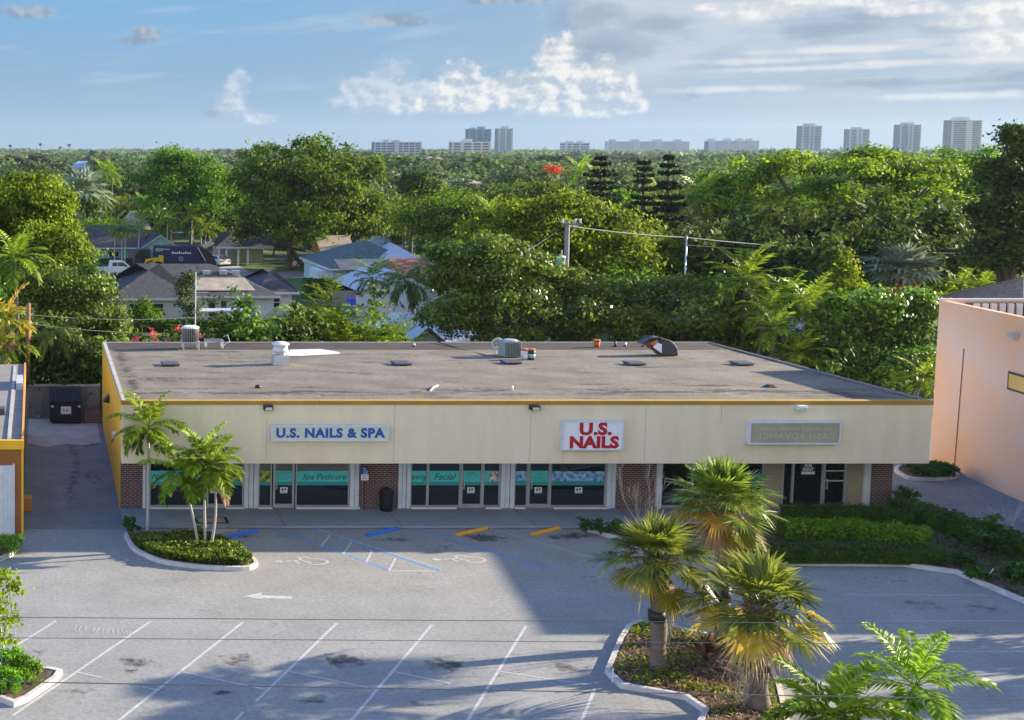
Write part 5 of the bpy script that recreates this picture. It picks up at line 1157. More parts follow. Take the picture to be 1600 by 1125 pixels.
def fan_palm(label,base,top,Rr,Lp,n=(34,10,10),nseg=26,r=.17,bend=(0,0),name='fan_palm',frm='frond',group=None,band=None,boots=True,gold=True,lw=1.0):
    T=thing(name,label,'palm',base,group); b0=Vector(base); tp=Vector(top)-b0; pts=trunk_pts((0,0,0),tp,bend,12)
    rr=[r*1.35,r*1.15]+[r*(1+.10*math.sin(k*1.7)) for k in range(2,13)]
    link('trunk',MB().tube(pts,rr,12).mesh('trunk'),'palm_bark',T,smooth=True)
    if boots:
        bm=MB(); 
        for k in range(46):
            s=.72+.30*k/46; p=Vector(pts[0]).lerp(Vector(pts[-1]),min(1,s)); w=k*2.4; o=Vector((math.cos(w),math.sin(w),0)); bm.tube([p+o*r*.8,p+o*r*1.25+Vector((0,0,.10)),p+o*r*1.75+Vector((0,0,.24))],[.05,.045,.02],4)
        link('leaf_boots',bm.mesh('leaf_boots'),'boots',T)
    if band:
        s=band; p=Vector(pts[0]).lerp(Vector(pts[-1]),s); q=Vector(pts[0]).lerp(Vector(pts[-1]),s+.09); link('trunk_band',MB().tube([p,q],[r*1.13,r*1.13],12).mesh('trunk_band'),'black',T,smooth=True)
    mb=MB()
    for k in range(n[0]):
        u=k/(n[0]-1); fan(mb,tp,k*2.39996+nr.uniform(-.3,.3),1.35-1.5*u**.9+nr.uniform(-.2,.2),Lp*(.75+.55*u)*nr.uniform(.7,1.2),Rr*nr.uniform(.75,1.1),nseg,.2+.75*nr.random()-.1*u,.14+.45*u*nr.random(),lw=lw)
    link('fronds',mb.mesh('fronds'),frm,T)
    if n[1]:
        mb=MB()
        for k in range(n[1]): fan(mb,tp,k*2.39996+nr.uniform(-.3,.3),-.12-nr.uniform(0,.62),Lp*nr.uniform(1.0,1.4),Rr*nr.uniform(.75,1.0),nseg,nr.uniform(.0,1),.35,lw=lw)
        link('yellow_fronds',mb.mesh('yellow_fronds'),'frond_gold',T)
    if n[2]:
        mb=MB()
        for k in range(n[2]): fan(mb,tp-Vector((0,0,.1)),k*2.39996+nr.uniform(-.3,.3),-.75-nr.uniform(0,.55),Lp*nr.uniform(.7,1.0),Rr*nr.uniform(.7,.95),nseg,nr.uniform(.1,1),.7,100,lw=lw*.8)
        link('dead_fronds',mb.mesh('dead_fronds'),'frond_dead',T)
    return T
# foreground sabal palms in the kerbed island
b=g(1027,1052); fan_palm('left sabal palm of the kerbed island, with a plain straight trunk and dark band',b,at(1026,872,b[1]),0.92,.85,(36,8,6),34,.22,(.05,0),band=.46,lw=1.1,frm='sabal')
b=g(1130,1003); fan_palm('rear sabal palm with thick orange dead skirt in front of the vacant unit',b,at(1128,783,b[1]),0.95,.88,(38,10,14),34,.22,(0,0),band=.3,lw=1.1,frm='sabal')
b=g(1187,1112); fan_palm('right sabal palm with the brightest green fans in the kerbed island',b,at(1187,945,b[1]),1.0,1.0,(28,9,6),24,.25,(-.05,0),band=.4,lw=1.1,frm='sabal')
# slender palms at the left bed
gp='slender palms beside the left shopfront'
b=g(230,836); feather_palm('tallest slender palm, standing alone by the yellow wall',b,at(232,690,b[1]),1.85,15,.07,(.02,0),shaft=.6,ll=.62,lw=.085,nl=32,group=gp,emin=-.55)
for i,(bp,tp,bn,L,lab) in enumerate((((310,851),(289,757),(.03,0),1.7,'left leaning slender palm of the three in the hedge bed'),((321,851),(318,737),(0,0),1.6,'straight middle slender palm of the three in the hedge bed'),((329,856),(335,752),(.12,0),1.5,'right hand curved slender palm of the three in the hedge bed'))):
    b=g(*bp,.15); feather_palm(lab,b,at(*tp,b[1]),L*1.06,14,.055,bn,shaft=.5,ll=.56,lw=.08,nl=30,group=gp,emin=-.6,dead=1 if i==2 else 0)
# bottom right palms in front of the frame edge
gp='feather palms at the bottom edge'
c=at(1432,1064,29); feather_palm('feather palm at the bottom edge with one frond standing upright, rightmost',(c[0]-.3,29,0),(c[0]-.1,29,c[2]-.7),1.8,14,.09,(0,0),shaft=.55,ll=.52,lw=.06,nl=40,group=gp,barkm='palm_bark',emin=-.35,droop=1.5,plume=.35)
c=at(1305,1120,28.5); feather_palm('feather palm cut by the bottom edge, left of the other',(c[0],28.5,0),(c[0],28.5,c[2]-.5),1.8,14,.09,(0,0),shaft=.5,ll=.5,lw=.09,nl=40,group=gp,barkm='palm_bark',emin=-.1,emax=1.2,plume=.35)
# --- hedges and shrubs -----------------------------------------------------
def hedge(label,path,w,h,leafm,dens=420,leaf=.11,z0=.1,name='hedge',cat='hedge',core=True,rag=.05,group=None):
    pts=[Vector(p) for p in path]; T=thing(name,label,cat,tuple(pts[0]),group); o=pts[0]
    V=[];N_=[]
    for a,b in zip(pts,pts[1:]):
        d=(b-a); L=d.length; d.normalize(); n=Vector((-d.y,d.x,0)); cnt=int(L*(w+2*h)*dens)
        s=nr.uniform(-.03,1.03,cnt)*L; q=nr.uniform(0,w+2*h,cnt)
        for si,qi in zip(s,q):
            if qi<h: lo=(-w/2,qi); nm=-n
            elif qi<h+w: lo=(qi-h-w/2,h); nm=Vector((0,0,1))
            else: lo=(w/2,w+2*h-qi); nm=n
            bump=.12*mnoise.noise(Vector((a.x+d.x*si,a.y+d.y*si,lo[1]))*1.6)+nr.normal(0,rag)
            p=a+d*si+n*lo[0]+Vector((0,0,z0+lo[1]))+nm*bump-o; V.append(p); N_.append(nm)
    P=np.array([tuple(v) for v in V]); Nn=np.array([tuple(v) for v in N_]); tn=np.clip(.5+.5*np.array([mnoise.noise(Vector(p)*2.3) for p in P])+nr.uniform(-.3,.3,len(P)),0,1)
    LV=leaves(P,Nn,np.full(len(P),leaf),tn,.6,.3); link('foliage',npmesh('foliage',LV,len(P),tn),leafm,T)
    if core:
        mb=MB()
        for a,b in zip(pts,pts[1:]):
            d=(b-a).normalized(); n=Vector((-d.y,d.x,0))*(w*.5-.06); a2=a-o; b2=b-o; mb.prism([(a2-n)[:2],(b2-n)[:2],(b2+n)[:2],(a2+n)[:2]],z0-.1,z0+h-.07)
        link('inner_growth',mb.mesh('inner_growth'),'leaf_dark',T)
    return T
def bush(name,label,base,r,h,leafm,n=90,per=14,leaf=.12,cat='shrub',group=None,cr=None,sparse=False):
    rn=random.Random(int(base[0]*100)); lobes=[(base[0],base[1],base[2]+h*.5,r*.85,r*.85,h*.5)]+[(base[0]+rn.uniform(-.5,.5)*r,base[1]+rn.uniform(-.5,.5)*r,base[2]+h*rn.uniform(.4,.75),r*.5,r*.5,h*.38) for _ in range(4)]
    return tree(name,label,cat,base,lobes,leafm,n,per,cr or r*.14,leaf,.035,group,.3,zmin=-.8)
# leafy groundcover filling the left island
poly=inset(isl_left,.22); P=[];xs=[p[0] for p in poly]; ys=[p[1] for p in poly]
def inpoly(x,y,pl):
    c=False; j=len(pl)-1
    for i in range(len(pl)):
        if (pl[i][1]>y)!=(pl[j][1]>y) and x<(pl[j][0]-pl[i][0])*(y-pl[i][1])/(pl[j][1]-pl[i][1])+pl[i][0]: c=not c
        j=i
    return c
gx_split=g(205,850)[0]
while len(P)<9000:
    x,y=nr.uniform(min(xs),max(xs)),nr.uniform(min(ys),max(ys))
    if inpoly(x,y,poly) and not (y>47.0): P.append((x,y,.12+.42*nr.random()**.5*(.75+.35*mnoise.noise(Vector((x,y,0))*1.4))))
P=np.array(P); tn=np.clip(.5+.5*np.array([mnoise.noise(Vector((p[0],p[1],4))*2.0) for p in P])+nr.uniform(-.3,.3,len(P)),0,1)
T=thing('hedge','knee high leafy green hedge filling the kerbed bed under the three palms','hedge',(6,45,.15)); Q=P-np.array([6,45,.15]); LV=leaves(Q,np.tile([0,-.2,1.],(len(Q),1)),np.full(len(Q),.15),tn,.6,.2); link('foliage',npmesh('foliage',LV,len(Q),tn),'leaf_glossy',T)
b=g(206,832,.1); bush('shrub','small dark shrub at the corner of the yellow wall and the walk',b,.36,.7,'hedge',50,14,.13)
b=g(310,842,.1); bush('grass_tuft','pale spiky tuft growing behind the three slender palms',b,.3,.55,'leaf_yellow',40,10,.13)
# hedges on the right bed
h1=[g(1224,812,.1),g(1400,812,.1)]
hedge('rear clipped hedge row directly under the vacant shopfront',[g(1225,813,.1),g(1330,813,.1),g(1420,820,.1)],.6,.5,'hedge',380)
hedge('middle hedge row with the brightest green top',[g(1222,842,.1),g(1340,842,.1),g(1450,856,.1)],.85,.6,'hedge_bright',380)
hedge('front hedge row, dark and nearest the kerb of the empty bays',[g(1215,876,.1),g(1340,876,.1),g(1468,879,.1)],.85,.45,'hedge',380)
hedge('long diagonal hedge running toward the lower right beside the side drive',[g(1400,806,.1),g(1480,830,.1),g(1600,872,.1),g(1720,912,.1)],.85,.68,'hedge',360)
for i,(px,py,r,h,lab) in enumerate(((1412,797,.55,1.0,'rounded shrub at the corner of the end brick pier'),(1448,815,.5,.8,'loose shrub between the end pier and the diagonal hedge'),(1545,866,.75,1.3,'dark little tree like shrub with two thin pale stems by the diagonal hedge'),(1505,884,.4,.5,'low dark shrub at the inner corner of the bay kerb'),(1530,905,.35,.45,'low shrub beside the slanting kerb, above the white stick'),(1585,905,.5,.6,'dark shrub at the right frame edge behind the slanting kerb'),(1440,742,.9,.6,'wide low shrub filling the small kerbed bed by the pink wall'),(1475,742,.7,.55,'low shrub at the pink wall end of the small bed'))):
    b=g(px,py,.12); bush('shrub',lab,b,r,h,'hedge' if i!=1 else 'hedge_bright',int(70*max(1,r*2)),14,.13,group='shrubs around the right beds')
for i,(px,lab) in enumerate(((915,'leftmost small round shrub beside the orange wheel stop'),(938,'middle small round shrub in front of the brick pier'),(960,'right small round shrub touching the palm fans'))):
    b=g(px,834,.1); bush('shrub',lab,b,.32,.6,'hedge',50,14,.1,group='three round shrubs by the brick pier')
for px,py,r,h,lab in ((20,1055,.5,.75,'clipped bright round shrub behind the others in the corner bed'),(48,1062,.45,.7,'clipped bright round shrub at the right of the corner bed'),(12,1080,.5,.7,'clipped bright round shrub at the front of the corner bed'),(8,862,.6,.65,'leafy shrub at the foot of the orange building')):
    b=g(px,py,.1); bush('shrub',lab,b,r,h,'hedge_bright',120,16,.085)
b=g(4,1052,.1); tr_=tree('young_tree','young bright leaved tree at the left frame edge over the clipped shrubs','tree',b,[(b[0]+u-.15,b[1]+v,b[2]+z,r*.9,r*.9,r*.85) for u,v,z,r in ((.1,0,2.4,.6),(-.5,.2,1.8,.6),(.45,-.1,1.7,.45),(.3,.1,3.0,.35),(-.3,0,2.9,.5),(.55,.1,2.5,.3),(.2,-.2,1.2,.4))],'leaf_bright',190,9,.12,.13,.045,fork=.5,barkm='pale_bark')
def twigs(label,base,h,m,n=16,spread=.5,name='bare_shrub',r=.012,group=None,seed=1):
    rn=random.Random(seed); T=thing(name,label,'shrub',base,group); mb=MB()
    def grow(p,d,l,rad,lev):
        q=p+d*l; mid=p.lerp(q,.5)+Vector((rn.uniform(-1,1),rn.uniform(-1,1),0))*l*.08; mb.tube([p,mid,q],[rad,rad*.8,rad*.55],4,False)
        if lev>0:
            for _ in range(3): grow(p.lerp(q,rn.uniform(.45,1)),(d+Vector((rn.uniform(-1,1),rn.uniform(-1,1),rn.uniform(-.2,.6)))*spread).normalized(),l*rn.uniform(.45,.75),rad*.6,lev-1)
    for k in range(n): grow(Vector((rn.uniform(-.12,.12),rn.uniform(-.12,.12),0)),Vector((rn.uniform(-.5,.5),rn.uniform(-.5,.5),1)).normalized(),h*rn.uniform(.35,.6),r,3)
    link('branches',mb.mesh('branches'),m,T); return T
b=g(1004,834,.1); twigs('pale dry bare shrub in front of the brick pier behind the left sabal palm',b,2.9,'twig',7,.42,seed=4,r=.02)
b=g(1165,1105,.1); twigs('grey leafless bush at the foot of the right sabal palm',b,1.9,'twig_grey',14,.5,seed=5)
b=g(1042,1010,.1); twigs('thin grey leafless sapling just behind the left sabal trunk',b,2.2,'twig_grey',5,.35,seed=6)
b=g(1567,842,.1); twigs('pale bare bush at the right beside the side drive',b,1.6,'wire_pale',9,.5,seed=8)
# dark strap leaved plant
b=g(1103,1050,.15); T=thing('strap_leaf_plant','dark reddish strap leaved plant in the middle of the palm island','plant',b); mb=MB()
for k in range(34):
    az=k*2.4; e=1.25-1.1*(k/34); l=nr.uniform(.7,1.05); d=Vector((math.cos(az)*math.cos(e),math.sin(az)*math.cos(e),math.sin(e))); s=Vector((-math.sin(az),math.cos(az),0))*.085; p=Vector((0,0,.15+.5*(1-k/34))); m=p+d*l*.55; t=p+d*l+Vector((0,0,-.18)); i0=len(mb.v); mb.v+=[tuple(p),tuple(m+s),tuple(t),tuple(m-s)]; mb.f.append((i0,i0+1,i0+2,i0+3)); mb.t.append(nr.random())
M['strap']=leafmat('strap',(.03,.03,.015),(.30,.16,.11),.15,.4); link('leaves',mb.mesh('leaves'),'strap',T)
# weeds and litter over the palm island soil
P=[];poly=inset(isl_palm,.25); xs=[p[0] for p in poly]; ys=[p[1] for p in poly]
while len(P)<3200:
    x,y=nr.uniform(min(xs),max(xs)),nr.uniform(min(ys),max(ys))
    if inpoly(x,y,poly) and mnoise.noise(Vector((x,y,1))*1.3)+nr.uniform(-.25,.35)>.05: P.append((x,y,.15+.22*nr.random()**2))
P=np.array(P); tn=nr.uniform(0,1,len(P)); LV=leaves(P,np.tile([0,0,1.],(len(P),1)),np.full(len(P),.13),tn,.35,.1); o=link('ground_cover',npmesh('ground_cover',LV,len(P),tn),'leaf_yellow'); tag(o,'scattered low weeds over the mulch of the palm island','ground cover',None,'stuff')
P=[]
while len(P)<2600:
    x,y=nr.uniform(min(xs),max(xs)),nr.uniform(min(ys),max(ys))
    if inpoly(x,y,poly): P.append((x,y,.14+.05*nr.random()))
P=np.array(P); tn=nr.uniform(0,1,len(P)); LV=leaves(P,np.tile([0,0,1.],(len(P),1)),np.full(len(P),.16),tn,.3,.1); o=link('leaf_litter',npmesh('leaf_litter',LV,len(P),tn),'frond_dead'); tag(o,'dry fallen leaf litter over the soil of the palm island','leaf litter',None,'stuff')
P=[];poly=inset(isl_right,.3); xs=[p[0] for p in poly]; ys=[p[1] for p in poly]
while len(P)<5200:
    x,y=nr.uniform(min(xs),max(xs)),nr.uniform(min(ys),max(ys))
    if inpoly(x,y,poly): P.append((x,y,.13+.2*nr.random()**2))
P=np.array(P); tn=nr.uniform(0,1,len(P)); LV=leaves(P,np.tile([0,0,1.],(len(P),1)),np.full(len(P),.16),tn,.5,.2); o=link('ground_cover',npmesh('ground_cover',LV,len(P),tn),'hedge'); tag(o,'low dark ground cover between the hedge rows of the right bed','ground cover',None,'stuff')
for (p,q,lab) in (((1544,900),(1552,891),'thin white stick in the mulch beside the slanting kerb'),((1445,876),(1447,868),'short white peg in front of the front hedge row')):
    a=g(*p,.15); solo('marker_stick',MB().tube([a,(a[0]+.18,a[1],a[2]+.28)],.02,5),'white',lab,'stick',a)
a=g(957,1066,.15); solo('marker_stick',MB().tube([a,(a[0],a[1],a[2]+.42)],.02,5),'white','white peg at the lower left corner of the palm island','stick',a)
# ---------------------------------------------------------------- hero trees
hero('big round banyan with several trunks and yellow green sunlit top',158,480,((480,270,95,52),(430,300,62,60),(550,300,52,62),(390,345,28,45),(500,235,45,22),(455,340,70,45,-2),(540,350,50,40),(585,345,22,40),(415,260,45,28),(500,300,60,60,-4)),'leaf_mid',1500,16,.62,.62,.45,trunks=[(-2.2,0),(.2,.5),(2.0,-.5),(4.2,.4)],fork=.35)
hero('broad yellow green tree filling the left edge of the suburb',92,40,((30,325,75,48),(85,360,48,52),(0,380,60,70),(70,300,42,30),(60,400,70,50,-3),(110,380,25,30)),'leaf_yellow',1150,16,.42,.40,.35)
hero('dark lower tree with light leaf edges just behind the alley palms',79,110,((110,470,62,60),(60,450,52,45),(150,500,45,55),(90,520,70,45,-1),(175,520,30,38)),'leaf_glossy',1000,15,.34,.32,.25)
hero('tall yellow green tree left of the banyan',172,300,((290,265,60,28),(330,290,45,35),(250,285,42,35),(300,310,70,38),(345,320,30,30),(270,250,30,18)),'leaf_mid',800,14,.65,.62,.4)
hero('great yellow green ficus crown spreading behind the transformer pole',96,880,((870,335,66,30),(905,318,44,18),(825,328,45,18),(780,355,50,24),(940,345,50,22),(985,365,45,22),(1025,395,40,26),(890,385,110,45,2),(740,385,40,28),(1045,430,35,34),(960,400,60,30,-3),(800,390,60,30,-3),(860,365,45,20,-4),(1000,420,40,24,-4)),'leaf_yellow',1700,16,.44,.42,.5)
hero('dense dark ficus right behind the shop, in front of the transformer pole',80,820,((770,440,55,42),(720,490,48,42),(860,450,52,36),(925,460,46,40),(970,490,50,42),(840,505,110,40,1),(750,400,48,28),(700,440,34,36),(1010,510,44,36),(820,470,50,34,-3),(900,500,55,30,-3),(690,500,30,26,-2),(800,405,44,26),(860,425,44,26),(700,400,26,20)),'leaf_glossy',2100,16,.36,.34,.45)
hero('glossy rounded ficus behind the roof cowl at the right of the dark one',79,1090,((1050,480,50,40),(1120,490,46,38),(1010,520,40,30),(1175,520,36,36),(1090,530,80,22,1),(1000,462,34,24,2),(1070,452,34,20,2),(1140,484,26,18,-1),(1080,505,40,24,-3),(1215,535,26,22)),'leaf_glossy',1300,16,.34,.32,.35)
hero('flat topped dark tree with lit top between banyan and ficus',140,740,((740,330,90,30),(690,350,50,35),(800,330,60,28),(850,300,50,22),(770,360,80,38)),'leaf_mid',900,15,.55,.52,.4)
rq=random.Random(5); RL=[]
for k in range(44):
    px=1165+330*rq.random(); tz=230+30*abs((px-1320)/170)**1.6; py=tz+8+ (rq.random()**1.4)*115; w=rq.uniform(26,46); RL.append((px,py,w,rq.uniform(9,17),rq.uniform(-5,6)))
RL+=[(1330,330,120,40,3),(1230,340,60,40,3),(1430,330,60,40,3)]
hero('spreading light topped rain tree above the right hand wires',112,1290,tuple(RL),'leaf_yellow',2300,15,.50,.46,.55,sub=7,flat=.7)
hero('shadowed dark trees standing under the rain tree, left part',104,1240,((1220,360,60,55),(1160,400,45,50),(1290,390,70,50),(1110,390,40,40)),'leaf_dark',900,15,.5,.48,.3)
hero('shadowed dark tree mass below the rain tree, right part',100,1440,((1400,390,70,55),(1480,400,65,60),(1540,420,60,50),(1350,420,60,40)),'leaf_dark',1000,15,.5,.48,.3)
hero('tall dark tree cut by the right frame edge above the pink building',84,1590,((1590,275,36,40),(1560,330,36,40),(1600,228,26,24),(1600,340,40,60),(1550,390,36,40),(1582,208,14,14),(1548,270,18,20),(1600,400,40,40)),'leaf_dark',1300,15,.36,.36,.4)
hero('pale green tree behind the tall dark right hand tree',130,1500,((1500,260,45,30),(1470,280,40,35),(1540,280,30,40),(1510,310,55,45)),'leaf_mid',700,14,.5,.48,.35)
hero('big dark green rounded ficus between the shop roof and the pink building',73,1380,((1370,510,72,55),(1430,530,45,60),(1320,540,45,50),(1390,570,80,45,-1),(1350,480,45,25),(1440,480,28,28)),'leaf_glossy',1350,16,.34,.32,.35)
hero('narrow bright lime green vine covered tree',77,1322,((1322,420,16,26),(1318,450,26,30),(1335,470,30,22),(1310,475,30,25)),'leaf_bright',420,13,.26,.28,.15)
hero('dark evergreen tree left of the dark conical pines',150,640,((650,284,26,15),(655,296,30,16)),'leaf_dark',260,14,.5,.5,.3)
hero('rounded light tree right of the Norfolk pines',118,1150,((1140,290,40,22),(1120,320,35,30),(1160,310,30,28)),'leaf_mid',500,14,.45,.45,.3)
hero('red flowering tree far behind the ficus',240,862,((862,264,9,4),(868,267,8,4)),'flower_red',34,9,.45,.5,.2,name='flame_tree')
# thin silvery tree in front of the white house
hero('thin loose leaved tree in front of the white house windows',100,292,((292,470,16,18),(288,450,13,20),(298,435,9,14),(300,488,14,12)),'leaf_blue',170,9,.32,.30,.09,barkm='pale_bark')
hero('small loose shrub like tree by the left window of the white house',98,222,((220,490,16,14),(226,478,11,12)),'leaf_mid',120,9,.3,.28,.07)
for px,Y,lab in ((366,104,'round clipped green bush against the white house'),(240,104,'loose little bush under the left windows of the white house')):
    b=at(px,480,Y); bush('shrub',lab,(b[0],Y,0),1.0,1.9,'leaf_mid',110,14,.25)
hedge('low dark clipped hedge along the front of the white house',[(9,103,0),(24,103,0)],1.2,1.0,'leaf_dark',40,.3,0)
hedge('dark hedge in front of the teal house',[(at(150,400,157)[0],157,0),(at(205,400,157)[0],157,0)],1.3,1.4,'leaf_dark',40,.32,0)
hedge('dark hedge below the teal roofed house',[(at(480,420,127)[0],127,0),(at(640,420,127)[0],127,0)],1.5,2.0,'leaf_dark',40,.32,0)
hedge('bright hedge above the teal roofed house',[(at(580,380,150)[0],150,0),(at(650,380,150)[0],150,0)],2,2.6,'leaf_bright',35,.4,0)
# Norfolk pines: whorled tiers of flat boughs
def norfolk(label,px,pyt,Y,pyb,wpx,seed=3):
    t=at(px,pyt,Y); Hh=t[2]; T=thing('norfolk_pine',label,'tree',(t[0],Y,0),'dark conical pines'); rn=random.Random(seed)
    link('trunk',MB().tube([(0,0,0),(0,0,Hh*.6),(0,0,Hh)],[.32,.22,.05],8).mesh('trunk'),'bark',T,smooth=True)
    Pn=[];Nn=[]; zb=at(px,pyb,Y)[2]; tiers=int((Hh-zb)/.62); wm=wpx*Y/F
    for k in range(tiers):
        f=k/tiers; z=zb+(Hh-zb)*f+rn.uniform(-.16,.16); rl=(wm*(1-f)**.75+.3)*rn.uniform(.75,1.2)
        for j in range(7):
            az=k*.7+j*2*math.pi/7+rn.uniform(-.15,.15); L=rl*rn.uniform(.6,1.2)
            for q in range(int(14+L*16)):
                s=rn.random()**.7; x=L*s; wv=rn.uniform(-.22,.22)*(.5+x*.35); Pn.append((math.cos(az)*x-math.sin(az)*wv,math.sin(az)*x+math.cos(az)*wv,z-.08*x+.14*s*s*L+rn.uniform(-.16,.10))); Nn.append((rn.uniform(-1,1),rn.uniform(-1,1),.5))
    Pn=np.array(Pn); Nn=np.array(Nn,dtype=float); tn=nr.uniform(0,1,len(Pn)); LV=leaves(Pn,Nn,np.full(len(Pn),.46),tn,.42,.1,1.0); link('boughs',npmesh('boughs',LV,len(Pn),tn),'needle',T); return T
norfolk('broadest dark pine, leftmost of the three conical pines',940,236,118,335,38,3)
norfolk('middle dark pine of the three conical pines',1008,240,116,330,26,4)
norfolk('narrow dark pine with clear tiers, right one of the three',1046,236,108,352,27,5)
# individual palms in the mid ground
gm_='palms of the back gardens'
def bgpalm(label,px,py,Y,L,kind='feather',frm='frond',nf=16,**k):
    c=at(px,py,Y); z=max(1.0,c[2])
    if kind=='feather': return feather_palm(label,(c[0]+nr.uniform(-.3,.3),Y,0),(c[0],Y,z-.3),L,nf,k.pop('r',.14),(nr.uniform(-.3,.3),0),frm=frm,barkm=k.pop('barkm','palm_bark'),shaft=k.pop('shaft',.3),ll=L*k.pop('lr',.3),lw=L*.042,nl=k.pop('nl',18),group=gm_,**k)
    return fan_palm(label,(c[0],Y,0),(c[0],Y,z),L*.6,L*.5,k.pop('n',(26,0,6)),14,.2,frm=frm,group=gm_,boots=False)
bgpalm('drooping dark queen palm in front of the long white garden wall',640,442,98,3.0,frm='frond_dark',nf=18,droop=2.1,emin=-.6,r=.2,hang=.6)
bgpalm('dark palm with thin trunk left of the queen palm',582,436,100,2.7,frm='frond_dark',nf=14,droop=1.7,r=.12)
bgpalm('coconut palm with long pale fronds right of the big ficus',1165,440,78,3.6,nf=18,droop=1.6,lr=.26,emin=-.5,barkm='palm_bark',dead=2)
bgpalm('round grey green fan palm above the vine tree, under the pale wire',1409,422,86,2.5,'fan','frond_silver',n=(64,0,10))
bgpalm('coconut palm at the left edge in front of the yellow green tree',22,405,76,3.0,nf=16,droop=1.5,lr=.26)
bgpalm('silvery fan palm behind the teal house',132,300,210,5.4,'fan','frond_silver',n=(30,0,0))
bgpalm('tall coconut palm with thin trunk beside the silvery fan palm',163,270,225,4.2,nf=14,dead=1)
bgpalm('coconut palm with tall straight stem right of the silvery palm',175,275,228,3.5,nf=14)
bgpalm('coconut palm with hanging old fronds right of the Norfolk pines',1092,310,112,3.6,nf=16,dead=4,lr=.26)
bgpalm('coconut palm between the banyan and the flat topped tree',630,330,150,4.4,nf=16,emin=-.5)
bgpalm('feather palm behind the dark fig at its upper left',765,335,118,2.6,nf=14)
bgpalm('leaning coconut palm near the far low slab block',905,270,170,3.2,nf=14)
bgpalm('bright areca like palm at lower right of the vine tree',1262,480,74,2.6,nf=16,lr=.32)
bgpalm('feather palm overlapping the far corner of the pink wall',1438,590,66.5,1.9,nf=12,lr=.34,frm='frond',droop=1.7,emin=-.6)
bgpalm('dry golden palm behind the low orange building',12,500,70,2.6,frm='frond_gold',nf=9,dead=7,lr=.3)
bgpalm('green palm drooping behind the wooden pole at the left edge',8,545,69,2.4,nf=12,droop=2.0,dead=2)
for i,(px,py,Y,lab) in enumerate(((180,358,150,'left one of the thin palms before the teal house'),(190,360,151,'second thin palm before the teal house'),(197,362,149.5,'third thin palm before the teal house, close to the second'),(219,350,156,'taller thin palm at the gable of the teal house'),(262,345,157,'palm right of the mint gable with a white stem'),(300,340,166,'palm left of the carport with light green fronds'),(312,355,165,'second palm left of the carport'),(322,362,164.5,'third palm left of the carport, shortest'),(248,356,160,'short palm close beside the mint gable'),(131,362,158,'thin palm at the left end of the teal house'))):
    bgpalm(lab,px,py,Y,2.5,nf=11,r=.09,barkm='pale_bark',shaft=.5,nl=14,lr=.34)
for i,(px,py,Y,lab) in enumerate(((1230,465,76,'arching palm left of the bright areca like palm'),(1212,515,72.5,'low areca palm at the right rear of the shop roof'),(1245,555,71,'areca palm at the far right rear corner of the roof'),(1195,490,75,'palm crown behind the right end of the glossy ficus'),(1285,500,78,'palm tuft below the lime vine tree'),(1500,450,92,'palm left of the thatched hut'),(1535,452,88,'bushy palm in front of the thatched hut'))):
    bgpalm(lab,px,py,Y,2.2,nf=15,lr=.32,nl=16)
# areca and shrub screen along the rear of the shop
def areca(label,x,y,h,frm,L=2.3,seed=0,group='areca palms screening the rear of the shop'):
    T=thing('areca_palm',label,'palm',(x,y,0),group); st=MB(); mb=MB()
    for s in range(7):
        a=s*2.4; bx_,by_=math.cos(a)*.35,math.sin(a)*.35; tz=h*nr.uniform(.35,.68); tx_,ty_=bx_*2.6,by_*2.2; st.tube([(bx_,by_,0),(tx_*.7,ty_*.7,tz*.6),(tx_,ty_,tz)],[.06,.05,.04],6)
        for k in range(7): frond(mb,(tx_,ty_,tz),k*.9+a+nr.uniform(-.3,.3),1.45-.2*k+nr.uniform(-.1,.1),L*nr.uniform(.8,1.1),1.3,18,L*.27,.075,.3+.6*nr.random())
    link('stems',st.mesh('stems'),'crownshaft',T); link('fronds',mb.mesh('fronds'),frm,T); return T
kinds=['frond','frond','frond_dark','frond','frond_gold'] 
spots=[(195,500,'frond'),(232,490,'frond'),(262,505,'frond_dark'),(335,495,'frond'),(365,488,'frond'),(400,478,'frond_dark'),(436,482,'frond'),(470,488,'frond_dark'),(505,475,'frond'),(545,490,'frond'),(588,500,'frond'),(420,505,'frond_dark'),(520,508,'frond_dark'),(612,520,'frond'),(300,512,'frond'),(452,468,'frond'),(488,462,'frond'),(528,470,'frond'),(562,478,'frond'),(598,496,'frond'),(440,500,'frond_dark'),(378,500,'frond'),(250,498,'frond')]
words=['behind the yellow wall corner','right of the yellow wall corner','left of the pink bougainvillea','right behind the condenser','right of the condenser','in front of the white house gable','below the small white gable end','left of the tall lime frond clump','at the middle of the rear hedge','below the dark thin palm','left of the cottage roof','low in front of the gable end house','low in the middle of the rear hedge','touching the cottage roof','directly behind the condenser legs','tall and bright right of the small white gable','left of the lime frond clump','right of the lime frond clump','in front of the blue tarp','left of the mint cottage','low and dark under the small white gable','in front of the house window right of the mast','in front of the left house windows']
for (px,py,fm),wd in zip(spots,words):
    Y=72.5+nr.uniform(-.8,2.5); c=at(px,py,Y); areca('areca palm clump '+wd,c[0],Y,max(1.8,c[2]-(0.0 if px>=400 else 1.6)),fm,2.3)
c=at(512,450,80); areca('tall lime green frond clump standing above the rear hedge',c[0],80,c[2]+1.2,'frond',2.6)
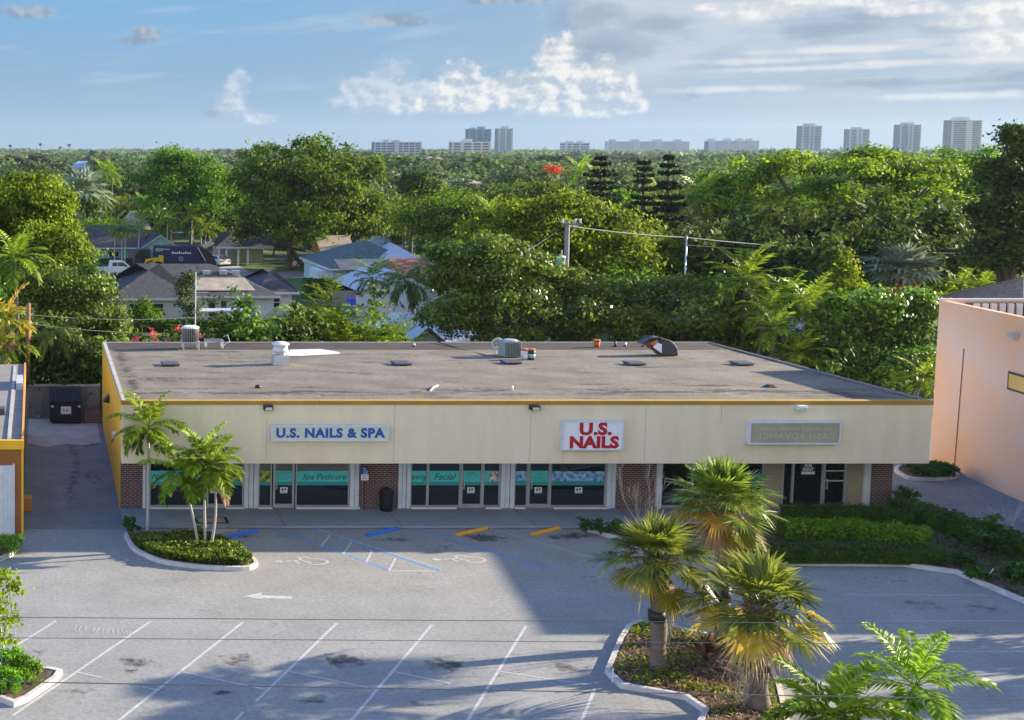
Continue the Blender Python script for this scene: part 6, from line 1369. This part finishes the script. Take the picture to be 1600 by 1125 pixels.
for px,py,w_,lab in ((265,512,34,'pink flowering bougainvillea above the rear left of the roof'),(218,520,24,'dark bush with a few pink flowers at the yellow wall corner'),(300,515,20,'pink flowering bush just left of the condenser')):
    Y=71; c=at(px,py,Y); T=bush('bougainvillea',lab,(c[0],Y,max(0,c[2]-2.6)),w_*Y/F*1.1,2.7,'leaf_mid',90,12,.24,group='flowering shrubs behind the roof')
    n=26; P=np.concatenate([np.tile(np.array([nr.uniform(-1,1)*w_*Y/F,-.9+nr.uniform(-.3,.2),nr.uniform(1.7,2.75)]),(9,1))+nr.normal(0,.07,(9,3)) for _ in range(8)]); tn=nr.uniform(0,1,len(P)); LV=leaves(P,np.tile([0,-1,.3],(len(P),1)),np.full(len(P),.16),tn,.9,.1); link('blossoms',npmesh('blossoms',LV,len(P),tn),'flower_pink',T)
for px,py,r,lab,lm in ((95,560,3.2,'dark drooping shrubbery directly behind the dumpster','leaf_dark'),(130,575,2.6,'dark hanging bush between the dumpster and the yellow wall','leaf_dark'),(60,560,2.4,'dark bush right of the wooden pole','leaf_dark'),(400,512,2.4,'leafy dark green bush behind the middle left of the roof','leaf_glossy'),(470,508,2.4,'dark leafy bush behind the roof right of the gable end house','leaf_dark'),(570,520,2.2,'dark leafy bush left of the cottage','leaf_mid'),(350,515,2.2,'dark leafy bush right of the condenser rack','leaf_dark'),(1270,560,2.3,'dark shrubbery at the right rear edge of the roof','leaf_dark')):
    Y=71.8; c=at(px,py,Y); bush('shrub',lab,(c[0],Y,0),r,max(2,c[2]+1.6),lm,170,15,.3,group='dark shrubs along the rear boundary')
# drooping fronds over the dumpster wall
c=at(85,545,70.3)
feather_palm('dark palm with fronds hanging over the alley wall',(c[0],71.2,0),(c[0],71.0,c[2]+.2),2.6,18,.14,frm='frond_dark',barkm='palm_bark',ll=.6,lw=.09,nl=22,droop=2.3,emin=-.7,emax=.9,hang=.7)
# ---------------------------------------------------------------- the suburb's other trees
KEEP=[(165,412,468,492,104),(128,352,288,420,148),(120,378,362,432,148),(318,358,402,420,160),(500,374,694,424,128),(545,408,700,498,110),(600,488,712,540,84),(590,344,640,378,172),(20,268,70,284,320),(112,246,150,266,415),(345,274,372,292,288),(600,264,634,282,325),(714,276,752,292,255),(118,322,160,338,212),(866,350,905,420,90),(395,380,505,425,153)]
FOOT=[(5,27,103,120),(8,36,98,106),(10,30,145,170),(-60,120,146,156),(30,48,128,148),(28,46,110,131),(34,44,147,158),(28,48,94,114)]
protos=[]
LMK=[(300,108,'the grey roofed white house'),(210,161,'the mint gabled teal house'),(365,163,'the carport house'),(480,158,'the big banyan'),(600,133,'the teal roofed house'),(740,140,'the flat topped tree'),(887,86,'the transformer pole'),(940,118,'the broadest conical pine'),(1046,108,'the narrow conical pine'),(1150,118,'the rounded light tree'),(1320,112,'the rain tree'),(1410,86,'the round fan palm'),(1590,84,'the tall right edge tree'),(40,92,'the left edge tree'),(690,250,'the far cream bungalow')]
def wherelabel(kind,X,Y):
    px=CX+F*X/Y; l=min(LMK,key=lambda q:abs(q[0]-px)+.25*abs(q[1]-Y)); d=Y-l[1]; dxp=px-l[0]
    rel='far beyond' if d>45 else 'beyond' if d>6 else 'nearer than' if d<-6 else 'beside'
    return kind+' '+rel+' '+l[2]+(', right of it' if dxp>14 else ', left of it' if dxp<-14 else ', in line with it')
def proto(lm,lobes,n,per,cr,leaf,r0,lab,zmin=-.5,shell_=(.7,1.05)):
    T=tree('garden_tree',lab,'tree',(0,0,0),lobes,lm,n,per,cr,leaf,r0,'trees across the suburb',zmin=zmin,shell_=shell_); return [T,False,max(abs(l[0])+l[3] for l in lobes),max(l[2]+l[5] for l in lobes),lab]
def randlobes(r,h,k,seed,flat=1.0):
    q=random.Random(seed); L=[(0,0,h*.62,r*.75,r*.75,h*.34)]
    for i in range(k): a=i*2.4+q.uniform(-.3,.3); d=r*q.uniform(.35,.7); s=r*q.uniform(.32,.5); L.append((math.cos(a)*d,math.sin(a)*d,h*q.uniform(.5,.86),s,s,s*.8*flat))
    return L
protos.append(proto('leaf_mid',randlobes(4.2,9,8,1),260,14,.55,.55,.25,'mid green broad crowned tree among the suburb gardens'))
protos.append(proto('leaf_dark',randlobes(4.0,9.5,8,2),260,14,.55,.55,.25,'dark evergreen broad crowned tree among the suburb gardens'))
protos.append(proto('leaf_yellow',randlobes(4.5,8.5,9,3,.7),260,14,.55,.5,.25,'yellow green spreading tree among the suburb gardens'))
protos.append(proto('leaf_blue',randlobes(3.4,8,7,4),220,14,.5,.5,.2,'dull blue green rounded tree among the suburb gardens'))
protos.append(proto('leaf_glossy',randlobes(3.0,6.0,7,5),200,14,.45,.45,.18,'small glossy green tree among the suburb gardens'))
protos.append(proto('leaf_bright',randlobes(2.6,5.0,6,6),150,13,.42,.42,.15,'small bright green tree among the suburb gardens'))
np_=len(protos)
for s,(fm,L,h,lab) in enumerate((('frond',3.0,8.5,'tall feather palm among the suburb gardens'),('frond_dark',2.8,7.0,'darker feather palm among the suburb gardens'),('frond',2.4,5.5,'short bushy feather palm among the suburb gardens'))):
    T=feather_palm(lab,(0,0,0),(.2,0,h),L,15,.14,(.25,0),frm=fm,barkm='palm_bark',shaft=.2,ll=L*.3,lw=.13,nl=15,name='garden_palm',group='palms across the suburb',droop=1.7,emin=-.6,dead=1 if s==0 else 0); protos.append([T,False,L*.9,h+1.5,lab])
placed=[]; cnt=0; rg_=random.Random(21)
def try_place(X,Y,pi,s,force=False):
    global cnt
    T,used,r,h,lab=protos[pi]; r*=s; h*=s
    if not force:
        for x0,x1,y0,y1 in FOOT:
            if x0-1<X<x1+1 and y0-1<Y<y1+1: return False
        for hx_,hy_,hr in HERO:
            if math.hypot(X-hx_,(Y-hy_)*1.3)<hr*.72: return False
        k=F/Y; px=CX+X*k; pb=236+H*k; pt=236+(H-h)*k
        if px<-60 or px>1600: return False
        for a,b_,c_,d_,Yk in KEEP:
            if Y<Yk+3 and px+r*k>a and px-r*k<c_ and pt<d_ and pb>b_: return False
        for x,y,rr in placed:
            if math.hypot(X-x,Y-y)<(r+rr)*.62: return False
    placed.append((X,Y,r)); cnt+=1; rz=rg_.uniform(0,6.28)
    if not used: T.location=(X,Y,0); T.rotation_euler=(0,0,rz); T.scale=(s,s,s); protos[pi][1]=True
    else: T=dup(T,(X,Y,0),rz,s,sz=s*rg_.uniform(.9,1.12))
    T['label']=wherelabel(lab.split(' among')[0],X,Y)
    return True
Y=97.0
while Y<245:
    step=7.2 if Y<150 else 8.2; X=-.05*Y-4
    while X<.86*Y:
        xx=X+rg_.uniform(-2.5,2.5); yy=Y+rg_.uniform(-3,3); w=rg_.random()
        pi=(np_+rg_.randrange(3)) if w<.28 else rg_.choice((0,0,1,1,2,2,3,4,5))
        for att in range(3):
            if try_place(xx,yy,pi,rg_.uniform(.75,1.2)): break
            pi=rg_.choice((4,5,np_+2)); xx+=rg_.uniform(-2,2)
        X+=step
    Y+=step*.85
# off to the right of the frame: street trees that shade the front of the lot
for X,Y,pi,sx_,sy_,sz_ in ((35.6,38.1,4,.75,.42,.95),(40.5,38.4,4,.8,.45,1.15),(46.5,36.6,4,.8,.40,1.25)):
    T=protos[pi][0]; T=dup(T,(X,Y,0),rg_.uniform(-.1,.1),1.0); T.scale=(sx_,sy_,sz_); T['label']='street tree standing off to the right beyond the empty bays'; T['group']='street trees beyond the empty bays'
# trees near the back line so no bare ground shows (behind the shop)
for X,Y,pi,s in ((-3,84,4,1.0),(45,90,0,.8),(50,86,4,1.1),(57,88,1,.9),(63,90,1,1.0),(70,95,1,1.1),(53,96,1,1.0)):
    try_place(X,Y,pi,s,True)
for p in protos:
    if not p[1]: p[0].location=(80,200,0)
print('garden trees placed',cnt)
# ---------------------------------------------------------------- far woods to the horizon (one mass)
VV=[];TT=[]; Y=246.0
while Y<3600:
    s=max(7.5,.026*Y); X=-.05*Y-s
    while X<.87*Y:
        x=X+nr.uniform(-.4,.4)*s; y=Y+nr.uniform(-.4,.4)*s; h=nr.uniform(5.5,12.5)+(nr.random()<.08)*2.5; r=s*nr.uniform(.5,.72)
        k=F/y; px=CX+x*k; ok=True
        for a,b_,c_,d_,Yk in KEEP[8:14]:
            if y<Yk+2 and px+r*k>a and px-r*k<c_ and 236+(H-h)*k<d_: ok=False
        if ok:
            n=int(420 if Y<450 else 240 if Y<900 else 110); u=nr.normal(0,1,(n,3)); u/=np.linalg.norm(u,axis=1,keepdims=True); u[:,2]=np.abs(u[:,2])*1.0-.15; u*=1+.28*np.sin(u[:,:1]*5+x)*np.sin(u[:,1:2]*5+y)
            pos=np.array([x,y,h*.55])+u*np.array([r,r,h*.45])*nr.uniform(.75,1.05,(n,1)); t=np.clip((.25+.9*mnoise.noise(Vector((x*.012,y*.008,0)))+nr.uniform(-.1,.45))+nr.uniform(0,.3,n),0,1); VV.append(leaves(pos,u,np.full(n,r*(.24 if Y<450 else .32 if Y<900 else .5)),t,.8,.3)); TT.append(t)
        X+=s
    Y+=s*.8
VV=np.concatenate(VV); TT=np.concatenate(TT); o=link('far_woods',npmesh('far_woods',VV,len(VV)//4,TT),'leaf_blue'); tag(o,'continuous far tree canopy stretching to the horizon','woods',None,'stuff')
# ================================================================== LIGHT AND SKY
dsun=Vector((3.2,.62,1.0)).normalized(); elev=math.asin(dsun.z); azm=math.atan2(dsun.x,dsun.y)
L_=bpy.data.lights.new('sun','SUN'); L_.energy=SUN_E; L_.angle=R(.53); L_.color=(1,.86,.66); lo=bpy.data.objects.new('sun',L_); COL.objects.link(lo); lo.rotation_euler=dsun.to_track_quat('Z','Y').to_euler(); lo.location=(60,30,40)
W=bpy.data.worlds.new('World'); sc.world=W; W.use_nodes=True; nt=W.node_tree; N=nt.nodes; LK=nt.links; bg=N['Background']
sky=N.new('ShaderNodeTexSky'); sky.sky_type='NISHITA'; sky.sun_disc=False; sky.sun_elevation=elev; sky.sun_rotation=azm; sky.air_density=SKY[0]; sky.dust_density=SKY[1]; sky.ozone_density=SKY[2]; sky.altitude=0
class E_:
    def __init__(s,o): s.o=o
def val(x): return x.o if isinstance(x,E_) else x
def mth(op,*a,clamp=False):
    n=N.new('ShaderNodeMath'); n.operation=op; n.use_clamp=clamp
    for i,x in enumerate(a):
        x=val(x)
        if isinstance(x,(int,float)): n.inputs[i].default_value=x
        else: LK.new(x,n.inputs[i])
    return E_(n.outputs[0])
for nm,op in (('__add__','ADD'),('__sub__','SUBTRACT'),('__mul__','MULTIPLY'),('__truediv__','DIVIDE')): setattr(E_,nm,(lambda op:lambda a,b:mth(op,a,b))(op))
def sstep(x,a,b): 
    n=N.new('ShaderNodeMapRange'); n.interpolation_type='SMOOTHSTEP'; n.inputs[1].default_value=a; n.inputs[2].default_value=b; LK.new(val(x),n.inputs[0]); return E_(n.outputs[0])
tc=N.new('ShaderNodeTexCoord'); sx=N.new('ShaderNodeSeparateXYZ'); LK.new(tc.outputs['Generated'],sx.inputs[0])
dx_,dy_,dz_=(E_(sx.outputs[i]) for i in range(3))
az=mth('ARCTAN2',dx_,dy_); hl=mth('SQRT',dx_*dx_+dy_*dy_); el=mth('ARCTAN2',dz_,hl)
def nz(u,v,scale,detail=6,rough=.55,dist=0,w=0.0):
    c=N.new('ShaderNodeCombineXYZ'); LK.new(val(u),c.inputs[0]); LK.new(val(v),c.inputs[1]); c.inputs[2].default_value=w
    n=N.new('ShaderNodeTexNoise'); n.inputs['Scale'].default_value=scale; n.inputs['Detail'].default_value=detail; n.inputs['Roughness'].default_value=rough; n.inputs['Distortion'].default_value=dist; LK.new(c.outputs[0],n.inputs['Vector']); return E_(n.outputs[0])
def ae(px,py): a=math.atan((px-CX)/F); return a,math.atan((236-py)/math.hypot(F,px-CX))
def blob(px,py,rx,ry,base=None):
    a,e=ae(px,py); u=(az-a)*(F*math.cos(a)**2*1.0/rx) ; v=(el-e)*(F/math.cos(a)*1.0/ry)
    return mth('SUBTRACT',1.0,mth('SQRT',u*u+v*v))
def maxb(l):
    r=l[0]
    for x in l[1:]: r=mth('SMOOTH_MAX',r,x,.12)
    return r
CL=[(845,150,60,30),(868,102,30,54),(905,138,38,44),(925,118,30,36),(945,140,34,40),(925,168,62,18),(800,140,55,30),(710,130,36,38),(745,150,45,25),(690,165,60,16),(965,150,20,18)]
CS=[(600,120,62,34),(580,150,70,28),(640,140,70,30),(550,135,36,26),(370,135,24,26),(365,165,34,28),(372,118,14,14),(660,165,120,18),(400,185,40,12)]
CD=[(605,33,44,13),(625,38,34,9),(225,58,26,16),(205,66,42,8),(780,4,70,8),(1068,152,16,7),(330,178,16,8),(45,22,60,12)]
n_c=nz(az,el*1.15,36,10,.6); n_o=nz(az+.0046,el*1.15+.0036,36,10,.6); n_b=nz(az,el,95,8,.68)
def cum(lst,gain,lo_,hi_):
    m=maxb([blob(*b) for b in lst]); d=m+ (n_c-.5)*gain+(n_b-.5)*.75; return m,sstep(d,lo_,hi_)
m1,c1=cum(CL,1.6,-.10,.42); m2,c2=cum(CS,1.7,.05,.75); m3,c3=cum(CD,1.5,-.10,.55)
lit=mth('ADD',mth('MULTIPLY',n_c-n_o,7.5),.42,clamp=True)
ev=sstep(el,.030,.085)
lit2=mth('ADD',mth('MULTIPLY',lit,.85),mth('MULTIPLY',ev,.12),clamp=True)
def mixc(f,a,b):
    n=N.new('ShaderNodeMix'); n.data_type='RGBA'
    f=val(f)
    if isinstance(f,(int,float)): n.inputs[0].default_value=f
    else: LK.new(f,n.inputs[0])
    for i,x in ((6,a),(7,b)):
        x=val(x)
        if isinstance(x,tuple): n.inputs[i].default_value=(*x,1)
        else: LK.new(x,n.inputs[i])
    return E_(n.outputs[2])
def tint(c,t):
    n=N.new('ShaderNodeMix'); n.data_type='RGBA'; n.blend_type='MULTIPLY'; n.inputs[0].default_value=1; LK.new(val(c),n.inputs[6]); n.inputs[7].default_value=(*t,1); return E_(n.outputs[2])
KS=1/(SKY_S*2**EXPO)       # cloud radiances in sky units
def col(r,g_,b_): return (r*KS,g_*KS,b_*KS)
base=tint(E_(sky.outputs[0]),SKY_TINT)
# the low sky ahead: blue fading to pale at the horizon, whiter toward the sun
lowsky=mixc(sstep(el,.0,.13),col(.29,.43,.58),col(.22,.44,.70))
lowsky=mixc(sstep(az,.10,.75),lowsky,col(.38,.48,.61))
front=sstep(dy_,-.15,.25); low=sstep(el,.42,.14)
base=mixc(front*low,base,lowsky)
# unseen warm cloud bank added behind the viewer to brighten the shaded facade
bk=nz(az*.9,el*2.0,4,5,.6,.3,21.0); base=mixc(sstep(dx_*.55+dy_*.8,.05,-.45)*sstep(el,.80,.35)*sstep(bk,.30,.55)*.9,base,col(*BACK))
# thin high streaks on the left, a grey-blue veil with bright bands on the right
st=nz(az*1.0+el*2.2,el*9.0-az*1.2,7,5,.55); st2=sstep(st,.50,.80)*sstep(el,.02,.07)
base=mixc(st2*.45,base,col(.62,.72,.80))
wv=nz(az*.8,el*3.2,9,6,.55,.4,3.0); edge=(az-ae(880,60)[0])*7.5+(n_c-.5)*.9
hl_=mth('SUBTRACT',az,.30); veil=sstep(edge,-.06,.10)*sstep(el,.028,.075); veil_soft=sstep(az,.36,.62)
base=mixc(mth('MULTIPLY',veil,.85,clamp=True),base,mixc(sstep(wv,.38,.64),col(.34,.45,.60),col(.60,.66,.74)))
base=mixc(veil_soft*.40,base,col(.50,.58,.68))
wb=nz(az*1.1,el*6.5,10,7,.6,.6,7.0); band=sstep(wb,.50,.64)*sstep(az,.42,.60)*sstep(el,.03,.06)
base=mixc(band*.35,base,col(.84,.84,.82))
tp=nz(az*1.2,el*3.5,14,7,.6,.5,11.0); top=sstep(tp,.42,.60)*sstep(el,.085,.125)*sstep(az,.40,.58); base=mixc(top*.45,base,col(.86,.86,.84))
dk=nz(az*1.1,el*4,13,6,.6,.3,15.0); base=mixc(sstep(dk,.56,.70)*sstep(az,.40,.58)*.75,base,col(.30,.38,.48))
CB=[(1110,14,55,10),(1190,20,75,22),(1235,8,55,14),(1330,6,65,15),(1560,20,65,26),(1500,36,60,18),(1585,78,45,20),(1420,18,45,15),(1600,55,60,20)]
CN=[(1180,97,105,9),(1290,80,95,8),(1390,100,65,9),(1240,108,125,8),(1540,95,70,12),(1130,140,80,9),(1480,150,70,9)]
CG=[(1450,42,45,20),(1280,46,70,14),(1540,142,45,13),(1350,28,60,10),(910,30,45,45),(945,70,70,45),(1020,40,60,26),(1590,120,40,12),(1400,130,90,10)]
n_s=nz(az*1.0,el*1.9,24,9,.64,.2,5.0)
def soft(lst,gain,lo_,hi_): return sstep(maxb([blob(*b) for b in lst])+(n_s-.5)*gain+(n_b-.5)*.35,lo_,hi_)
base=mixc(soft(CG,1.9,.0,.85)*.70,base,col(.27,.36,.49))
base=mixc(soft(CN,2.2,.0,.95)*.72,base,col(.82,.82,.80))
base=mixc(soft(CB,2.0,.05,.75)*.85,base,mixc(lit2,col(.62,.66,.70),col(.98,.95,.90)))
# low haze bank at the horizon
base=mixc(sstep(el,.045,.0)*.25,base,col(.36,.46,.58))
base=mixc(c2*.62,base,mixc(lit2,col(.42,.52,.64),col(.86,.86,.84)))
base=mixc(c3*.85,base,mixc(lit2,col(.22,.31,.44),col(.46,.52,.60)))
base=mixc(c1*.92,base,mixc(lit2,col(.42,.50,.60),col(.96,.93,.86)))
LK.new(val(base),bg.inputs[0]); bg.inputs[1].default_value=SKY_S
# air between here and the horizon
if HAZE>0:
    hz=MB().box(-320,3800,-40,4300,-1.5,112); m=bpy.data.materials.new('haze_air'); m.use_nodes=True; t=m.node_tree; t.nodes.remove(t.nodes['Principled BSDF']); v=t.nodes.new('ShaderNodeVolumePrincipled'); v.inputs['Color'].default_value=(.60,.80,1,1); v.inputs['Density'].default_value=HAZE; v.inputs['Anisotropy'].default_value=.2
    t.links.new(v.outputs[0],t.nodes['Material Output'].inputs['Volume']); o=link('haze',hz.mesh('haze'),m); o['kind']='stuff'
sc.view_settings.view_transform='Standard'; sc.view_settings.look='None'; sc.view_settings.gamma=1; sc.view_settings.exposure=EXPO
cy=sc.cycles; cy.max_bounces=6; cy.diffuse_bounces=3; cy.glossy_bounces=3; cy.transmission_bounces=3; cy.volume_bounces=0; cy.transparent_max_bounces=4; cy.use_denoising=True; cy.sample_clamp_indirect=6; cy.caustics_reflective=False; cy.caustics_refractive=False
